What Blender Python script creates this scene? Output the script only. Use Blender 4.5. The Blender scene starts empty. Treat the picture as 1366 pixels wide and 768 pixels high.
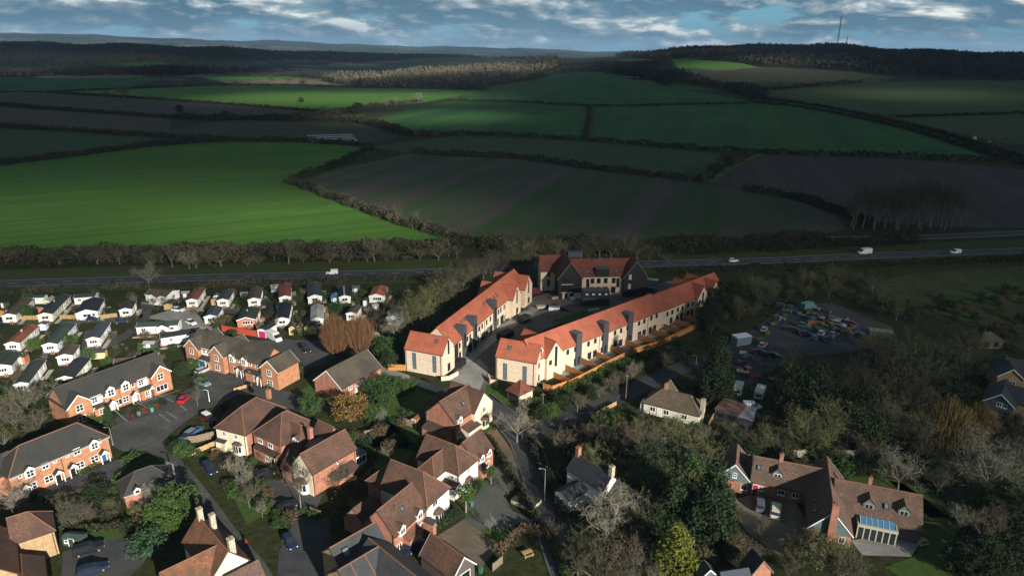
import bpy, bmesh, math, random
import numpy as np
from mathutils import Vector, Matrix
from mathutils.geometry import delaunay_2d_cdt, tessellate_polygon
SC = bpy.context.scene
COL = SC.collection
rnd = random.Random(7)
# ------------------------------------------------------------------ camera
W0, H0, F = 1366, 768, 911.0
CAMH = 80.0
PITCH = math.radians(19.2)
ROLL = math.radians(0.5)
cam_d = bpy.data.cameras.new('camera'); cam = bpy.data.objects.new('camera', cam_d); COL.objects.link(cam)
cam_d.sensor_width = 36.0; cam_d.lens = 36.0 * F / W0
cam_d.clip_start = 0.5; cam_d.clip_end = 120000
cam.matrix_world = Matrix.Translation((0, 0, CAMH)) @ Matrix.Rotation(math.pi/2 - PITCH, 4, 'X') @ Matrix.Rotation(ROLL, 4, 'Z')
SC.camera = cam
# ------------------------------------------------------------------ light
SUN_EL = math.radians(20.0)
SUN_AZ = math.radians(33.0)          # sun stands behind the camera to the right: direction to sun = (sin az, -cos az)
sun_dir = Vector((math.sin(SUN_AZ)*math.cos(SUN_EL), -math.cos(SUN_AZ)*math.cos(SUN_EL), math.sin(SUN_EL)))
sd = bpy.data.lights.new('sun', 'SUN'); sun = bpy.data.objects.new('sun', sd); COL.objects.link(sun)
sd.energy = 5.0; sd.angle = math.radians(0.53); sd.color = (1.0, 0.94, 0.84)
sun.rotation_euler = (-sun_dir).to_track_quat('-Z', 'Y').to_euler()
SC.view_settings.view_transform = 'Standard'; SC.view_settings.look = 'None'
SC.view_settings.exposure = 0.75; SC.view_settings.gamma = 1.0
SC.view_settings.use_curve_mapping = False
world = bpy.data.worlds.new('World'); SC.world = world; world.use_nodes = True
SC.cycles.transparent_max_bounces = 12
SC.cycles.max_bounces = 5; SC.cycles.diffuse_bounces = 2; SC.cycles.glossy_bounces = 2; SC.cycles.volume_bounces = 0
SC.cycles.use_denoising = True
def build_world():
    nt = world.node_tree; N = nt.nodes; L = nt.links; N.clear()
    out = N.new('ShaderNodeOutputWorld'); bg = N.new('ShaderNodeBackground'); bg.inputs[1].default_value = SKY_STRENGTH
    sky = N.new('ShaderNodeTexSky'); sky.sky_type = 'NISHITA'; sky.sun_disc = False
    sky.sun_elevation = SUN_EL
    sky.sun_rotation = math.pi - SUN_AZ      # node measures clockwise from +Y
    sky.altitude = 100; sky.air_density = 1.0; sky.dust_density = 0.6; sky.ozone_density = 2.5
    tc = N.new('ShaderNodeTexCoord')
    def mapping(sx, sy, sz, off=(0, 0, 0)):
        m = N.new('ShaderNodeMapping'); m.inputs['Scale'].default_value = (sx, sy, sz); m.inputs['Location'].default_value = off
        L.new(tc.outputs['Generated'], m.inputs['Vector']); return m.outputs[0]
    def noise(v, sc, det, ro=.55, dist=0.0):
        n = N.new('ShaderNodeTexNoise'); n.inputs['Scale'].default_value = sc; n.inputs['Detail'].default_value = det
        n.inputs['Roughness'].default_value = ro; n.inputs['Distortion'].default_value = dist; L.new(v, n.inputs['Vector']); return n.outputs[0]
    def ramp(v, stops):
        r = N.new('ShaderNodeValToRGB'); e = r.color_ramp.elements
        e[0].position, e[0].color = stops[0][0], stops[0][1]; e[1].position, e[1].color = stops[-1][0], stops[-1][1]
        for p, c in stops[1:-1]:
            q = e.new(p); q.color = c
        L.new(v, r.inputs[0]); return r.outputs[0]
    def g(v): return (v, v, v, 1)
    def math_(op, a, b, clamp=False):
        m = N.new('ShaderNodeMath'); m.operation = op; m.use_clamp = clamp
        for i, q in enumerate((a, b)):
            if isinstance(q, (int, float)): m.inputs[i].default_value = q
            else: L.new(q, m.inputs[i])
        return m.outputs[0]
    def mix(f, a, b):
        m = N.new('ShaderNodeMix'); m.data_type = 'RGBA'
        if isinstance(f, (int, float)): m.inputs[0].default_value = f
        else: L.new(f, m.inputs[0])
        for i, q in ((6, a), (7, b)):
            if isinstance(q, tuple): m.inputs[i].default_value = q
            else: L.new(q, m.inputs[i])
        return m.outputs[2]
    K = 1.0 / SKY_STRENGTH
    def C(r, gr, b): return (r*K, gr*K, b*K, 1)
    # broken cloud: wide flat-based heaps. The same pattern read a little higher tells which side of a heap faces the light
    OX = (3.7, 1.3, 0.35)
    lo = noise(mapping(9, 9, 30, OX), 1.0, 6, .56, .25)
    hi = noise(mapping(9, 9, 30, (OX[0]+.10, OX[1], OX[2]+.20)), 1.0, 6, .56, .25)
    big = noise(mapping(2.6, 2.6, 16, (2.65, 4.1, .9)), 1.0, 3, .5)
    cover = math_('ADD', math_('MULTIPLY', lo, .62), math_('MULTIPLY', big, .55))
    bank = ramp(big, [(.46, g(1)), (.60, g(.35))])
    dens = ramp(cover, [(.505, g(0)), (.54, g(.85)), (.60, g(1))])
    lit = math_('MULTIPLY', math_('SUBTRACT', lo, hi), 4.6)
    lit = math_('ADD', lit, .26, True)
    lit = math_('MULTIPLY', ramp(lit, [(.10, g(0)), (.5, g(.30)), (.85, g(1))]), bank)
    cl = mix(lit, C(.058, .122, .180), C(.78, .79, .74))
    sep = N.new('ShaderNodeSeparateXYZ'); L.new(tc.outputs['Generated'], sep.inputs[0])
    low = ramp(sep.outputs[2], [(0.0, g(1)), (.03, g(.55)), (.09, g(.0))])
    sk = mix(.75, sky.outputs[0], C(.02, .225, .385))
    sk = mix(math_('MULTIPLY', low, .75), sk, C(.13, .285, .375))
    col = mix(dens, sk, cl)
    L.new(mix(math_('MULTIPLY', low, .38), col, C(.125, .26, .34)), bg.inputs[0])
    L.new(bg.outputs[0], out.inputs[0])
SKY_STRENGTH = 0.1
build_world()
# ------------------------------------------------------------------ reading positions off the photograph
REG = {'A1':(0,370,7.589),'A2':(170,370,7.589),'A3':(340,360,7.589),'A4':(510,340,6.4),'A5':(690,320,4.71),'A6':(500,400,5.4875),'A7':(640,430,6.209),'A8':(820,360,5.4875),'B1':(0,440,5.4875),'B2':(230,420,5.4875),'B3':(0,550,5.4875),'B4':(230,520,4.8),'B5':(0,640,5.94),'B6':(210,640,6.),'B7':(420,560,4.8),'B8':(420,660,5.69),'C1':(640,500,5.4875),'C2':(620,600,4.571),'C3':(840,460,5.486),'C4':(980,390,5.4875),'C5':(1180,400,4.8),'C6':(940,580,4.084),'C7':(1200,540,3.368),'C8':(840,560,3.69),
       'E1':(880,340,9.6),'E2':(640,340,12.8),'E3':(710,330,8.53),'E4':(530,500,7.68),'E5':(0,380,9.6),'E6':(380,360,7.68),'E7':(980,390,8.536),'E8':(100,480,7.68),'F1':(300,690,9.85),'F2':(420,690,8.54),'F3':(0,680,8.725),'F4':(1300,470,6.4),'F5':(740,590,7.68),'F6':(640,440,7.68),'F7':(180,480,6.4),'F8':(920,720,9.757),'':(0,0,1.0)}
def Z(r, x, y):
    a = REG[r]; return (a[0] + x/a[2], a[1] + y/a[2])
CP, SP = math.cos(PITCH), math.sin(PITCH); CR, SR = math.cos(ROLL), math.sin(ROLL)
def ray(px, py):
    x = (px - W0/2)/F; y = -(py - H0/2)/F
    x, y = x*CR - y*SR, x*SR + y*CR
    return (x, CP + y*SP, -SP + y*CP)
def P(p, z=0.0):
    d = ray(*p); t = (z - CAMH)/d[2]
    return Vector((d[0]*t, d[1]*t, z))
def sm(a, b, v):
    t = min(1.0, max(0.0, (v - a)/(b - a))); return t*t*(3 - 2*t)
def interp(v, tab):
    if v <= tab[0][0]: return tab[0][1]
    for (a, fa), (b, fb) in zip(tab, tab[1:]):
        if v <= b: 
            t = (v - a)/(b - a); t = t*t*(3-2*t); return fa + (fb - fa)*t
    return tab[-1][1]
def px_of(a): return 683 + 965*a
HILL = [(200, 0.0), (480, .06), (600, .22), (690, .36), (760, .50), (850, .66), (930, .92), (1010, 1.0), (1110, 1.02), (1200, .84), (1366, .74), (1700, .6)]
HILL_L = [(-700, .8), (-100, 1.0), (120, 1.0), (260, .92), (380, .6), (500, .42), (640, .35), (760, .1), (900, 0)]
FAR = [(-600, 1.0), (0, 1.0), (170, .96), (340, .72), (520, .56), (700, .34), (900, .22), (1400, .2)]
def hgt(x, y):
    d = math.hypot(x, y)
    if d < 620 or y < 50: return 0.0
    pxx = px_of(x/y) if y > 1 else 3000*(1 if x > 0 else -1)
    edge = 1.0 if -900 < pxx < 2200 else 0.3
    z = 88*interp(pxx, HILL)*sm(900, 2700, d)*(1 - sm(2900, 4600, d))
    z += 80*interp(pxx, HILL_L)*sm(2100, 4300, d)*(1 - sm(4900, 7000, d))*(.93 + .07*math.sin(pxx*.045))
    z += 4*math.sin(x*.0031+1)*math.sin(y*.0026)*sm(600, 1500, d)
    z += (268*interp(pxx, FAR) + 16*math.sin(pxx*.021) + 9*math.sin(pxx*.053+1) + 6*math.sin(pxx*.11))*sm(7000, 15000, d)*edge
    return z
def G(p, up=0.0):
    """point on the ground seen at photo pixel p"""
    d = ray(*p)
    if d[2] < -0.07:
        q = P(p, up)
        if math.hypot(q.x, q.y) < 600: return Vector((q.x, q.y, 0))
    t = 300.0; o = t
    for i in range(700):
        x, y, z = d[0]*t, d[1]*t, CAMH + d[2]*t
        if z < hgt(x, y) + up: break
        o = t; t *= 1.01
    for i in range(12):
        m = (o + t)/2
        if CAMH + d[2]*m < hgt(d[0]*m, d[1]*m) + up: t = m
        else: o = m
    return Vector((d[0]*t, d[1]*t, hgt(d[0]*t, d[1]*t)))
# ------------------------------------------------------------------ materials
MATS = {}
def M(name, col, rough=.85, var=.18, scale=2.0, col2=None, bump=0.0, bscale=None, spec=.25, metal=0.0, coord='Object', rand=0.0, detail=5, big=None, bigamt=.0, stripes=None, emit=None):
    """procedural surface: base colour broken by noise; col2 = second colour of a larger patchwork; rand = tint per object; stripes = (scale, angle, amount)"""
    if name in MATS: return MATS[name]
    m = bpy.data.materials.new(name); m.use_nodes = True; nt = m.node_tree; N = nt.nodes; L = nt.links; N.clear()
    o = N.new('ShaderNodeOutputMaterial'); b = N.new('ShaderNodeBsdfPrincipled')
    b.inputs['Roughness'].default_value = rough; b.inputs['Specular IOR Level'].default_value = spec; b.inputs['Metallic'].default_value = metal
    L.new(b.outputs[0], o.inputs[0])
    if coord == 'World':
        vec = N.new('ShaderNodeNewGeometry').outputs['Position']
    else:
        vec = N.new('ShaderNodeTexCoord').outputs['Object']
    def noise(sc, det):
        n = N.new('ShaderNodeTexNoise'); n.inputs['Scale'].default_value = sc; n.inputs['Detail'].default_value = det; n.inputs['Roughness'].default_value = .6
        L.new(vec, n.inputs['Vector']); return n.outputs[0]
    def mix(f, a, bb):
        x = N.new('ShaderNodeMix'); x.data_type = 'RGBA'
        if isinstance(f, (int, float)): x.inputs[0].default_value = f
        else: L.new(f, x.inputs[0])
        for i, q in ((6, a), (7, bb)):
            if isinstance(q, tuple): x.inputs[i].default_value = (*q[:3], 1)
            else: L.new(q, x.inputs[i])
        return x.outputs[2]
    def rmp(v, a, bb):
        r = N.new('ShaderNodeMapRange'); r.inputs[1].default_value = a; r.inputs[2].default_value = bb; L.new(v, r.inputs[0]); return r.outputs[0]
    d = tuple(c*(1-var) for c in col); u = tuple(min(1, c*(1+var)) for c in col)
    c = mix(rmp(noise(scale, detail), .3, .7), d, u)
    if col2 is not None:
        c = mix(rmp(noise(big or scale*.15, 4), .42, .62), c, col2) if bigamt == 0 else mix(rmp(noise(big or scale*.15, 4), .5-bigamt, .5+bigamt), c, col2)
    if stripes:
        mp = N.new('ShaderNodeMapping'); mp.inputs['Rotation'].default_value = (0, 0, stripes[1]); L.new(vec, mp.inputs['Vector'])
        wv = N.new('ShaderNodeTexNoise'); wv.inputs['Scale'].default_value = 1.0; wv.inputs['Detail'].default_value = 3
        mp2 = N.new('ShaderNodeMapping'); mp2.inputs['Scale'].default_value = (stripes[0], stripes[0]*.03, 1); L.new(mp.outputs[0], mp2.inputs['Vector']); L.new(mp2.outputs[0], wv.inputs['Vector'])
        c = mix(rmp(wv.outputs[0], .38, .62), c, stripes[3] if len(stripes) > 3 else tuple(q*(1-stripes[2]) for q in col))
        if len(stripes) > 4:      # wheel tracks of the drill, a pair every stripes[4] metres
            sx = N.new('ShaderNodeSeparateXYZ'); L.new(mp.outputs[0], sx.inputs[0]); wm_ = N.new('ShaderNodeMath'); wm_.operation = 'WRAP'; wm_.inputs[1].default_value = 0; wm_.inputs[2].default_value = stripes[4]; L.new(sx.outputs[0], wm_.inputs[0])
            cp = N.new('ShaderNodeMath'); cp.operation = 'COMPARE'; cp.inputs[1].default_value = stripes[4]/2; cp.inputs[2].default_value = 1.1; L.new(wm_.outputs[0], cp.inputs[0])
            fa = N.new('ShaderNodeMath'); fa.operation = 'MULTIPLY'; fa.inputs[1].default_value = .45; L.new(cp.outputs[0], fa.inputs[0]); c = mix(fa.outputs[0], c, tuple(q*.55 for q in col))
    if rand:
        oi = N.new('ShaderNodeObjectInfo'); h = N.new('ShaderNodeHueSaturation')
        r = N.new('ShaderNodeMapRange'); r.inputs[3].default_value = 1-rand; r.inputs[4].default_value = 1+rand; L.new(oi.outputs['Random'], r.inputs[0])
        L.new(r.outputs[0], h.inputs['Value']); L.new(c, h.inputs['Color']); c = h.outputs[0]
    L.new(c, b.inputs['Base Color'])
    if bump:
        bn = N.new('ShaderNodeBump'); bn.inputs['Strength'].default_value = bump; bn.inputs['Distance'].default_value = .15
        L.new(noise(bscale or scale*2, 4), bn.inputs['Height']); L.new(bn.outputs[0], b.inputs['Normal'])
    if emit:
        b.inputs['Emission Color'].default_value = (*emit[:3], 1); b.inputs['Emission Strength'].default_value = emit[3]
    MATS[name] = m; return m
# ------------------------------------------------------------------ mesh building
class MB:
    def __init__(s): s.v = []; s.f = []
    def quad(s, *pts):
        n = len(s.v); s.v += [tuple(p) for p in pts]; s.f.append(tuple(range(n, n+len(pts))))
    def box(s, x0, x1, y0, y1, z0, z1, M4=None):
        n = len(s.v); pts = [(x0,y0,z0),(x1,y0,z0),(x1,y1,z0),(x0,y1,z0),(x0,y0,z1),(x1,y0,z1),(x1,y1,z1),(x0,y1,z1)]
        if M4 is not None: pts = [tuple(M4 @ Vector(p)) for p in pts]
        s.v += pts
        s.f += [tuple(n+i for i in q) for q in ((3,2,1,0),(4,5,6,7),(0,1,5,4),(1,2,6,5),(2,3,7,6),(3,0,4,7))]
    def tube(s, pts, radii, k=6, cap=True):
        n = len(s.v); pts = [Vector(p) for p in pts]
        for i, p in enumerate(pts):
            t = (pts[min(i+1, len(pts)-1)] - pts[max(i-1, 0)]).normalized()
            a = t.orthogonal().normalized() if abs(t.z) > .95 else t.cross(Vector((0,0,1))).normalized()
            b = t.cross(a)
            for j in range(k):
                q = 2*math.pi*j/k; s.v.append(tuple(p + (a*math.cos(q) + b*math.sin(q))*radii[i]))
        for i in range(len(pts)-1):
            for j in range(k):
                s.f.append((n+i*k+j, n+i*k+(j+1)%k, n+(i+1)*k+(j+1)%k, n+(i+1)*k+j))
        if cap:
            s.f.append(tuple(n+j for j in range(k))[::-1]); s.f.append(tuple(n+(len(pts)-1)*k+j for j in range(k)))
    def slab(s, pts, t):
        """a sheet of thickness t (down its normal)"""
        pts = [Vector(p) for p in pts]; nrm = (pts[1]-pts[0]).cross(pts[2]-pts[0]).normalized()
        if nrm.z < 0: pts.reverse(); nrm = -nrm
        n = len(s.v); k = len(pts)
        s.v += [tuple(p) for p in pts] + [tuple(p - nrm*t) for p in pts]
        s.f.append(tuple(range(n, n+k))); s.f.append(tuple(range(n+2*k-1, n+k-1, -1)))
        for i in range(k): s.f.append((n+i, n+k+i, n+k+(i+1)%k, n+(i+1)%k))
    def mesh(s, name, mat):
        me = bpy.data.meshes.new(name); me.from_pydata(s.v, [], s.f); me.materials.append(mat); return me
    def build(s, name, mat, parent=None, smooth=False):
        if not s.v: return None
        me = s.mesh(name, mat)
        if smooth: me.polygons.foreach_set('use_smooth', [True]*len(me.polygons))
        return link(name, me, parent)
def link(name, me, parent=None, loc=None, rz=0.0):
    o = bpy.data.objects.new(name, me); COL.objects.link(o)
    if parent is not None: o.parent = parent
    if loc is not None: o.location = loc
    if rz: o.rotation_euler.z = rz
    return o
def np_mesh(name, V, Fc, mat, smooth=False):
    V = np.asarray(V, np.float32); Fc = np.asarray(Fc, np.int32); k = Fc.shape[1]
    me = bpy.data.meshes.new(name); me.vertices.add(len(V)); me.vertices.foreach_set('co', V.ravel())
    me.loops.add(Fc.size); me.loops.foreach_set('vertex_index', Fc.ravel())
    me.polygons.add(len(Fc)); me.polygons.foreach_set('loop_start', np.arange(0, Fc.size, k, dtype=np.int32))
    try: me.polygons.foreach_set('loop_total', np.full(len(Fc), k, np.int32))
    except Exception: pass
    me.materials.append(mat); me.update(calc_edges=True); return me
def tag(o, label, cat=None, group=None, kind=None):
    o['label'] = label
    if cat: o['category'] = cat
    if group: o['group'] = group
    if kind: o['kind'] = kind
    return o
def structure(o, label=None, cat=None):
    o['kind'] = 'structure'
    if label: o['label'] = label
    if cat: o['category'] = cat
    return o
def empty(name, loc, rz=0.0):
    o = bpy.data.objects.new(name, None); COL.objects.link(o); o.location = loc; o.rotation_euler.z = rz
    o.empty_display_size = .5; return o
def copy_tree(o, parent=None):
    c = o.copy(); COL.objects.link(c)
    if parent is not None: c.parent = parent
    for ch in list(o.children): copy_tree(ch, c)
    return c
# ------------------------------------------------------------------ ground, fields, roads
G_grass = M('ground_rough', (.030, .036, .014), .95, .35, .25, col2=(.042, .034, .020), big=.05, coord='World', bump=.5, bscale=1.5)
def ground_mat():
    m = bpy.data.materials.new('land'); m.use_nodes = True; nt = m.node_tree; N = nt.nodes; L = nt.links; b = N['Principled BSDF']  # far country: a patchwork of fields and woods
    b.inputs['Roughness'].default_value = .95; b.inputs['Specular IOR Level'].default_value = .1
    pos = N.new('ShaderNodeNewGeometry').outputs['Position']
    def noise(sc, det=5):
        n = N.new('ShaderNodeTexNoise'); n.inputs['Scale'].default_value = sc; n.inputs['Detail'].default_value = det; L.new(pos, n.inputs['Vector']); return n.outputs[0]
    def ramp(v, st):
        r = N.new('ShaderNodeValToRGB'); e = r.color_ramp.elements; e[0].position, e[0].color = st[0][0], (*st[0][1], 1); e[1].position, e[1].color = st[-1][0], (*st[-1][1], 1)
        for p, c in st[1:-1]: e.new(p).color = (*c, 1)
        L.new(v, r.inputs[0]); return r.outputs[0]
    def mix(f, a, bb):
        x = N.new('ShaderNodeMix'); x.data_type = 'RGBA'; L.new(f, x.inputs[0]); L.new(a, x.inputs[6]); L.new(bb, x.inputs[7]); return x.outputs[2]
    near = mix(noise(.06), ramp(noise(.9), [(.3, (.012,.020,.006)), (.5, (.030,.044,.012)), (.72, (.052,.056,.022))]), ramp(noise(.7), [(.3, (.020,.019,.010)), (.55, (.038,.038,.016)), (.75, (.062,.050,.030))]))
    vo = N.new('ShaderNodeTexVoronoi'); vo.inputs['Scale'].default_value = .0028; L.new(pos, vo.inputs['Vector'])
    sp = N.new('ShaderNodeSeparateColor'); L.new(vo.outputs['Color'], sp.inputs[0])
    far = ramp(sp.outputs[0], [(0, (.030,.055,.018)), (.3, (.055,.12,.026)), (.45, (.12,.095,.062)), (.6, (.040,.085,.022)), (.8, (.020,.024,.017)), (1, (.20,.17,.11))])
    ve = N.new('ShaderNodeTexVoronoi'); ve.feature = 'DISTANCE_TO_EDGE'; ve.inputs['Scale'].default_value = .0028; L.new(pos, ve.inputs['Vector'])
    far = mix(ramp(ve.outputs[0], [(.02, (1,1,1)), (.05, (0,0,0))]), far, ramp(noise(.01), [(0, (.018,.022,.014)), (1, (.026,.028,.018))]))
    wood = ramp(noise(.0022, 4), [(.50, (0,0,0)), (.54, (1,1,1))])
    far = mix(wood, far, ramp(noise(.03), [(.3, (.016,.02,.013)), (.7, (.035,.036,.024))]))
    ln = N.new('ShaderNodeVectorMath'); ln.operation = 'LENGTH'; L.new(pos, ln.inputs[0])
    mr = N.new('ShaderNodeMapRange'); mr.inputs[1].default_value = 900; mr.inputs[2].default_value = 1500; L.new(ln.outputs['Value'], mr.inputs[0])
    L.new(mix(mr.outputs[0], near, far), b.inputs['Base Color'])
    bn = N.new('ShaderNodeBump'); bn.inputs['Strength'].default_value = .6; bn.inputs['Distance'].default_value = .3; L.new(noise(1.2), bn.inputs['Height']); L.new(bn.outputs[0], b.inputs['Normal'])
    return m
def build_ground():
    rad = [0.0, 30.0]
    while rad[-1] < 520: rad.append(rad[-1] + 45)
    while rad[-1] < 23000: rad.append(rad[-1]*1.042)
    az = [math.radians(a) for a in list(np.arange(-56, 56.1, .9)) + list(np.arange(60, 304, 6))]
    V = [(0, 0, -.0)]; Fq = []; n = len(az)
    for r in rad[1:]:
        for a in az:
            x, y = r*math.sin(a), r*math.cos(a); V.append((x, y, hgt(x, y) - (r*r/12.74e6 if r > 18000 else 0)))
    tri = [(0, 1+(j+1) % n, 1+j) for j in range(n)]
    for i in range(len(rad)-2):
        for j in range(n):
            a = 1+i*n+j; b = 1+i*n+(j+1) % n; Fq.append((a, b, b+n, a+n))
    me = bpy.data.meshes.new('ground'); me.from_pydata(V, [], tri + Fq); me.materials.append(ground_mat())
    me.polygons.foreach_set('use_smooth', [True]*len(me.polygons)); me.update()
    structure(link('ground', me))
build_ground()
BLOCK_BOX = []
def blocked(p, m=.8):
    for mi, x0, x1, y0, y1 in BLOCK_BOX:
        q = mi @ Vector((p.x, p.y, 0))
        if x0-m < q.x < x1+m and y0-m < q.y < y1+m: return True
    for ring in BLOCK_POLY:
        if inside(p, ring): return True
    for ln, w in BLOCK_LINE:
        for a, b in zip(ln, ln[1:]):
            d = b-a; t = min(1, max(0, (p-a).dot(d)/max(1e-6, d.length_squared)))
            if (a + d*t - p).length < w + m: return True
    return False
def lift(level, d): return .012*level + (0 if d < 560 else (d-560)*.00055)
def drape(name, poly, mat, level=1, label=None, world=False, cat=None):
    pts = [Vector((p[0], p[1])) for p in poly] if world else [G(p).xy for p in poly]
    if len(pts) < 3: return
    area = sum(a.x*b.y - b.x*a.y for a, b in zip(pts, pts[1:]+pts[:1]))
    if area < 0: pts.reverse()
    dm = max(p.length for p in pts)
    vs = list(pts); 
    if dm > 600:
        out = []
        for a, b in zip(pts, pts[1:]+pts[:1]):
            k = max(1, int((b-a).length/max(40, .05*a.length)))
            out += [a.lerp(b, i/k) for i in range(k)]
        ring = out; vs = list(ring); x0, x1 = min(p.x for p in ring), max(p.x for p in ring); y0, y1 = min(p.y for p in ring), max(p.y for p in ring)
        st = max(40.0, max(x1-x0, y1-y0)/22); y = y0 + st/2
        while y < y1:
            x = x0 + st/2
            while x < x1: vs.append(Vector((x, y))); x += st
            y += st
        nv = len(ring)
    else: nv = len(pts)
    r = delaunay_2d_cdt(vs, [], [list(range(nv))], 1, 1e-4)
    V = [(p.x, p.y, hgt(p.x, p.y) + lift(level, p.length)) for p in r[0]]
    F_ = [f if (Vector(r[0][f[1]])-Vector(r[0][f[0]])).cross(Vector(r[0][f[2]])-Vector(r[0][f[0]])) > 0 else f[::-1] for f in r[2]]
    me = bpy.data.meshes.new(name); me.from_pydata(V, [], F_); me.materials.append(mat); me.polygons.foreach_set('use_smooth', [True]*len(me.polygons)); me.update()
    o = link(name, me); structure(o, label, cat); return o
def smooth_line(pts, n=6):
    out = []; k = len(pts)
    for i in range(k-1):
        p0, p1, p2, p3 = pts[max(i-1, 0)], pts[i], pts[i+1], pts[min(i+2, k-1)]
        for j in range(n):
            t = j/n; out.append(.5*((2*p1) + (p2-p0)*t + (2*p0-5*p1+4*p2-p3)*t*t + (3*p1-p0-3*p2+p3)*t**3))
    out.append(pts[-1]); return out
def offset_line(line, d):
    out = []
    for i, p in enumerate(line):
        t = (line[min(i+1, len(line)-1)] - line[max(i-1, 0)]).normalized(); out.append(p + Vector((-t.y, t.x))*d)
    return out
def strip(name, line, w0, w1, mat, level, label=None, z=0.0, kerb=0.0):
    if name in ('lane', 'park_road', 'main_road'): BLOCK_LINE.append((line, max(w0, -w1)))
    """ribbon between offsets w0 and w1 of a world line"""
    a, b = offset_line(line, w0), offset_line(line, w1); V = []; F_ = []; top = z + kerb
    for p, q in zip(a, b):
        for s in (p, q): V.append((s.x, s.y, hgt(s.x, s.y) + lift(level, s.length) + top))
        if kerb:
            for s in (p, q): V.append((s.x, s.y, hgt(s.x, s.y) - .05))
    k = 4 if kerb else 2
    for i in range(len(a)-1):
        o = i*k; F_.append((o, o+k, o+k+1, o+1) if w1 < w0 else (o+1, o+k+1, o+k, o))
        if kerb: F_ += [(o, o+2, o+k+2, o+k), (o+1, o+k+1, o+k+3, o+3)]
    me = bpy.data.meshes.new(name); me.from_pydata(V, [], F_); me.materials.append(mat); me.update(); o = link(name, me); structure(o, label); return o
def dashes(name, line, off, w, dash, gap, mat, level):
    V = []; F_ = []; s = 0.0; on = True; left = dash; ln = offset_line(line, off); cur = ln[0]; i = 1; seg = [cur]
    def emit(a, b):
        t = (b-a).normalized(); nn = Vector((-t.y, t.x))*w/2; k = len(V)
        for p in (a-nn, b-nn, b+nn, a+nn): V.append((p.x, p.y, hgt(p.x, p.y) + lift(level, p.length)))
        F_.append((k, k+1, k+2, k+3))
    st = cur
    while i < len(ln):
        d = (ln[i]-cur).length
        if d <= left: left -= d; cur = ln[i]; i += 1
        else:
            nx = cur.lerp(ln[i], left/d)
            if on: emit(st, nx)
            on = not on; left = dash if on else gap; cur = nx; st = nx
    me = bpy.data.meshes.new(name); me.from_pydata(V, [], F_); me.materials.append(mat); me.update(); return structure(link(name, me))
# fields -------------------------------------------------------------
def FM(n, col, col2=None, st=None, var=.2, sc=.05, big=.006): return M(n, col, .95, var, sc, col2=col2, big=big, coord='World', stripes=st, bump=.4, bscale=.6, spec=.1)
f_bright = FM('crop_bright', (.080, .182, .026), (.096, .174, .027), (.13, 1.1, .26, (.062, .148, .025), 24.0))
f_green = FM('crop_green', (.038, .118, .028), (.044, .100, .027), (.03, .3, .2, (.028, .078, .026), 30.0))
f_mid = FM('pasture', (.046, .082, .027), (.058, .073, .031))
f_dull = FM('pasture_dull', (.056, .062, .034), (.062, .052, .036))
f_plough = FM('ploughed', (.096, .072, .064), (.080, .066, .056), (.055, .33, .3, (.040, .074, .026)), big=.010)
f_plough2 = FM('ploughed_dark', (.080, .062, .060), (.066, .054, .052), (.08, .25, .2, (.060, .048, .046), 18.0))
f_brown = FM('stubble', (.092, .072, .060), (.074, .062, .050), (.04, .1, .2, (.070, .058, .048), 26.0))
f_tan = FM('stubble_tan', (.21, .165, .105), (.15, .13, .075))
f_verge = M('verge', (.046, .072, .020), .95, .4, .6, col2=(.062, .056, .026), big=.1, coord='World', bump=.5, bscale=2, spec=.1)
f_lawn = M('lawn', (.048, .092, .020), .95, .3, .8, col2=(.062, .075, .025), big=.2, coord='World', bump=.5, bscale=3, spec=.1)
f_scrub = M('scrub_ground', (.052, .066, .024), .95, .5, .5, col2=(.042, .046, .020), big=.06, coord='World', bump=.8, bscale=1.5, spec=.1)
f_soil = M('bare_soil', (.16, .105, .065), .95, .3, .8, coord='World', bump=.5, bscale=3, spec=.1)
BLOCK_POLY = []; BLOCK_LINE = []
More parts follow.
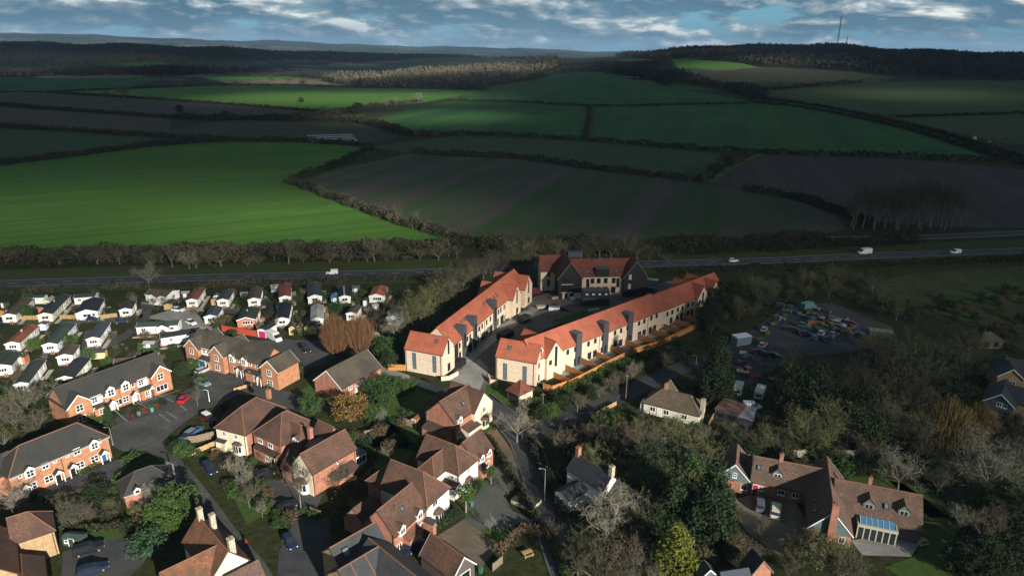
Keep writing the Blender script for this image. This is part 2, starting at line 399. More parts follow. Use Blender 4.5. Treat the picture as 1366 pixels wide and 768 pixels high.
FIELDS = [
 ('field', [(-60,226),(0,221),(200,196),(300,189),(400,190),(497,197),(490,206),(440,225),(384,243),(460,270),(540,298),(628,322),(500,330),(0,337),(-60,338)], f_bright, 'bright green winter crop filling the left middle distance'),
 ('field', [(384,243),(440,226),(548,206),(690,212),(800,228),(935,243),(1060,265),(1118,290),(1128,306),(1060,322),(860,326),(640,320),(540,296),(460,268)], f_plough, 'dark ploughed field with faint diagonal green streaks'),
 ('field', [(943,243),(1004,206),(1110,207),(1240,215),(1420,232),(1420,304),(1250,303),(1140,292),(1060,265)], f_plough2, 'dark ploughed field right of the ditch'),
 ('field', [(528,191),(620,180),(790,189),(962,205),(936,240),(800,226),(690,210),(548,204),(495,196)], f_mid, 'narrow green pasture above the ploughed field'),
 ('field', [(490,161),(600,135),(690,137),(787,143),(779,187),(650,181),(540,180)], f_green, 'green field with sunlit near corner left of the middle track'),
 ('field', [(793,143),(900,141),(1000,139),(1092,143),(1200,170),(1335,216),(1200,210),(1000,204),(800,189),(786,187)], f_green, 'long green field right of the middle track'),
 ('field', [(600,134),(645,121),(740,100),(800,97),(885,116),(1010,137),(900,140),(790,142),(690,136)], f_green, 'green field climbing to the dark wood'),
 ('field', [(70,124),(310,114),(480,118),(600,120),(645,123),(560,138),(430,147),(330,141),(200,132)], f_bright, 'bright green strip field under the sunlit wood'),
 ('field', [(-60,106),(235,104),(170,118),(60,123),(-60,122)], f_green, 'green field far left below the woods'),
 ('field', [(-60,127),(60,125),(200,133),(330,142),(440,150),(330,160),(200,155),(-60,136)], f_brown, 'pale brown strip of stubble on the left'),
 ('field', [(-60,140),(90,149),(230,159),(225,176),(120,174),(-60,165)], f_brown, 'brown field behind the hedge on the far left'),
 ('field', [(-60,170),(100,176),(218,184),(140,197),(-60,217)], f_mid, 'dull green field beyond the bright crop'),
 ('field', [(222,176),(300,160),(478,166),(540,181),(490,193),(400,188),(300,187),(232,185)], f_dull, 'dull grazed field with white sheeting'),
 ('field', [(290,109),(400,106),(482,107),(500,116),(400,116),(310,113)], f_tan, 'pale tan stubble strip below the woods'),
 ('field', [(270,104),(372,100),(420,103),(400,106),(290,109)], f_bright, 'small bright green patch below the left woods'),
 ('field', [(880,81),(985,84),(1010,90),(960,94),(905,92)], f_bright, 'small sunlit field between hill woods'),
 ('field', [(905,97),(1012,90),(1195,103),(1180,110),(1040,119),(960,122),(925,108)], f_dull, 'pale grass slope under the mast hill'),
 ('field', [(1005,123),(1150,111),(1310,108),(1420,110),(1420,150),(1200,156),(1100,142)], f_mid, 'broad green field below the mast hill'),
 ('field', [(1195,158),(1300,154),(1420,150),(1420,196),(1345,192),(1270,176)], f_mid, 'green field by the far lane'),
 ('field', [(1150,382),(1220,364),(1420,352),(1420,440),(1300,436),(1210,412)], f_scrub, 'rough dark pasture beside the main road'),
]
for n, p, m, l in FIELDS: drape(n, p, m, 2, l, cat='field')
for n_, p_, m_, l_ in [('field', [(235,60),(335,62.5),(318,66.5),(250,65)], f_tan, 'far pale field catching the sun, left of centre'), ('field', [(-20,96),(60,97),(110,98),(60,101),(-20,101)], f_tan, 'thin pale strip at the far left edge'), ('field', [(150,69),(230,70),(215,73),(140,73)], f_dull, 'far dull field among the left woods'), ('field', [(410,66),(520,68),(505,71),(400,70)], f_mid, 'far green field beyond the sunlit wood')]: drape(n_, p_, m_, 2, l_, cat='field')
# main road ------------------------------------------------------------
tarmac = M('tarmac', (.048, .050, .054), .85, .18, .5, col2=(.058, .058, .058), big=.05, coord='World', bump=.2, bscale=6)
tarmac_old = M('tarmac_old', (.080, .079, .073), .9, .3, .5, col2=(.052, .052, .050), big=.12, coord='World', bump=.2, bscale=6)
tarmac_dark = M('tarmac_dark', (.050, .052, .057), .9, .3, .5, col2=(.072, .071, .068), big=.1, coord='World')
paint = M('road_paint', (.46, .46, .45), .7, .1, 1.0, coord='World')
paint_dull = M('road_paint_worn', (.34, .34, .33), .8, .3, 1.0, coord='World')
blockpave = M('block_paving', (.095, .10, .088), .9, .25, 1.2, col2=(.075, .082, .075), big=.12, coord='World', bump=.3, bscale=6)
brownpave = M('brown_paving', (.155, .120, .085), .9, .25, 1.2, col2=(.115, .09, .066), big=.15, coord='World', bump=.3, bscale=6)
gravel = M('gravel_drive', (.19, .155, .115), .95, .3, 2.0, col2=(.13, .105, .075), big=.15, coord='World', bump=.5, bscale=8)
concrete = M('concrete', (.27, .265, .25), .9, .25, .8, col2=(.20, .195, .18), big=.15, coord='World')
kerbm = M('kerb', (.13, .13, .12), .9, .15, 1.0, coord='World')
siteg = M('site_hardcore', (.105, .10, .095), .95, .35, .6, col2=(.15, .125, .095), big=.1, coord='World', bump=.5, bscale=3)
road_main = smooth_line([P(p).xy for p in ((-260,389),(0,378.4),(170,373),(340,368.4),(590,362.2),(880,351.5),(1026,347.5),(1150,341.5),(1366,334),(1640,324))], 10)
strip('verge', road_main, 17, 4.5, f_verge, 1, 'grass verge on the far side of the main road'); strip('verge', road_main, -4.5, -12, f_verge, 1, 'grass verge on the village side of the main road')
strip('main_road', road_main, 4.2, -4.2, tarmac, 3)
strip('road_marking', road_main, 3.6, 3.42, paint, 4); strip('road_marking', road_main, -3.42, -3.6, paint, 4); dashes('road_marking', road_main, 0, .2, 3.0, 6.0, paint, 4)
road_far = smooth_line([P(p).xy for p in ((1060,322),(1101,319),(1240,316),(1366,310.5),(1600,300))], 8)
strip('main_road', road_far, 4.2, -4.2, tarmac, 3); strip('road_marking', road_far, 3.6, 3.3, paint_dull, 4); strip('road_marking', road_far, -3.3, -3.6, paint, 4)
far_lane = smooth_line([G(p).xy for p in ((1000,133),(1090,144),(1180,163),(1260,184),(1330,206),(1400,226))], 6)
strip('lane', far_lane, 4.5, -4.5, tarmac_old, 4)
track = smooth_line([G(p).xy for p in ((791,143),(789,160),(783,188))], 4); strip('track', track, 4, -4, FM('ditch', (.05,.042,.036)), 4)
margin = smooth_line([G(p).xy for p in ((936,242),(968,222),(1006,205))], 4); strip('field_margin', margin, 5, -7, f_bright, 4)
margin = smooth_line([G(p).xy for p in ((420,238),(480,222),(556,204))], 4); strip('field_margin', margin, 3, -4, FM('margin_grass', (.09,.09,.05)), 4)
hill_track = smooth_line([G(p).xy for p in ((915,96.5),(960,95),(990,91.5),(1012,90.3))], 4); strip('track', hill_track, 5, -5, f_tan, 5)
# village roads ----------------------------------------------------------
def poly(name, reg, pts, mat, level, label=None):
    if 'lawn' not in name: BLOCK_POLY.append([P(Z(reg, *p)).xy for p in pts])
    return drape(name, [Z(reg, *p) for p in pts], mat, level, label)
lane = smooth_line([P(p).xy for p in ((775,800),(752,745),(738,700),(724,655),(708,610),(695,583),(672,556),(640,530))], 8)
strip('lane', lane, 3.0, -3.0, tarmac, 3); strip('kerb', lane, 3.2, 3.0, kerbm, 3, kerb=.12); strip('kerb', lane, -3.0, -3.2, kerbm, 3, kerb=.12)
branch = smooth_line([P(p).xy for p in ((700,590),(735,566),(790,546),(840,522),(905,492),(960,474),(1000,452),(1062,410))], 8)
strip('lane', branch, 2.8, -2.8, tarmac, 4); dashes('road_marking', branch[:24], 0, .15, 1.5, 3.0, paint_dull, 5)
poly('site_road', '', [(622,520),(600,508),(612,488),(640,470),(668,440),(700,412),(740,405),(770,420),(700,452),(668,492),(662,520),(650,535)], siteg, 2, 'muddy grey site road between the two new terraces')
poly('building_site', '', [(700,415),(712,396),(740,388),(850,384),(905,372),(900,392),(800,425),(740,412)], siteg, 2, 'churned building site in front of the black-gabled block')
poly('planting_bed', '', [(736,428),(776,414),(800,412),(760,432)], f_lawn, 4, 'dark planted strip behind the right terrace'); poly('planting_bed', '', [(668,470),(676,462),(684,466),(674,478)], f_lawn, 4)
poly('pavement', '', [(604,486),(655,440),(712,408),(720,412),(668,448),(620,492)], concrete, 3)
poly('pavement', '', [(508,488),(545,500),(582,514),(600,520),(650,545),(640,552),(590,526),(540,508),(505,496)], concrete, 3)
poly('entrance_paving', '', [(598,503),(640,478),(652,492),(640,520),(620,530)], concrete, 4)
poly('lawn', '', [(648,512),(664,516),(680,530),(688,540),(668,538),(648,524)], f_lawn, 3, 'small lawn beside the bin store')
poly('estate_road', '', [(140,590),(150,568),(190,556),(250,528),(300,500),(345,492),(360,505),(330,520),(300,535),(262,552),(232,574),(215,590),(240,612),(262,636),(290,672),(320,712),(350,745),(385,800),(330,800),(300,756),(268,700),(242,650),(222,620),(195,600),(165,602)], tarmac_old, 3, 'grey asphalt estate road bending down past the old cottage')
poly('driveway', '', [(205,520),(235,528),(262,512),(278,488),(300,500),(340,512),(420,530),(440,545),(400,556),(345,528),(300,524),(262,540),(225,560),(160,568),(150,560),(180,545)], tarmac_dark, 2)
poly('driveway', '', [(330,456),(375,452),(440,456),(462,470),(430,486),(410,492),(395,478),(340,470)], tarmac_dark, 2)
poly('driveway', '', [(395,690),(440,690),(440,768),(370,768),(372,736)], tarmac_dark, 2); poly('driveway', '', [(355,640),(395,640),(430,660),(420,684),(370,680)], tarmac_dark, 2)
poly('driveway', '', [(84,735),(150,718),(210,722),(190,752),(140,800),(80,800)], tarmac_dark, 2)
poly('driveway', '', [(40,655),(110,632),(160,612),(176,618),(150,640),(70,668)], tarmac_dark, 2)
for a, b in (((192,518),(232,536)),((170,530),(206,548)),((147,542),(170,562)),((178,540),(240,520))):
    l = [P(a).xy, P(b).xy]; strip('bay_marking', l, .07, -.07, paint_dull, 4)
for a, b in (((222,549),(236,558)),((212,552),(226,562)),((240,540),(250,548))):
    l = [P(a).xy, P(b).xy]; strip('bay_marking', l, .06, -.06, paint_dull, 5)
poly('park_road', '', [(190,424),(240,410),(262,418),(282,436),(300,446),(250,446),(225,428)], concrete, 2, 'pale worn concrete turning area among the mobile homes')
for pts in (((-20,432),(60,430),(120,428),(190,422)), ((120,470),(160,452),(190,428),(196,400)), ((92,500),(115,470),(122,440)), ((245,448),(330,456),(400,462)), ((290,412),(345,420),(420,426),(480,420))):
    l = smooth_line([P(p).xy for p in pts], 5); strip('park_road', l, 1.7, -1.7, tarmac_old, 3)
poly('mews_court', 'C2', [(50,300),(120,200),(215,70),(320,110),(335,180),(250,300),(290,370),(430,430),(480,450),(470,500),(330,440),(230,500),(205,560),(100,500),(0,430),(0,340)], blockpave, 3, 'grey-green block-paved mews court')
poly('mews_drive', '', [(560,728),(600,704),(622,690),(646,712),(668,724),(640,760),(600,752)], brownpave, 2, 'brown-paved drive in front of the garage')
poly('mews_drive', '', [(640,590),(662,572),(690,610),(692,640),(664,618),(648,612)], brownpave, 2)
poly('bare_patch', '', [(646,578),(658,572),(676,600),(664,604)], f_soil, 3); poly('lawn', '', [(637,568),(650,562),(690,610),(700,640),(682,620),(650,590)], f_lawn, 1)
poly('lawn', 'C2', [(90,490),(150,470),(280,520),(240,560),(130,530)], f_lawn, 4); poly('lawn', 'C2', [(0,360),(45,370),(30,410),(0,415)], f_lawn, 4)
for pts in ([(500,545),(545,512),(600,540),(545,600),(505,590)], [(400,520),(440,500),(470,510),(420,545)], [(130,475),(196,478),(205,520),(160,540)], [(480,590),(520,560),(560,600),(510,640)], [(300,640),(352,636),(380,668),(330,700)], [(118,708),(172,702),(168,726),(130,722)], [(428,600),(486,570),(520,590),(470,640)]): drape('lawn', pts, f_lawn, 1)
for pts in ([(1125,634),(1200,640),(1280,700),(1300,760),(1220,780),(1180,756),(1225,740),(1232,690),(1160,660)], [(1260,462),(1320,470),(1345,500),(1290,500)], [(1185,640),(1240,652),(1280,690),(1240,690)], [(1320,600),(1366,610),(1400,640),(1340,650)]): drape('lawn', pts, f_lawn, 1)
poly('yard', '', [(950,500),(985,460),(1010,440),(1050,408),(1110,404),(1190,436),(1200,455),(1130,470),(1060,475),(1020,500),(990,520)], tarmac_dark, 2, 'dark tarmac yard full of parked cars and salvage')
poly('gravel_drive', '', [(965,670),(1000,660),(1060,668),(1080,700),(1085,740),(1040,740),(1000,712)], gravel, 2); poly('patio', '', [(1135,720),(1180,715),(1228,722),(1215,742),(1150,740)], concrete, 2)
poly('hardstanding', '', [(960,520),(1030,512),(1040,560),(960,560)], f_scrub, 2)
for pts in ([(560,452),(610,420),(600,470),(540,470)],): drape('lawn', pts, f_lawn, 1)
# ------------------------------------------------------------------ palette
def mats():
    R = {}
    R['tile_orange'] = M('tile_orange', (.372, .109, .063), .85, .28, 3.5, col2=(.29, .088, .050), big=.30, bump=.35, bscale=6, rand=.03)
    R['tile_red'] = M('tile_red', (.155, .050, .034), .85, .25, 4.0, col2=(.115, .04, .03), big=.3, bump=.3, bscale=6)
    R['tile_brown'] = M('tile_brown', (.112, .062, .044), .9, .42, 3.0, col2=(.066, .044, .036), big=.22, bump=.5, bscale=7, rand=.08)
    R['tile_mottle'] = M('tile_mottle', (.20, .085, .045), .9, .55, 3.2, col2=(.10, .07, .045), big=.8, bump=.6, bscale=6)
    R['tile_old'] = M('tile_old', (.135, .085, .064), .95, .5, 2.6, col2=(.10, .07, .055), big=.5, bump=.6, bscale=5)
    R['tile_moss'] = M('tile_moss', (.115, .085, .062), .95, .4, 3.0, col2=(.085, .075, .045), big=.35, bump=.6, bscale=5)
    R['tile_grey'] = M('tile_grey', (.036, .037, .036), .9, .28, 5.0, col2=(.050, .046, .040), big=.22, bump=.35, bscale=6)
    R['tile_tan'] = M('tile_tan', (.082, .070, .050), .9, .28, 4.0, col2=(.050, .046, .040), big=.2, bump=.35, bscale=6)
    R['slate'] = M('slate', (.045, .05, .055), .7, .25, 4.0, col2=(.06, .06, .058), big=.5, bump=.3, bscale=6)
    R['slate_dark'] = M('slate_dark', (.028, .031, .038), .7, .3, 4.0, bump=.3, bscale=6)
    R['slate_blue'] = M('slate_blue', (.055, .068, .085), .7, .25, 4.0, bump=.3, bscale=6)
    R['felt_green'] = M('felt_green', (.04, .065, .055), .85, .25, 3.0, col2=(.055, .075, .06), big=.5)
    R['felt_dkgreen'] = M('felt_dkgreen', (.032, .042, .036), .85, .25, 3.0, col2=(.045, .05, .042), big=.5)
    R['felt_brown'] = M('felt_brown', (.085, .06, .047), .85, .25, 3.0, col2=(.11, .075, .055), big=.5)
    R['felt_red'] = M('felt_red', (.24, .075, .045), .85, .22, 3.0, col2=(.17, .06, .042), big=.5)
    R['felt_navy'] = M('felt_navy', (.018, .022, .034), .8, .25, 3.0)
    R['felt_pale'] = M('felt_pale', (.36, .36, .35), .85, .22, 2.0, col2=(.24, .245, .23), big=.5)
    R['white'] = M('white_render', (.80, .79, .75), .75, .05, 1.5, col2=(.70, .68, .63), big=.4)
    R['cream'] = M('cream_render', (.74, .66, .48), .8, .06, 1.5, col2=(.66, .58, .42), big=.4)
    R['paleyellow'] = M('pale_yellow_panel', (.66, .65, .42), .75, .06, 1.5)
    R['paleblue'] = M('pale_blue_panel', (.58, .68, .74), .7, .05, 1.5)
    R['creampanel'] = M('cream_panel', (.66, .64, .52), .75, .07, 1.5)
    R['pink'] = M('terracotta_render', (.50, .19, .12), .8, .1, 1.5)
    R['brick_buff'] = M('brick_buff', (.68, .55, .41), .9, .18, 3.0, col2=(.58, .45, .33), big=1.3, bump=.15, bscale=12)
    R['brick_red'] = M('brick_red', (.40, .185, .12), .9, .22, 4.0, col2=(.30, .135, .09), big=1.0, bump=.2, bscale=12)
    R['brick_orange'] = M('brick_orange', (.44, .21, .115), .9, .22, 4.0, col2=(.34, .16, .09), big=1.0, bump=.2, bscale=12)
    R['brick_tan'] = M('brick_tan', (.42, .29, .15), .9, .22, 3.0, col2=(.33, .22, .12), big=1.0, bump=.2, bscale=12)
    R['brick_dark'] = M('brick_dark', (.10, .085, .08), .9, .2, 4.0, bump=.2, bscale=12)
    R['stone'] = M('stone', (.42, .38, .29), .9, .25, 2.0, bump=.4, bscale=4)
    R['clad_black'] = M('clad_black', (.018, .019, .022), .65, .25, 2.0)
    R['clad_grey'] = M('clad_grey', (.06, .064, .07), .6, .15, 2.0)
    R['board_blue'] = M('board_blue', (.115, .165, .165), .7, .1, 2.5)
    R['board_slate'] = M('board_slate', (.11, .12, .14), .7, .12, 2.5)
    R['lead'] = M('lead', (.085, .095, .105), .55, .15, 3.0)
    R['frame_white'] = M('frame_white', (.82, .82, .80), .5, .02, 3.0)
    R['frame_dark'] = M('frame_dark', (.025, .027, .03), .45, .05, 3.0)
    R['frame_sage'] = M('frame_sage', (.42, .42, .32), .6, .05, 3.0)
    R['glass'] = M('glass_dark', (.018, .022, .028), .08, .1, 1.0, spec=.8)
    R['glass_sky'] = M('glass_sky', (.10, .16, .20), .06, .15, .8, spec=.9)
    R['glass_roof'] = M('glass_roof_blue', (.07, .19, .33), .1, .1, 1.0, spec=.8)
    R['door_white'] = M('door_white', (.75, .75, .73), .5, .03, 3.0)
    R['door_blue'] = M('door_blue', (.02, .10, .26), .5, .05, 3.0)
    R['door_black'] = M('door_black', (.015, .015, .018), .4, .05, 3.0)
    R['door_red'] = M('door_red', (.45, .03, .03), .5, .05, 3.0)
    R['door_magenta'] = M('door_magenta', (.55, .02, .13), .5, .05, 3.0)
    R['timber_new'] = M('timber_new', (.47, .215, .065), .85, .25, 3.0, col2=(.36, .165, .06), big=.5)
    R['timber_yellow'] = M('timber_yellow', (.68, .50, .20), .8, .15, 3.0)
    R['timber_old'] = M('timber_old', (.20, .155, .11), .9, .3, 3.0)
    R['timber_tan'] = M('timber_tan', (.40, .28, .13), .9, .22, 3.0)
    R['ridge_tile'] = M('ridge_tile', (.20, .10, .06), .85, .2, 4.0)
    R['ridge_dark'] = M('ridge_dark', (.07, .065, .06), .85, .2, 4.0)
    R['pipe'] = M('pipe', (.03, .02, .02), .5, .05, 3.0)
    R['tin_rust'] = M('tin_rust', (.17, .10, .075), .8, .4, 2.0, col2=(.11, .065, .05), big=.5)
    R['tin_grey'] = M('tin_grey', (.26, .28, .30), .6, .25, 2.0)
    return R
R = mats()
# ------------------------------------------------------------------ windows and doors (shared meshes)
WCACHE = {}
WSTYLE = {   # frame material, glass, columns, rows
    'casement': ('frame_white', 'glass', 2, 1), 'sash': ('frame_white', 'glass', 2, 2), 'single': ('frame_white', 'glass', 1, 1), 'triple': ('frame_white', 'glass', 3, 1),
    'dark': ('frame_dark', 'glass', 1, 1), 'dark2': ('frame_dark', 'glass', 2, 1), 'tall': ('frame_dark', 'glass_sky', 1, 3), 'dtall': ('frame_dark', 'glass', 1, 3),
    'sage': ('frame_sage', 'glass', 2, 1), 'sageq': ('frame_sage', 'glass', 4, 1), 'blue': ('frame_white', 'glass_sky', 2, 2)}
def win_mesh(w, h, style):
    key = (round(w, 2), round(h, 2), style)
    if key in WCACHE: return WCACHE[key]
    fm, gm, nc, nr = WSTYLE[style]; b = .09 if fm != 'frame_dark' else .06
    m = MB(); y0, y1 = -.07, .03; hw, hh = w/2, h/2
    m.box(-hw, hw, y0, y1, -hh, -hh+b); m.box(-hw, hw, y0, y1, hh-b, hh)
    for i in range(nc+1):
        c = -hw + b/2 + (w-b)*i/nc; m.box(c-b/2, c+b/2, y0+.004, y1, -hh+b, hh-b)
    for j in range(1, nr):
        c = -hh + b/2 + (h-b)*j/nr
        for i in range(nc):
            xa = -hw + b + (w-b)*i/nc; m.box(xa, xa+(w-b)/nc-b, y0+.006, y1, c-b/2, c+b/2)
    if fm == 'frame_white': m.box(-hw-.06, hw+.06, y0-.08, y1, -hh-.07, -hh-.002)
    g = MB()
    for i in range(nc):
        xa = -hw + b*.5 + (w-b)*i/nc; g.box(xa, xa+(w-b)/nc, -.035, .02, -hh+b*.5, hh-b*.5)
    WCACHE[key] = (m.mesh('window', R[fm]), g.mesh('pane', R[gm])); return WCACHE[key]
def win_joint(w, h, style):
    key = ('joint', round(w, 2), round(h, 2), style)
    if key not in WCACHE:
        fm, gm = win_mesh(w, h, style); me = bpy.data.meshes.new('window'); n = len(fm.vertices); me.from_pydata([v.co[:] for v in fm.vertices] + [v.co[:] for v in gm.vertices], [], [tuple(p.vertices) for p in fm.polygons] + [tuple(n+i for i in p.vertices) for p in gm.polygons])
        me.materials.append(fm.materials[0]); me.materials.append(gm.materials[0]); k = len(fm.polygons)
        for p in me.polygons: p.material_index = 0 if p.index < k else 1
        WCACHE[key] = me
    return WCACHE[key]
def door_mesh(w, h, mat):
    key = ('door', round(w, 2), round(h, 2), mat)
    if key in WCACHE: return WCACHE[key]
    m = MB(); m.box(-w/2, w/2, -.05, .02, 0, h); 
    for k in range(2): m.box(-w*.36, w*.36, -.075, -.05, .2+k*h*.45, .2+k*h*.45+h*.33)
    f = MB(); f.box(-w/2-.1, -w/2, -.09, .02, 0, h+.1); f.box(w/2, w/2+.1, -.09, .02, 0, h+.1); f.box(-w/2, w/2, -.09, .02, h, h+.1)
    WCACHE[key] = (m.mesh('door', R[mat]), f.mesh('door_frame', R['frame_white'])); return WCACHE[key]
SIDE = {'f': 0.0, 'r': math.pi/2, 'b': math.pi, 'l': -math.pi/2}
class House:
    """front eave from photo pixel a to photo pixel b, both at height he; the body lies to the left of a->b (local +y)"""
    def __init__(s, name, a, b, he, label, cat='house', group=None, L=None, z=0.0, pc=None):
        A, B = P(a, he), P(b, he); d = B - A; s.L = L or d.xy.length; s.he = he
        rz = math.atan2(d.y, d.x); s.root = empty(name, (A.x, A.y, z), rz); tag(s.root, label, cat, group)
        s.Mi = Matrix.LocRotScale(Vector((A.x, A.y, z)), Matrix.Rotation(rz, 3, 'Z'), None).inverted()
        s.walls = {}; s.roofs = {}; s.ridges = {}; s.extra = {}; s.W = None
        if pc is not None: s.W = max(1.5, (s.Mi @ P(pc, he)).y)
    def loc(s, p, z): return s.Mi @ P(p, z)
    def on(s, p, axis, v):
        """where the sight line through photo pixel p meets the local plane axis = v"""
        o = s.Mi @ Vector((0, 0, CAMH)); d = s.Mi.to_3x3() @ Vector(ray(*p)); i = 'xyz'.index(axis); t = (v - o[i])/d[i]
        return o + d*t
    def mb(s, store, mat):
        if mat not in store: store[mat] = MB()
        return store[mat]
    def block(s, x0, x1, y0, y1, he, hr, axis='x', hip=(0, 0), roof='tile_brown', wall='brick_red', z0=0.0, ov=.32, vg=.18, ridge=None, barge=None, t=.14):
        wm = s.mb(s.walls, wall); rm = s.mb(s.roofs, roof); BLOCK_BOX.append((s.Mi, x0, x1, y0, y1))
        if axis == 'x': T = lambda u, v, z: (u, v, z)
        else: T = lambda u, v, z: (v, u, z)
        u0, u1, v0, v1 = (x0, x1, y0, y1) if axis == 'x' else (y0, y1, x0, x1)
        vm = (v0+v1)/2; hw = (v1-v0)/2; k = (hr-he)/hw; inset = hw if True else 0
        def add(m, *pts):
            m.quad(*(pts if axis == 'x' else pts[::-1]))
        e = he - .02
        add(wm, T(u0,v0,z0), T(u1,v0,z0), T(u1,v0,e), T(u0,v0,e)); add(wm, T(u1,v1,z0), T(u0,v1,z0), T(u0,v1,e), T(u1,v1,e))
        tp = hr - .05
        if hip[0]: add(wm, T(u0,v1,z0), T(u0,v0,z0), T(u0,v0,e), T(u0,v1,e))
        else: add(wm, T(u0,v1,z0), T(u0,v0,z0), T(u0,v0,e), T(u0,vm,tp), T(u0,v1,e))
        if hip[1]: add(wm, T(u1,v0,z0), T(u1,v1,z0), T(u1,v1,e), T(u1,v0,e))
        else: add(wm, T(u1,v0,z0), T(u1,v1,z0), T(u1,v1,e), T(u1,vm,tp), T(u1,v0,e))
        a0 = u0 - (ov if hip[0] else vg); a1 = u1 + (ov if hip[1] else vg); lo = he - ov*k; b0, b1 = v0-ov, v1+ov
        r0 = u0 + hip[0]*hw if hip[0] else a0; r1 = u1 - hip[1]*hw if hip[1] else a1
        if r0 > r1: r0 = r1 = (u0+u1)/2
        q = T(r0, vm, hr); w = T(r1, vm, hr)
        rm.slab([T(a0,b0,lo), T(a1,b0,lo), w, q] if r1 > r0 else [T(a0,b0,lo), T(a1,b0,lo), q], t)
        rm.slab([T(a1,b1,lo), T(a0,b1,lo), q, w] if r1 > r0 else [T(a1,b1,lo), T(a0,b1,lo), q], t)
        if hip[0]: rm.slab([T(a0,b1,lo), T(a0,b0,lo), q], t)
        if hip[1]: rm.slab([T(a1,b0,lo), T(a1,b1,lo), w], t)
        if hr - he > 1.2:
            for bb, ok in ((b0, 1), (b1, 1)):
                gm_ = MB(); gm_.tube([Vector(T(a0, bb, lo-.03)), Vector(T(a1, bb, lo-.03))], [.085, .085], 5); gm_.build('gutter', R['pipe'], s.root)
        if ridge:
            g = s.mb(s.ridges, ridge); up = Vector((0,0,.0))
            if r1 > r0: g.tube([Vector(q)+up, Vector(w)+up], [.13, .13], 5)
            if hip[0]:
                for bb in (b0, b1): g.tube([Vector(T(a0,bb,lo)), Vector(q)], [.11, .11], 5)
            if hip[1]:
                for bb in (b0, b1): g.tube([Vector(T(a1,bb,lo)), Vector(w)], [.11, .11], 5)
        if barge:
            for (hp, uu, sg) in ((hip[0], a0, -1), (hip[1], a1, 1)):
                if not hp:
                    g = MB()
                    for bb in (b0, b1):
                        p0 = Vector(T(uu, bb, lo)); p1 = Vector(T(uu, vm, hr)); dn = Vector((0,0,-.28)); ou = Vector(T(uu+sg*.05, bb, lo)) - p0
                        g.quad(p0, p1, p1+dn, p0+dn); g.quad(p0+ou, p0+ou+dn, p1+ou+dn, p1+ou); g.quad(p0, p0+ou, p1+ou, p1); g.quad(p0+dn, p1+dn, p1+ou+dn, p0+ou+dn)
                        g.quad(p0, p0+dn, p0+ou+dn, p0+ou)
                    g.build('bargeboard', R[barge], s.root)
    def box(s, name, mat, x0, x1, y0, y1, z0, z1):
        m = MB(); m.box(x0, x1, y0, y1, z0, z1); return m.build(name, R[mat], s.root)
    def lean(s, x0, x1, y0, y1, z_hi, z_lo, roof='tile_brown', wall='brick_red', hi='y1', z0=0.0):
        """lean-to: the roof falls from side hi"""
        zz = {'y1': (z_lo, z_lo, z_hi, z_hi), 'y0': (z_hi, z_hi, z_lo, z_lo), 'x1': (z_lo, z_hi, z_hi, z_lo), 'x0': (z_hi, z_lo, z_lo, z_hi)}[hi]
        c = [(x0,y0),(x1,y0),(x1,y1),(x0,y1)]; wm = s.mb(s.walls, wall)
        for i in range(4):
            j = (i+1) % 4; wm.quad((*c[i], z0), (*c[j], z0), (*c[j], zz[j]-.02), (*c[i], zz[i]-.02))
        g = .15; cx, cy = (x0+x1)/2, (y0+y1)/2
        k = [(x + (g if x > cx else -g), y + (g if y > cy else -g)) for x, y in c]
        s.mb(s.roofs, roof).slab([(*k[i], zz[i]+.06) for i in range(4)], .1)
    def win(s, side, u, z, w=1.2, h=1.2, style='casement', off=0.0, label=None):
        pos = {'f': (u, off, z), 'b': (u, off, z), 'l': (off, u, z), 'r': (off, u, z)}[side]
        fm, gm = win_mesh(w, h, style); o = link('window', fm, s.root, pos, SIDE[side]); link('pane', gm, o)
        if label: o['label'] = label
        return o
    def winp(s, side, p, w=1.2, h=1.2, style='casement', off=0.0):
        q = s.on(p, 'y' if side in 'fb' else 'x', off); return s.win(side, q.x if side in 'fb' else q.y, q.z, w, h, style, off)
    def door(s, side, u, mat='door_white', w=.95, h=2.05, off=0.0, z=0.0, label=None):
        pos = {'f': (u, off, z), 'b': (u, off, z), 'l': (off, u, z), 'r': (off, u, z)}[side]
        dm, fm = door_mesh(w, h, mat); o = link('door', dm, s.root, pos, SIDE[side]); link('door_frame', fm, o)
        if label: o['label'] = label
        return o
    def doorp(s, side, p, mat='door_white', w=.95, h=2.05, off=0.0, label=None):
        q = s.on(p, 'y' if side in 'fb' else 'x', off); return s.door(side, q.x if side in 'fb' else q.y, mat, w, h, off, 0.0, label)
    def pipe(s, side, u, z1, off=0.0):
        g = MB(); o = -.08 if side in 'fl' else .08
        p = (u, off+o) if side in 'fb' else (off+o, u); g.tube([(*p, 0), (*p, z1)], [.06, .06], 5); g.build('drainpipe', R['pipe'], s.root)
    def chimney(s, x, y, z0, z1, w=.7, mat='brick_red', pots=1):
        m = MB(); m.box(x-w/2, x+w/2, y-w/2, y+w/2, z0, z1); m.box(x-w/2-.06, x+w/2+.06, y-w/2-.06, y+w/2+.06, z1, z1+.12)
        c = m.build('chimney', R[mat], s.root)
        g = MB()
        for i in range(pots): g.tube([(x+(i-(pots-1)/2)*.35, y, z1+.12), (x+(i-(pots-1)/2)*.35, y, z1+.55)], [.13, .1], 7)
        g.build('chimney_pot', R['ridge_tile'], c)
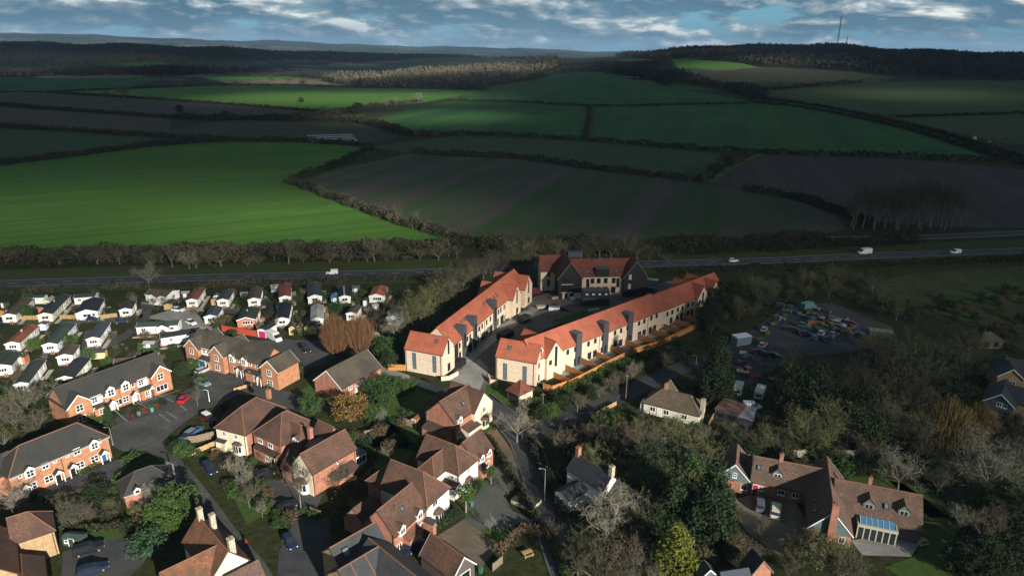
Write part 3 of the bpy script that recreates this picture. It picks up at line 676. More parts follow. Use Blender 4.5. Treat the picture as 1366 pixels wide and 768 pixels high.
    def dormer(s, side, u, y, z, w=1.7, h=1.3, depth=2.5, roof='tile_brown', wall='frame_white', style='casement', rise=.7):
        """small gabled dormer whose face stands at local y (side f looks to -y, b to +y, l to -x, r to +x)"""
        d = bpy.data.objects.new('dormer', None); COL.objects.link(d); d.parent = s.root
        d.location = {'f': (u, y, z), 'b': (u, y, z), 'l': (y, u, z), 'r': (y, u, z)}[side]; d.rotation_euler.z = SIDE[side]
        m = MB(); hw = w/2
        m.quad((-hw,0,0),(hw,0,0),(hw,0,h),(0,0,h+rise-.03),(-hw,0,h)); m.quad((hw,0,0),(hw,depth,0),(hw,depth,h),(hw,0,h)); m.quad((-hw,depth,0),(-hw,0,0),(-hw,0,h),(-hw,depth,h))
        me = m.mesh('dormer', R[wall]); o = link('dormer', me, s.root, d.location.copy(), SIDE[side]); bpy.data.objects.remove(d)
        r = MB(); k = rise/hw; e = .15
        r.slab([(-hw-e,-e,h-e*k),(0,-e,h+rise),(0,depth,h+rise),(-hw-e,depth,h-e*k)], .08); r.slab([(hw+e,-e,h-e*k),(hw+e,depth,h-e*k),(0,depth,h+rise),(0,-e,h+rise)], .08)
        r.build('roof', R[roof], o)
        link('window', win_joint(min(w*.72, 1.35), h*.8, style), o, (0, 0, h*.5))
        return o
    def skylight(s, x, y, z, nrm, w=.8, h=1.1):
        """roof window lying on a slope with local normal nrm"""
        n = Vector(nrm).normalized(); a = n.cross(Vector((0,0,1))).normalized(); b = n.cross(a); m = MB(); g = MB(); c = Vector((x,y,z))
        MT = Matrix.Translation(c) @ Matrix((a, b, n)).transposed().to_4x4()
        for (x0,x1,y0,y1) in ((-w/2,w/2,-h/2,-h/2+.1),(-w/2,w/2,h/2-.1,h/2),(-w/2,-w/2+.1,-h/2+.1,h/2-.1),(w/2-.1,w/2,-h/2+.1,h/2-.1)): m.box(x0,x1,y0,y1,-.05,.1,MT)
        g.box(-w/2+.09, w/2-.09, -h/2+.09, h/2-.09, -.05, .06, MT)
        o = m.build('skylight', R['frame_dark'], s.root); g.build('pane', R['glass_sky'], o)
    def porch(s, side, u, w=1.6, d=1.0, h=2.2, rise=.8, roof='tile_grey', off=0.0, door='door_black', wall='frame_white'):
        """gabled entrance canopy with its door"""
        m = MB(); hw = w/2
        for sx in (-1, 1): m.box(sx*hw-.07, sx*hw+.07, -d, -d+.14, 0, h)
        m.quad((-hw,-d,h),(hw,-d,h),(0,-d,h+rise)); m.quad((hw,-d+.1,h),(-hw,-d+.1,h),(0,-d+.1,h+rise)); m.box(-hw, hw, -d-.02, -d+.12, h-.15, h)
        pos = {'f': (u, off, 0), 'b': (u, off, 0), 'l': (off, u, 0), 'r': (off, u, 0)}[side]
        o = link('porch', m.mesh('porch', R[wall]), s.root, pos, SIDE[side]); r = MB(); e = .12; k = rise/hw
        r.slab([(-hw-e,-d-e,h-e*k+.05),(0,-d-e,h+rise+.05),(0,0,h+rise+.05),(-hw-e,0,h-e*k+.05)], .08); r.slab([(hw+e,-d-e,h-e*k+.05),(hw+e,0,h-e*k+.05),(0,0,h+rise+.05),(0,-d-e,h+rise+.05)], .08)
        r.build('roof', R[roof], o); s.door(side, u, door, off=off)
    def bay(s, side, u, w=2.2, d=.7, h=2.3, z=.4, roof='tile_brown', off=0.0, style='triple', wall='frame_white'):
        """bay window with a small hipped roof"""
        pos = {'f': (u, off, 0), 'b': (u, off, 0), 'l': (off, u, 0), 'r': (off, u, 0)}[side]
        m = MB(); hw = w/2; c = [(-hw, .1), (-hw, -d*.45), (-hw*.55, -d), (hw*.55, -d), (hw, -d*.45), (hw, .1)]
        for i in range(5): m.quad((*c[i], 0), (*c[i+1], 0), (*c[i+1], h), (*c[i], h))
        o = link('bay_window', m.mesh('bay_window', R[wall]), s.root, pos, SIDE[side]); g = MB()
        for i in (1, 2, 3):
            a, b = Vector((*c[i], 0)), Vector((*c[i+1], 0)); t = (b-a); nn = Vector((t.y, -t.x, 0)).normalized()*.02
            n = 2 if i == 2 else 1
            for k in range(n):
                p, q = a + t*((k+.1)/n) + nn, a + t*((k+.9)/n) + nn; g.quad((p.x,p.y,z+.3),(q.x,q.y,z+.3),(q.x,q.y,h-.15),(p.x,p.y,h-.15))
        g.build('pane', R['glass'], o); r = MB(); e = 1.12
        k = [(x*e, y*e if y < 0 else y) for x, y in c]
        for i in range(5): r.quad((*k[i], h-.02), (*k[i+1], h-.02), (k[i+1][0]*.5, .1, h+.75), (k[i][0]*.5, .1, h+.75))
        r.build('roof', R[roof], o)
    def done(s):
        for m, b in s.walls.items(): b.build('wall', R[m], s.root)
        for m, b in s.roofs.items(): b.build('roof', R[m], s.root)
        for m, b in s.ridges.items(): b.build('ridge_tiles', R[m], s.root)
        for (n, m), b in s.extra.items(): b.build(n, R[m], s.root)
        return s.root
# ------------------------------------------------------------------ the new terraces, orange tiled
def terrace_left():
    h = House('terrace_building', Z('A6',220,348), Z('A6',495,398), 6.6, 'long new orange-roofed terrace in buff brick, the one by the mobile home park', 'terrace')
    L = h.L; E = 62.5
    h.block(0, L, 0, 6.8, 6.6, 10.0, 'x', roof='tile_orange', wall='brick_buff', ridge='tile_orange')
    h.block(1.9, L-.3, 6.2, E-1.2, 6.6, 11.0, 'y', roof='tile_orange', wall='brick_buff', ridge='tile_orange')
    for yc in (48.2, 58.8): h.block(.6, L+1.6, yc-3.4, yc+3.4, 6.6, 10.1, 'x', roof='tile_orange', wall='brick_buff', ridge='tile_orange')
    for p in ((290,445),(437,470)): h.winp('f', Z('A6',*p), 1.05, 4.6, 'tall')
    h.win('r', 3.4, 7.2, .9, 3.8, 'dtall', L); h.win('r', 3.4, 1.6, 1.5, 2.2, 'dark2', L); h.win('l', 3.4, 5, 1.2, 1.4, 'dark', 0)
    h.skylight(8.2, 2.2, 6.6+2.2+.1, (0,-1,1)); 
    X = L - .3
    for yc in (13.2, 20.3, 34.6):        # dark clad stair bays rising through the eaves
        h.box('stair_bay', 'clad_grey', X-2.6, X+.35, yc-1.15, yc+1.15, 0, 9.2); h.box('bay_cap', 'lead', X-2.7, X+.45, yc-1.25, yc+1.25, 9.202, 9.32)
        h.win('r', yc, 5.2, 1.0, 4.2, 'dtall', X+.35)
    for yc in (16.8, 18.4, 32.0): h.skylight(X-2.3, yc, 6.6+2.3+.08, (1,0,1), .7, .9)
    for yc in (37.0, 39.0, 41.0): h.skylight(X-2.0, yc, 6.6+2.0+.08, (1,0,1), .6, 1.1)
    h.box('black_panel', 'clad_black', X, X+.06, 6.9, 9.6, 0, 6.3)  # black sheet painted in for the shadow on the set-back wall
    ys = [7.8, 10.6, 15.5, 17.2, 23.2, 25.4, 28.6, 31.4, 37.6, 39.4, 42.2]
    for y in ys: h.win('r', y, 4.7, .95, 1.5, 'dark', X)
    for y in (10.8, 15.2, 22.6, 29.6, 37.2): h.win('r', y, 1.6, 1.0, 2.2, 'dark', X)
    for y in (17.3, 26.0, 31.8, 40.5):
        h.box('garage_shade_panel', 'clad_black', X, X+.05, y-1.3, y+1.3, .05, 2.5); h.door('r', y+2.1, 'door_black', off=X)  # flat black sheet stands for the shade inside each garage opening
    for yc in (48.2, 58.8):
        h.win('r', yc, 6.4, .9, 4.4, 'dtall', L+1.6); h.win('r', yc+.2, 1.6, 1.6, 2.0, 'dark2', L+1.6)
    h.box('black_panel', 'clad_black', L-.3, L-.2, 52.0, 55.0, 0, 6.4); h.win('r', 53.5, 4.4, .9, 1.4, 'single', L-.2)
    for y in (10.0, 23.9, 27.0, 43.6): h.pipe('r', y, 6.4, X)
    h.pipe('f', L-.5, 6.3); h.pipe('f', .3, 6.3)
    return h.done()
def terrace_right():
    h = House('terrace_building', Z('A7',665,225), Z('A5',900,440), 6.6, 'long new orange-roofed terrace in buff brick with timber fenced back gardens', 'terrace')
    L = h.L; E = 79.0
    h.block(-9.0, L, 0, 8.0, 6.6, 10.7, 'x', roof='tile_orange', wall='brick_buff', ridge='tile_orange')
    h.block(L+.02, E, .55, 7.9, 6.0, 9.9, 'x', roof='tile_orange', wall='brick_buff', ridge='tile_orange')
    q = h.loc(Z('A7',612,150), 10.0); xs = [q.x]
    h.block(q.x-2.9, q.x+2.9, -.9, 10.6, 6.6, 10.0, 'y', roof='tile_orange', wall='brick_buff', ridge='tile_orange')
    h.win('f', q.x+.3, 5.8, .9, 5.6, 'dtall', -.9); h.win('f', q.x-1.7, 4.6, 1.0, 1.3, 'dark2', -.9)
    for p in ((1160,283),(1250,258)):
        q = h.loc(Z('A5',*p), 9.6); xs.append(q.x)
        h.block(q.x-2.9, q.x+2.9, -.7, 10.4, 6.0, 9.55, 'y', roof='tile_orange', wall='brick_buff', ridge='tile_orange')
        h.win('f', q.x, 5.7, .9, 3.4, 'dtall', -.7); h.win('f', q.x-.1, 1.4, 1.7, 2.0, 'dark2', -.7); h.win('f', q.x-1.8, 4.6, .9, 1.2, 'dark', -.7)
    h.box('black_panel', 'clad_black', E-3.4, E-1.2, .45, .56, .2, 5.6)
    for p in ((400,590),(570,525),(725,465)):
        q = h.loc(Z('A5',*p), 9.3); x = q.x
        h.box('stair_bay', 'clad_grey', x-1.1, x+1.1, -.4, 2.8, 0, 9.2); h.box('bay_cap', 'lead', x-1.2, x+1.2, -.5, 2.9, 9.202, 9.32)
        h.win('f', x, 1.6, .9, 2.2, 'dark', -.4)
    for p in ((270,723),(317,704),(365,684),(447,652),(490,633),(535,614),(614,583),(652,569),(692,552),(765,523),(798,510),(842,490),(876,476)):
        h.winp('f', Z('A5',*p), 1.0, 1.45, 'dark')
    for p in ((368,742),(453,712),(487,702),(535,678),(615,645),(650,633),(695,610),(768,582),(797,572),(835,555),(863,546)):
        q = h.on(Z('A5',*p), 'y', 0); h.win('f', q.x, 1.25, 1.5, 2.1, 'dark2')
    for p in ((943,465),(974,453),(1008,438),(1038,426),(1074,412),(1103,400)): h.winp('f', Z('A5',*p), 1.0, 1.4, 'dark', .55)
    for p in ((965,513),(1003,497),(1030,487),(1072,467),(1094,457)):
        q = h.on(Z('A5',*p), 'y', .55); h.win('f', q.x, 1.25, 1.4, 2.0, 'dark2', .55)
    for p in ((515,640),(720,560),(820,520)): q = h.on(Z('A5',*p), 'y', 0); h.pipe('f', q.x, 6.4)
    for p in ((1055,420),(1120,395)): q = h.on(Z('A5',*p), 'y', .55); h.pipe('f', q.x, 5.9, .55)
    r = h.done()
    e = House('end_house', Z('A7',135,272), Z('A7',470,330), 6.6, 'orange-roofed end house in buff brick beside the small red-roofed bin store', 'house')
    L = e.L
    e.block(0, L, 0, 6.8, 6.6, 10.0, 'x', roof='tile_orange', wall='brick_buff', ridge='tile_orange')
    for p in ((210,405),(372,430)): e.winp('f', Z('A7',*p), 1.05, 4.6, 'tall')
    e.skylight(3.0, 1.8, 6.6+1.8+.1, (0,-1,1)); e.pipe('f', L-.7, 6.3); e.pipe('f', .3, 6.3)
    for y in (2.0, 4.9): e.win('r', y, 4.8, 1.0, 1.4, 'dark', L); e.win('r', y, 1.4, 1.0, 1.8, 'dark', L)
    e.win('r', 3.4, 7.9, .8, 1.8, 'dark', L); e.done()
    return h
def apartments():
    h = House('apartment_block', Z('E3',300,345), Z('E3',1310,325), 7.5, 'red-roofed block with two black-clad gables standing behind the new terraces', 'apartment block')
    L = h.L
    h.block(0, 8.1, 0, 17, 7.5, 12.9, 'y', roof='tile_red', wall='clad_black', ridge='tile_red', ov=.5, vg=.4, barge='timber_old')
    h.block(L-8.1, L, 0, 14, 7.5, 12.9, 'y', roof='tile_red', wall='clad_black', ridge='tile_red', ov=.5, vg=.4, barge='timber_old')
    h.block(4, L-4, 1.6, 9.6, 7.5, 12.3, 'x', roof='tile_red', wall='brick_buff', ridge='tile_red')
    h.block(-5, 4, 8.4, 15.6, 7.5, 12.0, 'x', roof='tile_red', wall='brick_buff', ridge='tile_red')
    h.box('roof_plant', 'slate_blue', 5.2, 10.4, 12.5, 15.5, 10.8, 12.5)
    h.box('wide_dormer', 'clad_black', 13.0, 17.6, 1.3, 5.4, 7.0, 10.0); h.box('dormer_cap', 'lead', 12.9, 17.7, 1.2, 5.5, 10.002, 10.12)
    h.box('balcony_rail', 'frame_white', 1.0, 5.0, -.2, -.1, 5.0, 5.12); h.box('balcony_rail', 'frame_white', 1.0, 5.0, -.2, -.1, 2.1, 2.25)
    h.win('f', 3.0, 3.7, 3.6, 2.4, 'dark2', 0); h.win('f', 2.5, 6.5, 3.0, 1.0, 'dark2', 0); h.win('f', 6.8, 4.5, 1.0, 2.6, 'dark', 0)
    for u in (1.8, 3.6, 5.8): h.box('store_wall', 'brick_buff', u-.3, u+.3, -.25, -.02, 0, 1.9)
    h.box('store_wall', 'brick_buff', 5.4, 8.0, -.25, -.02, 0, 2.0)
    for p in ((632,385),(632,435),(975,375),(975,425)): h.winp('f', Z('E3',*p), 1.1, 1.7, 'dark', 1.6)
    for u in (12.0, 14.2, 16.6, 19.4): h.win('f', u, 5.6, 1.3, 1.9, 'dark', 1.6); h.win('f', u, 2.2, 1.6, 2.4, 'dark2', 1.6)
    for p in ((1115,335),(1105,440)): h.winp('f', Z('E3',*p), .9, 1.6, 'blue', 0)
    for p in ((190,300),(185,400)): h.winp('f', Z('E3',*p), 1.0, 2.4, 'dtall', 8.4)
    h.skylight(10.6, 2.5, 8.7, (0,-1.2,1), .9, .9); h.skylight(20.2, 2.5, 8.7, (0,-1.2,1), .9, .9)
    return h.done()
terrace_left(); TR = terrace_right(); apartments()
# ------------------------------------------------------------------ brick terraces of the estate on the left
def sashes(h, pts, reg, side='f', w=1.25, hh=1.35, off=0.0, st='sash'):
    for p in pts: h.winp(side, Z(reg, *p), w, hh, st, off)
def terrace_a():
    h = House('brick_terrace', Z('B1',493,572), Z('B1',1243,292), 5.2, 'orange brick terrace with dark grey roof and white gable ends beside the marked parking bays', 'terrace'); L = h.L
    h.block(0, L, 1.3, 9.0, 5.2, 8.6, 'x', roof='tile_grey', wall='brick_orange', ridge='ridge_dark')
    h.block(0, 4.9, 0, 9.6, 5.2, 7.45, 'y', roof='tile_grey', wall='brick_orange', ridge='ridge_dark', barge='frame_white')
    h.block(L-4.6, L, 0, 8.4, 5.2, 7.3, 'y', roof='tile_grey', wall='brick_orange', ridge='ridge_dark', barge='frame_white')
    sashes(h, ((583,570),(1173,340)), 'B1', w=1.5, hh=1.6); h.win('f', L-2.6, 1.5, 2.8, 1.5, 'triple'); h.win('f', 2.4, 1.5, 1.6, 1.5, 'sash')
    for x0, x1 in ((5.2, 7.6), (15.8, 18.2)):
        h.box('white_boarding', 'frame_white', x0, x1, 1.05, 1.29, 3.1, 5.1); h.win('f', (x0+x1)/2-.4, 4.2, 1.2, 1.3, 'sash', 1.05); h.lean(x0, x1, 0.1, 1.28, 3.1, 2.4, 'tile_grey', 'brick_orange')
        h.win('f', (x0+x1)/2+.3, 1.4, 1.3, 1.2, 'sash', .1)
    for u in (9.6, 13.0): h.dormer('f', u, .9, 3.6, 1.9, 2.0, 2.6, 'tile_grey', 'frame_white', 'sash', .8)
    h.win('f', 11.9-3.7, 4.3, .7, .9, 'single', 1.3); h.win('f', 14.8, 4.3, .7, .9, 'single', 1.3)
    h.porch('f', 9.4, off=1.3, door='door_white'); h.porch('f', 14.6, off=1.3, door='door_white'); h.porch('f', 5.2, 1.4, .9, off=1.1); h.porch('f', L-4.9, 1.5, 1.1, off=1.1, door='door_black')
    h.win('f', 12.7, 1.5, 1.4, 1.4, 'sash', 1.3); h.win('f', 11.0, 1.4, 1.4, 1.5, 'casement', 1.3)
    h.pipe('f', 11.6, 5.1, 1.3); h.pipe('f', 8.0, 5.1, 1.3); return h.done()
def terrace_b():
    h = House('brick_terrace', Z('B3',65,472), Z('B3',788,168), 5.2, 'hip-roofed brick terrace of four white porches at the left edge', 'terrace'); L = h.L
    h.block(0, L, 0, 7.2, 5.2, 8.7, 'x', (1, 1), 'tile_grey', 'brick_orange', ridge='ridge_tile')
    h.block(-4.5, 2.5, 3.0, 9.5, 4.6, 7.2, 'x', (1, 0), 'tile_grey', 'brick_orange')
    h.box('fascia', 'frame_white', -.2, L+.2, -.36, -.33, 4.75, 4.98)
    for p in ((215,445),(685,240)): q = h.on(Z('B3', *p), 'y', 0); h.dormer('f', q.x, -.4, 3.55, 1.7, 1.75, 2.2, 'tile_grey', 'frame_white', 'sash', .7)
    sashes(h, ((330,387),(562,283)), 'B3'); 
    for p in ((145,462),(400,350),(490,310),(728,208)): h.winp('f', Z('B3',*p), .6, .8, 'single')
    for p in ((235,530),(355,470),(585,370),(690,325)): q = h.on(Z('B3',*p), 'y', 0); h.win('f', q.x, 1.5, 1.5, 1.4, 'sash')
    for p, d in (((175,540),'door_black'),((420,450),'door_black'),((525,400),'door_black'),((755,310),'door_blue')): q = h.on(Z('B3',*p), 'y', 0); h.porch('f', q.x, 1.5, 1.0, door=d)
    q = h.on(Z('B3',455,380), 'y', 0); h.pipe('f', q.x, 5.0); return h.done()
def terrace_c():
    h = House('brick_terrace', Z('B2',90,222), Z('B2',765,412), 5.2, 'orange brick terrace with stepped grey-brown roofs and a blue garage door', 'terrace'); L = h.L
    h.block(0, 27.5, 1.3, 8.2, 5.2, 8.3, 'x', roof='tile_tan', wall='brick_orange', ridge='ridge_dark')
    for x0, x1, y1 in ((0, 4.8, 8.8), (9.2, 14.2, 9.0), (27.4, L, 7.2)):
        h.block(x0, x1, 0, y1, 5.2, 7.5, 'y', roof='tile_tan', wall='brick_orange', ridge='ridge_dark', barge='frame_white')
        h.win('f', (x0+x1)/2, 4.1, 1.5, 1.6, 'sash'); h.win('f', (x0+x1)/2, 1.4, 1.7, 1.5, 'sash')
    h.box('white_boarding', 'frame_white', 4.9, 9.1, 1.05, 1.29, 3.2, 5.1); h.win('f', 6, 4.3, 1.2, 1.1, 'sash', 1.05); h.win('f', 7.8, 4.3, 1.2, 1.1, 'sash', 1.05)
    h.lean(4.9, 9.1, -.2, 1.28, 3.2, 2.5, 'tile_grey', 'brick_orange'); h.door('f', 6.2, 'door_blue', 2.3, 2.2, -.2, label='wide blue garage door'); h.win('f', 8.2, 1.3, 1.0, 1.1, 'single', -.2)
    for u in (16.2, 20.6): h.dormer('f', u, .9, 3.5, 1.8, 1.9, 2.4, 'tile_tan', 'frame_white', 'sash', .75)
    for u in (18.4, 22.6, 24.6): h.win('f', u, 4.3, .7, .9, 'single', 1.3)
    h.porch('f', 18.9, off=1.3); h.porch('f', 23.0, off=1.3); h.lean(21.6, 26.8, .1, 1.28, 3.0, 2.3, 'tile_grey', 'brick_orange'); h.win('f', 25.2, 1.3, 1.4, 1.2, 'sash', .1)
    h.win('f', 16.8, 1.5, 1.4, 1.4, 'sash', 1.3); h.pipe('f', 14.5, 5, 1.3); h.porch('f', 27.0, 1.3, .8, off=.1)
    return h.done()
terrace_a(); terrace_b(); terrace_c()
def coach_house():
    h = House('coach_house', Z('',455,517.5), Z('',508,488), 3.4, 'plain brick gabled building with grey-tan roof left of the new terrace', 'house', pc=Z('',419.5,505.6)); L = h.L
    h.block(0, L, 0, h.W, 3.4, 7.0, 'x', roof='tile_tan', wall='brick_red', ridge='ridge_dark', barge='frame_white')
    h.win('f', 3, 2.3, 1.2, 1.2, 'sash'); h.win('f', 7, 2.3, 1.2, 1.2, 'sash'); h.door('f', 5, 'door_white'); h.pipe('l', .3, 3.2); return h.done()
def garage_hip():
    h = House('garage', Z('B3',910,605), Z('B3',1272,478), 2.8, 'small hip-roofed brick garage block beside the estate road', 'garage', pc=Z('B3',845,505))
    h.block(0, h.L, 0, h.W, 2.8, 5.3, 'x', (1,1), 'tile_grey', 'brick_red', ridge='ridge_dark'); h.box('fascia', 'frame_white', -.2, h.L+.2, -.36, -.33, 2.4, 2.6)
    h.dormer('f', 2.1, -.3, 2.3, 1.2, 1.0, 1.5, 'tile_grey', 'frame_white', 'single', .6)
    h.door('f', 5.4, 'timber_tan', 2.2, 2.0); h.door('f', 7.4, 'timber_tan', 1.2, 2.0); return h.done()
coach_house(); garage_hip()
# ------------------------------------------------------------------ detached houses in the middle
def d1():
    h = House('detached_house', Z('B4',462,282), Z('B4',715,110), 5.2, 'cream house with brown hipped roof and bay window next to the dark red van', 'house', pc=Z('B4',318,207)); L, W = h.L, h.W
    h.block(0, L, 0, W, 5.2, 8.8, 'x', (1,1), 'tile_brown', 'cream', ridge='ridge_tile'); h.box('brick_side', 'brick_red', .3, L, -.07, 0, 0, 5.0)
    h.win('l', W-2.2, 4.0, .9, 1.1, 'casement'); h.win('l', 2.4, 4.0, .9, 1.1, 'casement'); h.bay('l', 2.2, roof='tile_brown'); h.door('l', W-.9, 'door_black')
    h.block(3.5, 9, W+.02, W+3.8, 3.0, 5.6, 'x', (1,0), 'tile_brown', 'brick_red'); h.lean(-.8, 0, W-2.6, W-.2, 2.6, 2.2, 'tile_grey', 'cream', 'x1')
    h.chimney(L-.6, W/2-.5, 7.0, 9.0, .8); h.pipe('l', .1, 5.0); return h.done()
def d2():
    h = House('detached_house', Z('B4',690,350), Z('B4',935,215), 5.2, 'brick house with brown hipped roof in the middle of the row of three', 'house', pc=Z('B4',520,265)); L, W = h.L, h.W
    h.block(0, L, 0, W, 5.2, 9.0, 'x', (1,1), 'tile_brown', 'brick_red', ridge='ridge_tile')
    h.block(2.2, 7.6, -3.4, 4.0, 4.6, 7.6, 'y', (1,0), 'tile_brown', 'brick_red', ridge='ridge_tile')
    h.dormer('l', -1.4, 2.6, 4.3, 1.8, 1.4, 2.4, 'tile_brown', 'frame_white')
    h.win('l', W-2.2, 3.9, 1.4, 1.1, 'casement'); h.win('l', W-5.4, 3.9, 1.4, 1.1, 'casement'); h.bay('l', W-3.0, 2.8, .9); h.lean(-1.1, 0, .6, W-1.2, 3.1, 2.5, 'tile_brown', 'brick_red', 'x1')
    h.door('l', 1.4, 'door_black', off=-1.1); h.pipe('l', W-.2, 5.0); h.win('l', 3.2, 1.4, 1.2, 1.2, 'casement', -1.1); return h.done()
def d3():
    h = House('detached_house', Z('B4',892,530), Z('B4',1172,365), 5.2, 'house with cream gable and long brown roof behind the white birch', 'house'); L, W = h.L, 5.6
    h.block(0, L, 0, W, 5.2, 8.3, 'x', roof='tile_brown', wall='brick_red', ridge='ridge_tile'); h.box('render_front', 'cream', -.06, 0, .02, W-.02, 0, 5.15)
    h.mb(h.extra, ('render_gable', 'cream')).quad((-.06,W,5.15),(-.06,0,5.15),(-.06,W/2,8.15))
    h.win('l', W/2, 4.1, 1.5, 1.2, 'triple', -.06); h.bay('l', W/2, 2.6, .9, off=-.06); h.win('f', 6.2, 4.4, .5, .9, 'single'); h.lean(4.2, 9.6, -2.4, 0, 3.0, 2.1, 'tile_brown', 'brick_red')
    h.block(7.6, 12.4, W-.4, W+4.2, 5.0, 8.4, 'y', (0,0), 'tile_brown', 'brick_red', ridge='ridge_tile'); h.block(.4, 5.2, W-.5, W+4.2, 2.9, 5.6, 'y', (0,0), 'tile_brown', 'brick_red')
    h.box('flat_roof', 'lead', 4.4, 8.4, W, W+1.8, 5.0, 6.2); h.chimney(6.6, W+2.6, 4.5, 8.6, .8); h.pipe('f', L-.4, 5.0); h.pipe('f', .2, 5.0)
    h.box('conservatory', 'frame_white', L+.02, L+3.2, .6, 3.6, 0, 2.3); h.box('conservatory_roof', 'glass', L+.0, L+3.3, .5, 3.7, 2.31, 2.5); h.win('f', L+1.6, 1.2, 2.4, 1.7, 'triple', .6); return h.done()
def d4():
    h = House('detached_house', Z('E4',585,482), Z('E4',755,370), 5.2, 'large brown-roofed house with cream gable nearest the entrance of the new terraces', 'house', pc=Z('E4',255,395)); L, W = h.L, h.W
    h.block(0, 10.0, 0, W, 5.2, 8.9, 'x', roof='tile_brown', wall='brick_red', ridge='ridge_tile')
    h.block(5.9, 12.4, -.9, W, 5.2, 8.7, 'y', roof='tile_brown', wall='cream', ridge='tile_brown')
    h.win('f', 9.3, 4.3, 1.1, 1.2, 'casement', -.9); h.bay('f', 9.2, 2.4, .9, off=-.9, wall='cream'); h.lean(2.2, 6.4, -2.2, 0, 3.1, 2.3, 'tile_brown', 'cream'); h.door('f', 3.0, 'door_white', off=-2.2)
    h.dormer('f', 1.5, -.4, 4.3, 1.5, 1.3, 2.2, 'tile_brown', 'frame_white'); h.skylight(5.0, 1.6, 6.9, (0,-.95,1)); h.win('f', 1.5, 1.5, 1.3, 1.3, 'casement')
    h.lean(-2.2, 0, .6, W-.6, 3.2, 2.4, 'tile_brown', 'brick_red', 'x1'); h.pipe('f', .1, 5.0)
    h.block(5.0, 9.5, W-.3, W+4.4, 4.0, 6.6, 'y', (0,1), 'tile_brown', 'brick_red'); return h.done()
def d5():
    h = House('detached_house', Z('B7',655,232), Z('B7',922,340), 5.2, 'white rendered house with dark brown hipped roof and brick wing with red door', 'house', pc=Z('B7',1038,240)); L, W = h.L, h.W
    h.block(0, L, 0, W, 5.2, 8.6, 'x', (0,1), 'tile_brown', 'white', ridge='ridge_tile')
    h.block(2.6, 6.8, -3.2, 2, 5.0, 7.4, 'y', (1,0), 'tile_brown', 'white', ridge='ridge_tile')
    h.win('r', W/2, 4.1, .7, 1.2, 'casement', L); h.bay('r', W/2-.3, 2.0, .9, off=L, wall='white'); h.win('f', L-1.6, 3.8, .6, .6, 'single')
    h.block(3.6, L-.4, W-.2, W+5.8, 4.4, 7.6, 'y', (0,0), 'tile_brown', 'brick_red', ridge='ridge_tile')
    X = L-.4
    for y in (W+1.6, W+4.0): h.dormer('r', y, X+.36, 3.4, 1.5, 1.2, 2.2, 'tile_brown', 'frame_white')
    h.door('r', W+1.2, 'door_red', off=X); h.win('r', W+3.8, 1.5, 1.6, 1.3, 'triple', X); h.lean(X, X+1.0, W+.4, W+2.2, 2.9, 2.4, 'slate', 'brick_red', 'x0')
    h.lean(L-3.2, L, -1.6, 0, 3.0, 2.4, 'tile_brown', 'white'); h.pipe('f', L-.1, 5.0); return h.done()
def d6():
    h = House('detached_house', Z('B7',488,450), Z('B7',718,545), 5.2, 'white rendered house with two dormers and a long brick gabled wing', 'house', pc=Z('B7',878,430)); L, W = h.L, h.W
    h.block(-2.5, L, 0, W, 5.2, 9.0, 'x', (0,1), 'tile_brown', 'white', ridge='ridge_tile')
    h.bay('r', W/2-.6, 2.2, 1.0, off=L, wall='white'); h.win('r', W/2-1, 4.2, 1.4, 1.1, 'casement', L)
    g = h; X = L-.35
    h.block(X-6.6, X, -8.4, .4, 4.6, 8.2, 'y', (0,0), 'tile_brown', 'brick_red', ridge='ridge_tile')
    for y in (-6.6, -2.0): h.dormer('r', y, X+.36, 3.6, 1.6, 1.4, 2.6, 'tile_brown', 'frame_white', 'casement', .8)
    h.skylight(X-1.7, -4.2, 6.4, (1.05,0,1), .7, .9); h.skylight(X-2.6, -5.2, 7.4, (1.05,0,1), .3, .3)
    h.lean(X, X+1.4, -6.2, -2.8, 3.2, 2.4, 'tile_mottle', 'brick_red', 'x0'); h.win('r', -7.3, 1.5, 1.2, 1.3, 'casement', X); h.win('r', -1.5, 1.5, 1.5, 1.3, 'casement', X); h.win('r', -4.4, 1.3, 1.6, 1.1, 'triple', X+1.4)
    h.win('f', X-4.2, 4.6, .5, 1.5, 'single', -8.4); h.pipe('f', X-.2, 4.4, -8.4); h.pipe('r', -.1, 5.0, X)
    h.block(X-12.2, X-7.2, -7.6, -2.4, 2.8, 5.6, 'y', (0,0), 'tile_brown', 'brick_red')
    h.block(-6.8, -2.0, 1.2, W+1.2, 4.4, 7.4, 'x', (1,0), 'tile_brown', 'brick_red', ridge='ridge_tile'); h.lean(X+.0, X+2.2, -.9, 0, 2.8, 2.4, 'slate', 'brick_red', 'y1'); return h.done()
for f in (d1, d2, d3, d4, d5, d6): f()
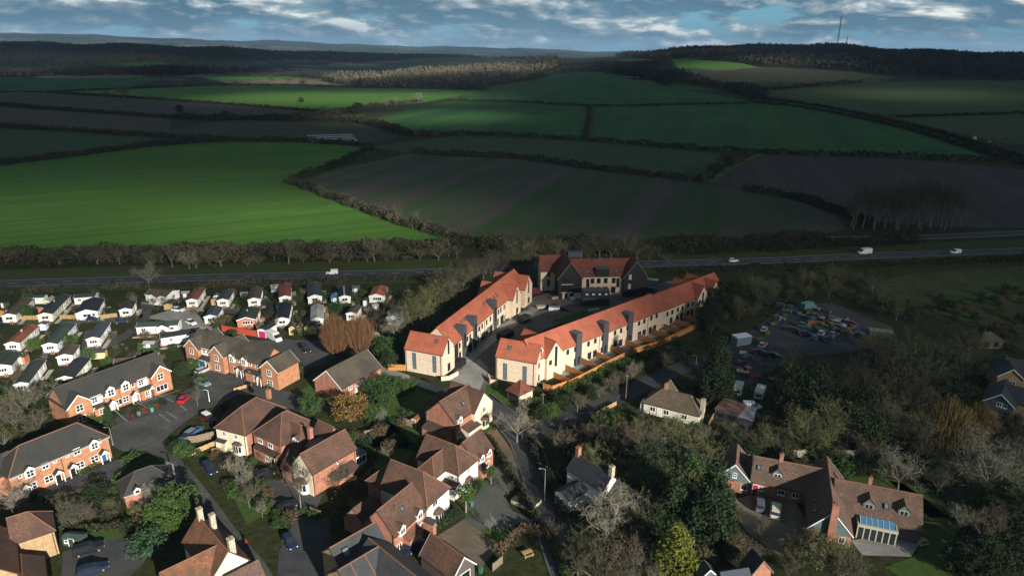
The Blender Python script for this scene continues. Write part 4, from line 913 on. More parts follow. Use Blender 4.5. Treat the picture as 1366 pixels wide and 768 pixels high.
def d7():
    h = House('slate_house', Z('B8',190,560), Z('B8',485,385), 7.6, 'dark slate-roofed house with pale terracotta ridges and a big skylight at the bottom edge', 'house'); L = h.L
    e = 4.9; hw = 3.4
    h.block(-.2, L-.2, -hw, hw, e, 7.6, 'x', (0,0), 'slate', 'brick_tan', ridge='ridge_tile')
    B = h.loc(Z('B8',885,540), 7.6); A = h.loc(Z('B8',485,385), 7.6); d = (B-A).xy; ang = math.atan2(d.y, d.x)
    h.block(A.x-hw, A.x+hw, -d.length, 2.6, e, 7.55, 'y', (0,0), 'slate', 'brick_tan', ridge='ridge_tile')
    q = h.loc(Z('B8',315,285), 7.0); w = h.loc(Z('B8',120,400), 7.0)
    h.block(w.x, q.x+3.6, q.y-2.6, q.y+2.6, 4.8, 7.0, 'x', (0,0), 'slate', 'brick_tan', ridge='ridge_tile')
    h.skylight(w.x+1.8, q.y-1.5, 6.0, (0,-.84,1), 1.1, 1.3)
    for f in (.25, .62):
        x = L*f; g = h.mb(h.ridges, 'ridge_tile'); g.tube([(x, 0, 7.62), (x, -hw, e+.05)], [.11, .11], 5)
    h.win('f', 2, 3.6, 1.1, 1.2, 'casement', -hw); return h.done()
def d8():
    h = House('garage', Z('B8',805,440), Z('B8',1035,614), 2.7, 'brown-roofed garage facing the brick-paved mews court', 'garage'); L = h.L
    h.block(0, L+.4, 0, 4.6, 2.7, 5.3, 'x', roof='tile_brown', wall='brick_dark', ridge='ridge_tile', barge='frame_white'); h.door('r', 2.3, 'door_black', 2.4, 2.1, L+.4); return h.done()  # dark wall colour carries the shade on the gable end
def d9():
    h = House('old_cottage', Z('B6',205,478), Z('B6',365,680), 4.4, 'old cottage with mottled orange-brown tiles and three chimneys by the lane', 'cottage'); L = 11.5
    h.block(0, L, 0, 5.6, 4.4, 7.6, 'x', roof='tile_mottle', wall='cream', ridge='ridge_tile'); h.lean(-2.0, 0, .6, 5.2, 5.0, 3.2, 'slate_blue', 'white', 'x1')
    h.chimney(.9, 2.9, 6.6, 9.4, .8, 'stone', 1); h.chimney(3.0, 4.0, 6.2, 8.8, .8, 'stone', 1); h.chimney(L-.5, 3.6, 6.4, 9.0, .9, 'stone', 2)
    h.block(L-5.6, L-.6, -6, 2.8, 4.2, 7.0, 'y', roof='tile_mottle', wall='stone', ridge='ridge_tile'); h.block(L-.4, L+2.8, 1.4, 6.6, 2.6, 4.4, 'y', (0,0), 'tile_old', 'stone')
    h.win('f', 1.8, 3.3, .9, 1.0, 'casement'); h.win('f', 4.2, 3.3, .9, 1.0, 'casement'); h.win('l', 3.0, 1.6, 1.0, 1.1, 'casement', -2.0); return h.done()
def d10():
    h = House('tan_brick_house', Z('F3',270,330), Z('F3',620,215), 5.0, 'tan brick house with red-brown roofs in the bottom left corner', 'house'); L = h.L
    h.block(-1.5, L, 0, 5.6, 5.0, 7.9, 'x', (0,1), 'tile_brown', 'brick_tan', ridge='ridge_tile')
    A = h.loc(Z('F3',100,400), 5.0); h.block(-7.2, -1.2, -8.5, 3.4, 5.0, 8.0, 'y', (0,0), 'tile_brown', 'brick_tan', ridge='ridge_tile')
    h.pipe('f', L-.3, 4.8); h.win('r', -5.8, 3.4, 1.2, 1.1, 'casement', -1.2)
    B = h.loc(Z('F3',235,530), 4.2); h.block(B.x-2.4, B.x+2.6, B.y-8, B.y+.3, 2.6, 4.2, 'y', (0,0), 'tile_brown', 'brick_tan', ridge='ridge_tile')
    h.skylight(B.x-1.2, B.y-2.0, 3.6, (-.6,0,1), .5, .9); h.skylight(B.x-1.2, B.y-3.6, 3.6, (-.6,0,1), .5, .9); return h.done()
for f in (d7, d8, d9, d10): f()
# ------------------------------------------------------------------ right-hand side
def barn_house():
    h = House('barn_house', Z('C6',820,440), Z('C6',1185,515), 3.0, 'rambling old tiled house with blue-grey boarded gables and a glazed garden room', 'house'); L = h.L
    K = dict(roof='tile_old', ridge='ridge_tile')
    h.block(-3.4, L, 0, 8.8, 3.0, 7.0, 'x', wall='brick_dark', **K); h.block(-18.5, -3.6, 4.9, 11.4, 3.0, 6.3, 'x', wall='brick_red', **K)
    h.block(-23.7, -17.7, 4.3, 11.6, 3.0, 6.1, 'y', wall='brick_red', barge='frame_white', **K); h.block(-7.7, -1.0, -5.6, 12.2, 3.0, 6.7, 'y', wall='brick_red', barge='frame_white', **K)
    for (x0, x1, y, e, t) in ((-23.6, -17.8, 4.24, 3.0, 6.0), (-7.6, -1.1, -5.66, 3.0, 6.6)):
        m = h.mb(h.extra, ('boarded_gable', 'board_blue')); m.quad((x0,y,2.4),(x1,y,2.4),(x1,y,e),((x0+x1)/2,y,t),(x0,y,e))
    h.box('link_wall', 'brick_dark', -17.75, -17.4, 4.2, 8.2, 0, 6.6)
    h.chimney(-4.3, -5.9, 0, 8.4, 1.1, 'brick_red', 2); h.chimney(-12.6, 8.3, 5.4, 7.6, .7); h.chimney(2.2, 4.9, 6.0, 8.2, .6)
    for u in (2.1, 7.6): h.dormer('f', u, 1.4, 3.9, 1.9, 1.3, 3.0, 'tile_old', 'board_blue', 'sage', 1.1)
    h.dormer('f', -13.0, 6.0, 3.6, 1.9, 1.2, 3.0, 'tile_old', 'board_blue', 'casement', 1.1); h.skylight(4.9, 1.9, 4.95, (0,-.91,1), .8, 1.0); h.skylight(-17.0+.6, 6.6, 4.9, (0,-1,1), .7, 1.0)
    h.win('f', -20.6, 3.7, .8, 1.1, 'sash', 4.24); h.win('f', -18.7, 1.4, 1.2, 1.2, 'casement', 4.3); h.win('f', -22.4, 1.3, 1.1, 1.2, 'casement', 4.3); h.door('f', -16.6, 'door_red', off=4.9); h.win('f', -15.6, 1.5, .8, 1.0, 'casement', 4.9)
    for u in (-12, -9.5): h.win('f', u, 1.5, 1.2, 1.1, 'casement', 4.9)
    for y in (-2.4, .6): h.skylight(-6.7, y, 4.2, (-1.1,0,1), .7, 1.0)
    h.win('f', -2.4, 1.5, 1.0, 1.2, 'casement', -5.6)
    # garden room with a glass roof
    a, b = .4, 6.4; y0 = -2.0
    m = h.mb(h.extra, ('garden_room', 'frame_sage'))
    for i in range(7): x = a + (b-a)*i/6; m.box(x-.09, x+.09, y0, y0+.18, 0, 2.45)
    m.box(a-.15, b+.15, y0-.15, y0+.3, 2.45, 2.95); m.box(a-.15, a+.1, y0+.3, -.02, 2.6, 2.95); m.box(b-.1, b+.15, y0+.3, -.02, 2.6, 2.95)
    g = h.mb(h.extra, ('pane', 'glass')); g.box(a, b, y0+.06, y0+.1, .1, 2.6)
    r = MB(); q = MB(); zz = lambda t: 2.97 + .55*t
    for i in range(6):
        x0 = a+.3 + (b-a-.6)*i/6; x1 = a+.3 + (b-a-.6)*(i+1)/6
        r.slab([(x0+.05, y0+.2, zz(0)), (x1-.05, y0+.2, zz(0)), (x1-.05, -.2, zz(1)), (x0+.05, -.2, zz(1))], .05); q.slab([(x0-.05, y0+.2, zz(0)+.05), (x0+.05, y0+.2, zz(0)+.05), (x0+.05, -.2, zz(1)+.05), (x0-.05, -.2, zz(1)+.05)], .1)
    ro = r.build('glass_roof', R['glass_roof'], h.root); q.build('glazing_bars', R['frame_sage'], ro)
    return h.done()
def bungalow():
    h = House('bungalow', Z('C3',105,412), Z('C3',507,512), 2.9, 'cream bungalow with mossy brown hipped roof among the trees right of the lane', 'bungalow'); L = h.L
    h.block(0, L, 0, 6.4, 2.9, 5.6, 'x', (1,1), 'tile_moss', 'creampanel', ridge='tile_moss'); h.block(1.2, 5.2, 3.0, 9.4, 2.8, 5.2, 'y', (0,0), 'tile_moss', 'creampanel', ridge='tile_moss', barge='frame_white')
    h.chimney(4.0, 3.4, 5.0, 6.9, .7, 'brick_red', 1); h.chimney(L+.1, 2.6, 0, 5.6, .9, 'stone', 1)
    for u in (2.2, 5.4, 9.6): h.win('f', u, 1.5, 1.3, 1.2, 'casement')
    h.door('f', 3.8, 'door_white'); h.box('side_store', 'door_white', -.9, -.02, .4, 2.4, 0, 2.3); return h.done()
def white_cottage():
    h = House('white_cottage', Z('F5',130,255), Z('F5',370,410), 4.7, 'white cottage with dark slate roof and brick chimney by the bend in the lane', 'cottage'); L = h.L
    h.block(0, 9.2, 0, 4.6, 4.7, 6.9, 'x', roof='slate_dark', wall='white', ridge='ridge_dark'); h.chimney(.5, 2.3, 6.4, 8.4, .8, 'brick_red', 2); h.chimney(9.0, 2.4, 6.6, 8.6, .8, 'stone', 2)
    for u in (2.6, 4.4): h.win('f', u, 3.0, .7, 1.6, 'casement')
    h.block(2.0, 5.6, -5.0, -.02, 2.9, 3.9, 'y', (0,0), 'slate_dark', 'white'); h.win('f', 3.8, 1.5, 1.0, 1.1, 'casement', -5.0)
    h.block(9.3, 15.6, .8, 6.4, 2.8, 5.4, 'x', (0,0), 'slate', 'white', ridge='ridge_dark'); h.win('r', 3.6, 1.6, 1.0, 1.1, 'casement', 15.6); h.win('f', 11, 1.5, 1.1, 1.1, 'casement', .8); h.chimney(14.4, 5.0, 4.2, 6.0, .35, 'stone', 0); return h.done()
def kiosk():
    h = House('bin_store', Z('A7',230,550), Z('A7',330,597), 2.8, 'small bin store with red pyramid roof and dark louvred doors', 'bin store', pc=Z('A7',438,545)); L, W = h.L, h.W
    h.block(0, L, 0, W, 2.8, 5.2, 'x', (1,1), 'tile_red', 'brick_buff', ridge='tile_red'); h.box('louvre_doors', 'clad_grey', .3, L-.3, -.05, 0, .1, 2.3)
    for i in range(8): h.box('louvre', 'frame_dark', .35, L-.35, -.09, -.051, .25+i*.25, .37+i*.25)
    return h.done()
def edge_houses():
    for i, (a, b, ap, lab) in enumerate(((Z('F4',88,395), Z('F4',340,462), Z('F4',240,345), 'dark brick house with white-edged gable at the right edge, the lower of two'), (Z('F4',205,190), Z('F4',425,225), Z('F4',350,140), 'grey house with white-edged gable at the right edge, the upper of two'))):
        h = House('gabled_house', a, b, 5.0, lab, 'house'); L = min(h.L, 9.5)
        h.block(0, L, 0, 9.5, 5.0, 5.0+L*.42, 'y', roof='slate', wall='board_slate' if i == 0 else 'brick_tan', ridge='ridge_dark', barge='frame_white', vg=.4)
        h.block(L*.4, L+8, 3.2, 8.6, 5.0, 7.6, 'x', roof='slate', wall='brick_tan', ridge='ridge_dark')
        if i == 0:
            for u, z in ((L*.52, 4.6), (L*.68, 4.5), (L*.3, 1.9), (L*.68, 1.8)): h.win('f', u, z, 1.1, 1.0, 'casement')
            h.lean(L*.25, L*.55, -2.2, 0, 2.6, 2.2, 'timber_tan', 'brick_tan')
        else: h.win('f', L*.6, 3.4, 1.2, 1.1, 'casement')
        h.done()
def bottom_roofs():
    h = House('slate_cottage', Z('F8',160,470), Z('F8',350,440), 4.6, 'grey gable-ended cottage roof at the bottom edge right of the golden conifer', 'cottage')
    h.block(0, h.L, 0, 1.8, 4.6, 4.6+h.L*.5, 'y', roof='slate', wall='board_slate', barge='frame_white'); h.block(h.L+.3, h.L+4.8, -2.4, 1.2, 4.0, 5.5, 'x', roof='slate_blue', wall='board_slate'); h.done()
    h = House('brick_cottage', Z('F8',800,440), Z('F8',1065,380), 4.8, 'red brick gable at the bottom edge right of the slate roofs', 'cottage')
    h.block(0, h.L, 0, 2.6, 4.8, 4.8+h.L*.62, 'y', roof='slate_dark', wall='brick_red', barge='timber_old'); h.win('f', h.L/2, 3.2, 1.0, 1.2, 'casement'); h.done()
def tin_sheds():
    h = House('tin_shed', Z('C3',625,468), Z('C3',790,522), 2.4, 'rusty corrugated shed beside the two white caravans', 'shed'); L = h.L
    h.lean(0, L, 0, 5.4, 3.0, 2.4, 'tin_rust', 'clad_grey'); h.win('f', 1.3, 1.4, 1.6, .9, 'dark2'); h.win('f', 4.0, 1.4, 1.8, .9, 'dark2')
    for i in range(int(L*2)): h.mb(h.roofs, 'tin_rust').slab([(i*.5+.1,-.1,2.49),(i*.5+.28,-.1,2.49),(i*.5+.28,5.5,3.10),(i*.5+.1,5.5,3.10)], .05)
    h.done()
    h = House('tin_shed', Z('C3',792,528), Z('C3',900,552), 2.2, 'pale grey corrugated lean-to joined to the rusty shed', 'shed'); h.lean(0, h.L, 0, 5.0, 2.8, 2.2, 'tin_grey', 'clad_grey')
    for i in range(int(h.L*2)): h.mb(h.roofs, 'tin_grey').slab([(i*.5+.1,-.1,2.29),(i*.5+.28,-.1,2.29),(i*.5+.28,5.1,2.90),(i*.5+.1,5.1,2.90)], .05)
    h.done()
    h = House('summer_house', Z('C5',612,262), Z('C5',765,262), 2.4, 'tan-roofed open garden summer house on the lawn near the right edge', 'summer house'); L = h.L
    h.block(0, L, 0, 5, 2.4, 4.2, 'x', (1,1), 'tile_moss', 'timber_old', ridge='tile_moss'); h.win('f', L*.3, 1.2, 1.4, 1.5, 'dark2'); h.win('f', L*.72, 1.2, 1.4, 1.5, 'dark2'); h.done()
for f in (barn_house, bungalow, white_cottage, kiosk, edge_houses, bottom_roofs, tin_sheds): f()
# ------------------------------------------------------------------ mobile homes
MH = [  # near-right eave corner, far-right eave corner, near-left eave corner, roof, wall, label, windows
 (Z('A1',155,375), Z('A1',335,215), Z('A1',28,375), 'felt_brown', 'white', 'white mobile home with brown roof, leftmost in the row by the main road'),
 (Z('A1',525,368), Z('A1',710,180), Z('A1',388,368), 'felt_dkgreen', 'creampanel', 'long cream mobile home with dark green roof, second from the left along the main road'),
 (Z('A1',985,340), Z('A1',1055,215), Z('A1',770,352), 'slate_dark', 'white', 'wide white mobile home with black slate roof, lit end towards us'),
 (Z('A1',1330,318), Z('A2',85,240), Z('A1',1207,325), 'felt_dkgreen', 'white', 'small white mobile home with dark roof beside the dark blue car'),
 (Z('A1',195,660), Z('A1',385,490), Z('A1',42,675), 'felt_red', 'creampanel', 'cream mobile home with rust-red roof at the left edge'),
 (Z('A1',575,670), Z('A1',765,465), Z('A1',422,685), 'felt_green', 'paleblue', 'pale blue mobile home with mid-green roof'),
 (Z('A1',1005,610), Z('A1',1110,460), Z('A1',870,625), 'slate_blue', 'white', 'white mobile home with blue-grey roof behind the parked silver car'),
 (Z('A2',705,225), Z('A2',785,110), Z('A2',592,232), 'felt_red', 'white', 'white mobile home with rust-red roof right of the white hatchback'),
 (Z('A2',1020,225), Z('A2',1075,130), Z('A2',905,230), 'slate', 'white', 'white mobile home with grey roof beside the turquoise shed'),
 (Z('A2',1340,215), Z('A2',1368,105), Z('A2',1220,215), 'felt_brown', 'white', 'white mobile home with brown roof behind the terracotta one'),
 (Z('A2',905,390), Z('A2',965,300), Z('A2',775,395), 'slate_blue', 'white', 'tall white mobile home with blue-grey roof at the corner of the red fence'),
 (Z('A2',1290,420), Z('A2',1345,310), Z('A2',1115,415), 'felt_dkgreen', 'pink', 'terracotta-walled mobile home with dark roof behind the red fence'),
 (Z('A3',362,268), Z('A3',364,140), Z('A3',245,270), 'felt_red', 'white', 'white mobile home with red roof, middle of the row along the main road'),
 (Z('A3',675,262), Z('A3',665,130), Z('A3',535,268), 'slate', 'white', 'white mobile home with ribbed grey roof below the white van on the main road'),
 (Z('A3',340,490), Z('A3',375,330), Z('A3',205,500), 'felt_navy', 'white', 'white mobile home with near-black roof above the yellow timber sheds'),
 (Z('A3',690,490), Z('A3',692,355), Z('A3',565,495), 'felt_pale', 'white', 'mobile home with stained pale grey roof'),
 (Z('A3',965,265), Z('A3',955,170), Z('A3',850,270), 'felt_navy', 'white', 'white mobile home with dark roof and pale roof strip beside the blue glasshouse'),
 (Z('A3',1300,262), Z('A3',1345,175), Z('A3',1150,270), 'tile_orange', 'white', 'white mobile home with bright orange-red roof at the right end of the row'),
 (Z('B1',205,385), Z('B1',330,220), Z('B1',118,378), 'felt_dkgreen', 'white', 'mobile home with curved dark green roof and white end'),
 (Z('B1',540,345), Z('B1',660,205), Z('B1',420,345), 'slate_dark', 'paleyellow', 'pale yellow mobile home with near-black roof above the brick terrace'),
 (Z('B1',40,240), Z('B1',95,150), Z('B1',-40,262), 'felt_dkgreen', 'paleyellow', 'pale green mobile home cut by the left edge'),
 (Z('B1',530,183), Z('B1',578,112), Z('B1',430,172), 'felt_brown', 'white', 'small white-fronted summer room beside the pale blue mobile home'),
 (Z('',533,424), Z('',545,410), Z('',515,424), 'felt_pale', 'white', 'white mobile home half hidden behind the bare trees left of the new terrace'),
 (Z('A3',1025,440), Z('A3',1075,370), Z('A3',905,462), 'felt_brown', 'white', 'white-ended mobile home behind the orange willow'),
 (Z('',15,487), Z('',28,470), Z('',-8,487), 'felt_dkgreen', 'white', 'white mobile home with dark roof at the left edge below the rust-red one'),
]
MHL = [  # long side towards us: left eave, right eave, depth, roof, wall, label
 (Z('A1',745,203), Z('A1',958,190), 3.6, 'slate', 'white', 'white mobile home lying broadside behind the black slate one'),
 (Z('A2',178,168), Z('A2',395,190), 6.0, 'felt_brown', 'white', 'broad white mobile home with brown roof and gabled porch'),
 (Z('A2',85,500), Z('A2',505,478), 3.8, 'felt_green', 'white', 'long white mobile home lying broadside, grey-green roof'),
 (Z('A2',335,612), Z('A2',735,550), 3.8, 'slate_dark', 'white', 'long white mobile home with slate roof just above the brick terrace gable'),
 (Z('B1',832,248), Z('B1',968,232), 4.0, 'felt_brown', 'white', 'low brown-roofed mobile home behind the dark grey terrace roof'),
]
def mh_finish(h, roof, wall, W, flat=False):
    L = h.L; hr = 2.9 + (W/2)*.32
    h.block(0, L, 0, W, 2.9, hr, 'x', roof=roof, wall=wall, ov=.18, vg=.15, z0=.5, t=.08, barge='frame_white')
    h.box('skirt', 'brick_dark', .08, L-.08, .08, W-.08, 0, .5); h.box('path', 'stone', -1.0, L, -1.5, -.3, 0, .05); h.box('steps', 'stone', L*.5+.8, L*.5+2.2, -.8, -.02, 0, .3)
    for k in range(2): g = MB(); g.tube([(-.3, W*.3+k*.5, 0), (-.3, W*.3+k*.5, .9), (-.3, W*.3+k*.5, 1.1)], [.18, .18, .07], 7); g.build('gas_bottle', R['brick_red'], h.root)
mr_ = random.Random(3)
for i, (a, b, c, roof, wall, lab) in enumerate(MH):
    h = House('mobile_home', a, b, 2.9, lab, 'mobile home', 'mobile homes in the park', pc=c); L = h.L; W = h.W = min(max(h.W, 3.0), 6.5)
    mh_finish(h, roof, wall, W)
    n = max(2, int(L/3.2))
    for k in range(n): h.win('f', L*(k+.5)/n + mr_.uniform(-.4, .4), 1.9, mr_.choice((.9, 1.2, 1.5)), .95, 'casement')
    h.win('l', W/2, 1.85, 1.9 if W < 4.5 else 2.2, 1.0, mr_.choice(('triple', 'casement', 'triple')))
    if W > 4.6: h.win('l', W*.2, 1.85, .8, 1.0, 'single')
    h.door('f', L*.5 + mr_.uniform(-.5, .5) + 1.6, 'door_white', .8, 1.9, z=.5)
    if i in (1, 4, 11): h.chimney(L*.6, W*.6, 3.0, 3.9, .35, 'stone', 0)
    if i == 16: h.box('roof_strip', 'felt_pale', .5, L-.8, W*.42, W*.58, 3.5, 3.62)
    if i == 13:
        for k in range(9): h.mb(h.extra, ('roof_rib', 'slate_blue')).slab([(L*(k+.5)/9-.06,-.2,2.93),(L*(k+.5)/9+.06,-.2,2.93),(L*(k+.5)/9+.06,W/2,2.97+W*.16),(L*(k+.5)/9-.06,W/2,2.97+W*.16)], .03)
    h.done()
for i, (a, b, W, roof, wall, lab) in enumerate(MHL):
    h = House('mobile_home', a, b, 2.9, lab, 'mobile home', 'mobile homes in the park'); L = h.L; mh_finish(h, roof, wall, W)
    n = max(2, int(L/3.4))
    for k in range(n): h.win('f', L*(k+.5)/n, 1.9, mr_.choice((.9, 1.3, 1.6)), .95, 'casement')
    h.door('f', L*.5+1.2, 'door_white', .8, 1.9, z=.5); h.win('r', W/2, 1.9, 1.6, .95, 'triple', L)
    if i in (1, 2, 3):
        x = L*(.45, .66, .82)[i-1]; h.block(x-1.6, x+1.6, -1.4, 1.6, 2.8, 3.6, 'y', roof=roof, wall=wall, ov=.15, vg=.15, barge='frame_white'); h.win('f', x, 1.7, 1.3, 1.1, 'sash', -1.4)
    h.done()
# sheds, garages and glasshouses in the park
def shed(a, b, W, he, roof, wall, lab, name='shed', cat='shed', door='door_white', rise=.22, flat=False):
    h = House(name, a, b, he, lab, cat); L = h.L
    h.block(0, L, 0, W, he, he + W*.5*rise*1.6, 'x' if L > W else 'y', roof=roof, wall=wall, ov=.12, vg=.1, t=.06)
    h.door('f', L*.5, door, min(.9, L*.6), min(1.85, he-.1))
    if L > 2.6: h.win('f', L*.22, he*.6, .7, .6, 'single')
    return h.done()
shed(Z('A2',865,190), Z('A2',935,185), 2.4, 2.1, 'lead', 'paleblue', 'turquoise shed between two mobile homes', door='door_blue')
shed(Z('A2',540,160), Z('A2',615,158), 2.2, 2.0, 'felt_pale', 'felt_green', 'small green shed with pale roof beside the rust-red mobile home')
shed(Z('A2',840,228), Z('A2',905,225), 2.0, 1.9, 'timber_tan', 'timber_new', 'small orange timber shed left of the grey-roofed mobile home', door='timber_tan')
shed(Z('A2',1140,170), Z('A2',1215,165), 2.2, 2.0, 'tin_grey', 'white', 'pale shed behind the small green garden')
shed(Z('A3',160,170), Z('A3',235,165), 2.2, 2.1, 'felt_pale', 'paleblue', 'pale blue-white shed left of the red-roofed mobile home')
shed(Z('A3',765,275), Z('A3',850,272), 3.2, 2.3, 'glass_sky', 'door_blue', 'dark blue glasshouse in the mobile home row', 'glasshouse', 'glasshouse')
shed(Z('A3',980,180), Z('A3',1060,178), 2.6, 2.2, 'lead', 'clad_grey', 'grey shed behind the dark-roofed mobile home')
shed(Z('A3',1085,310), Z('A3',1140,308), 2.4, 2.0, 'felt_green', 'felt_green', 'grey-green shed left of the orange-roofed mobile home')
shed(Z('B1',1040,100), Z('B1',1125,102), 2.2, 2.0, 'felt_pale', 'felt_green', 'pale green shed below the long broadside mobile home')
shed(Z('B1',100,205), Z('B1',175,200), 2.6, 2.1, 'felt_brown', 'pink', 'brown garden shed right of the rust-red mobile home')
shed(Z('A1',310,205), Z('A1',440,200), 2.6, 2.2, 'felt_green', 'white', 'low green-roofed shed behind the first two mobile homes')
shed(Z('A1',435,240), Z('A1',500,238), 3.6, 2.2, 'felt_pale', 'paleyellow', 'pale greenish shed beside the long cream mobile home')
shed(Z('B1',300,470), Z('B1',360,462), 2.4, 1.9, 'felt_dkgreen', 'timber_old', 'dark shed among shrubs above the first terrace gable')
shed(Z('A3',1180,675), Z('A3',1265,665), 2.4, 2.2, 'felt_pale', 'timber_tan', 'tan shed half hidden right of the orange willow')
shed(Z('E4',140,445), Z('E4',195,460), 2.4, 2.0, 'tile_mottle', 'timber_new', 'small orange shed left of the large brown-roofed house', door='timber_tan')
shed(Z('',82,717), Z('',106,719), 1.8, 1.6, 'felt_green', 'felt_green', 'green-roofed garden shed beside the tan brick house', door='felt_dkgreen')
h = House('garage', Z('A3',22,600), Z('A3',115,612), 2.4, 'white garage with bright magenta door beside the large white van', 'garage')
h.block(0, h.L, 0, 5.0, 2.4, 2.9, 'y', roof='slate_dark', wall='white', ov=.1, vg=.1, t=.08); h.door('f', h.L/2, 'door_magenta', h.L*.72, 2.0); h.done()
for i, (a, b, lab) in enumerate(((Z('A3',340,585), Z('A3',468,580), 'yellow timber garage pair, left of the two above the tarmac'), (Z('A3',495,580), Z('A3',612,575), 'yellow timber garage pair, right of the two above the tarmac'))):
    h = House('timber_garage', a, b, 2.3, lab, 'garage'); L = h.L
    for k in range(2): h.block(L*k/2+.02, L*(k+1)/2-.02, 0, 3.4, 2.3, 2.9, 'y', roof='felt_brown', wall='timber_yellow', ov=.08, vg=.1, t=.06); h.door('f', L*(k+.5)/2, 'timber_yellow', L*.38, 2.0)
    h.done()
# ------------------------------------------------------------------ plants
BARK = M('bark_grey', (.150, .136, .104), .95, .3, 2.0)
BARKP = M('bark_pale', (.22, .205, .165), .9, .25, 2.0)
TW = {'grey': M('twigs_grey', (.105, .098, .068), .95, .3, .6, rand=.22), 'olive': M('twigs_olive', (.118, .120, .052), .95, .35, .6, rand=.22), 'brown': M('twigs_brown', (.100, .082, .055), .95, .3, .6, rand=.22),
      'pale': M('twigs_pale', (.215, .198, .155), .95, .25, .6, rand=.12), 'orange': M('twigs_orange', (.205, .108, .052), .9, .3, .6, rand=.08), 'rust': M('twigs_rust', (.205, .145, .052), .95, .35, .6, rand=.12)}
LF = {'dark': M('needles_dark', (.022, .038, .014), .9, .45, .8, rand=.2), 'green': M('leaves_green', (.040, .082, .020), .85, .5, .9, rand=.2), 'gold': M('needles_gold', (.120, .132, .020), .85, .45, .9), 'lime': M('leaves_lime', (.052, .092, .020), .85, .45, .9, rand=.15),
      'bronze': M('leaves_bronze', (.17, .105, .032), .9, .45, .9), 'hedge': M('hedge_leaves', (.030, .036, .017), .95, .5, .5, col2=(.045, .040, .022), big=.06, rand=.15), 'hedgeg': M('hedge_green', (.035, .062, .016), .9, .45, .9, rand=.15),
      'bluegreen': M('leaves_bluegreen', (.035, .075, .036), .85, .4, .9), 'brownhedge': M('hedge_brown', (.105, .072, .040), .95, .45, .7), 'greyhedge': M('hedge_grey', (.036, .036, .024), .95, .45, .4, col2=(.085, .075, .048), big=.05, rand=.15)}
def rv(r): 
    while True:
        v = Vector((r.uniform(-1,1), r.uniform(-1,1), r.uniform(-1,1)))
        if .05 < v.length < 1: return v.normalized()
class Ribbons:
    def __init__(s): s.V = []; s.F = []
    def seg(s, a, b, w0, w1, r):
        t = (b-a); n = t.cross(rv(r))
        if n.length < 1e-4: return
        n.normalize(); k = len(s.V)
        if w1 <= 0: s.V += [a-n*w0, a+n*w0, b]; s.F.append((k, k+1, k+2))
        else: s.V += [a-n*w0, a+n*w0, b+n*w1, b-n*w1]; s.F += [(k, k+1, k+2), (k, k+2, k+3)]
    def mesh(s, name, mat): return np_mesh(name, [tuple(v) for v in s.V], s.F, mat)
def bare_tree(seed, H=12.0, trunk=.25, spread=.75, limbs=6, upright=.35, twig=1.0, tw=.032, bark=BARK, tmat='grey', r0=.27, nt=8, stems=1):
    r = random.Random(seed); T = MB(); C_ = Ribbons(); s = H/12.0
    def limb(p, d, ln, rad, lev):
        n = 3; pts = [p]; q = p; dd = d.copy()
        for i in range(n):
            dd = (dd + rv(r)*.22 + Vector((0,0,upright*.28))).normalized(); q = q + dd*(ln/n); pts.append(q)
        if lev <= 1: T.tube(pts, [rad*(1-.6*i/n) for i in range(n+1)], 5, cap=False)
        else:
            for i in range(n): C_.seg(pts[i], pts[i+1], rad*(1-.3*i), max(rad*(.7-.3*i), tw*.6), r)
        if lev == 1: kids = 5
        elif lev == 2: kids = 6
        else: kids = 0
        for k in range(kids):
            t = .25 + .75*(k+r.random()*.8)/kids; j = min(n-1, int(t*n)); base = pts[j].lerp(pts[j+1], t*n-j if t*n-j <= 1 else 1)
            nd = (dd*.55 + rv(r)*spread + Vector((0,0,upright*.35))).normalized()
            limb(base, nd, ln*r.uniform(.42, .66), rad*.42, lev+1)
        if lev == 3:
            for k in range(nt):
                b = pts[r.randint(1, n)]; nd = (dd*.6 + rv(r)*.85 + Vector((0,0,upright*.3))).normalized()
                C_.seg(b, b + nd*twig*s*r.uniform(.5, 1.2), tw, 0, r)
    for st in range(stems):
        top = Vector((r.uniform(-.3,.3)*s, r.uniform(-.3,.3)*s, H*trunk)); off = Vector((0,0,0)) if stems == 1 else Vector((r.uniform(-.6,.6), r.uniform(-.6,.6), 0))
        T.tube([off + Vector((0,0,-.2)), off + top*.5, off + top], [r0*1.25*s, r0*s, r0*.85*s], 7, cap=False)
        for k in range(limbs):
            a = 2*math.pi*(k + r.random()*.7)/limbs; up = r.uniform(.35, 1.0) if k else 1.6
            d = Vector((math.cos(a), math.sin(a), up + upright)).normalized()
            limb(off + top*r.uniform(.75, 1.0), d, H*r.uniform(.38, .52)*(1.15 if k == 0 else 1), r0*.55*s, 1)
    return T.mesh('trunk', bark), C_.mesh('crown', TW[tmat])
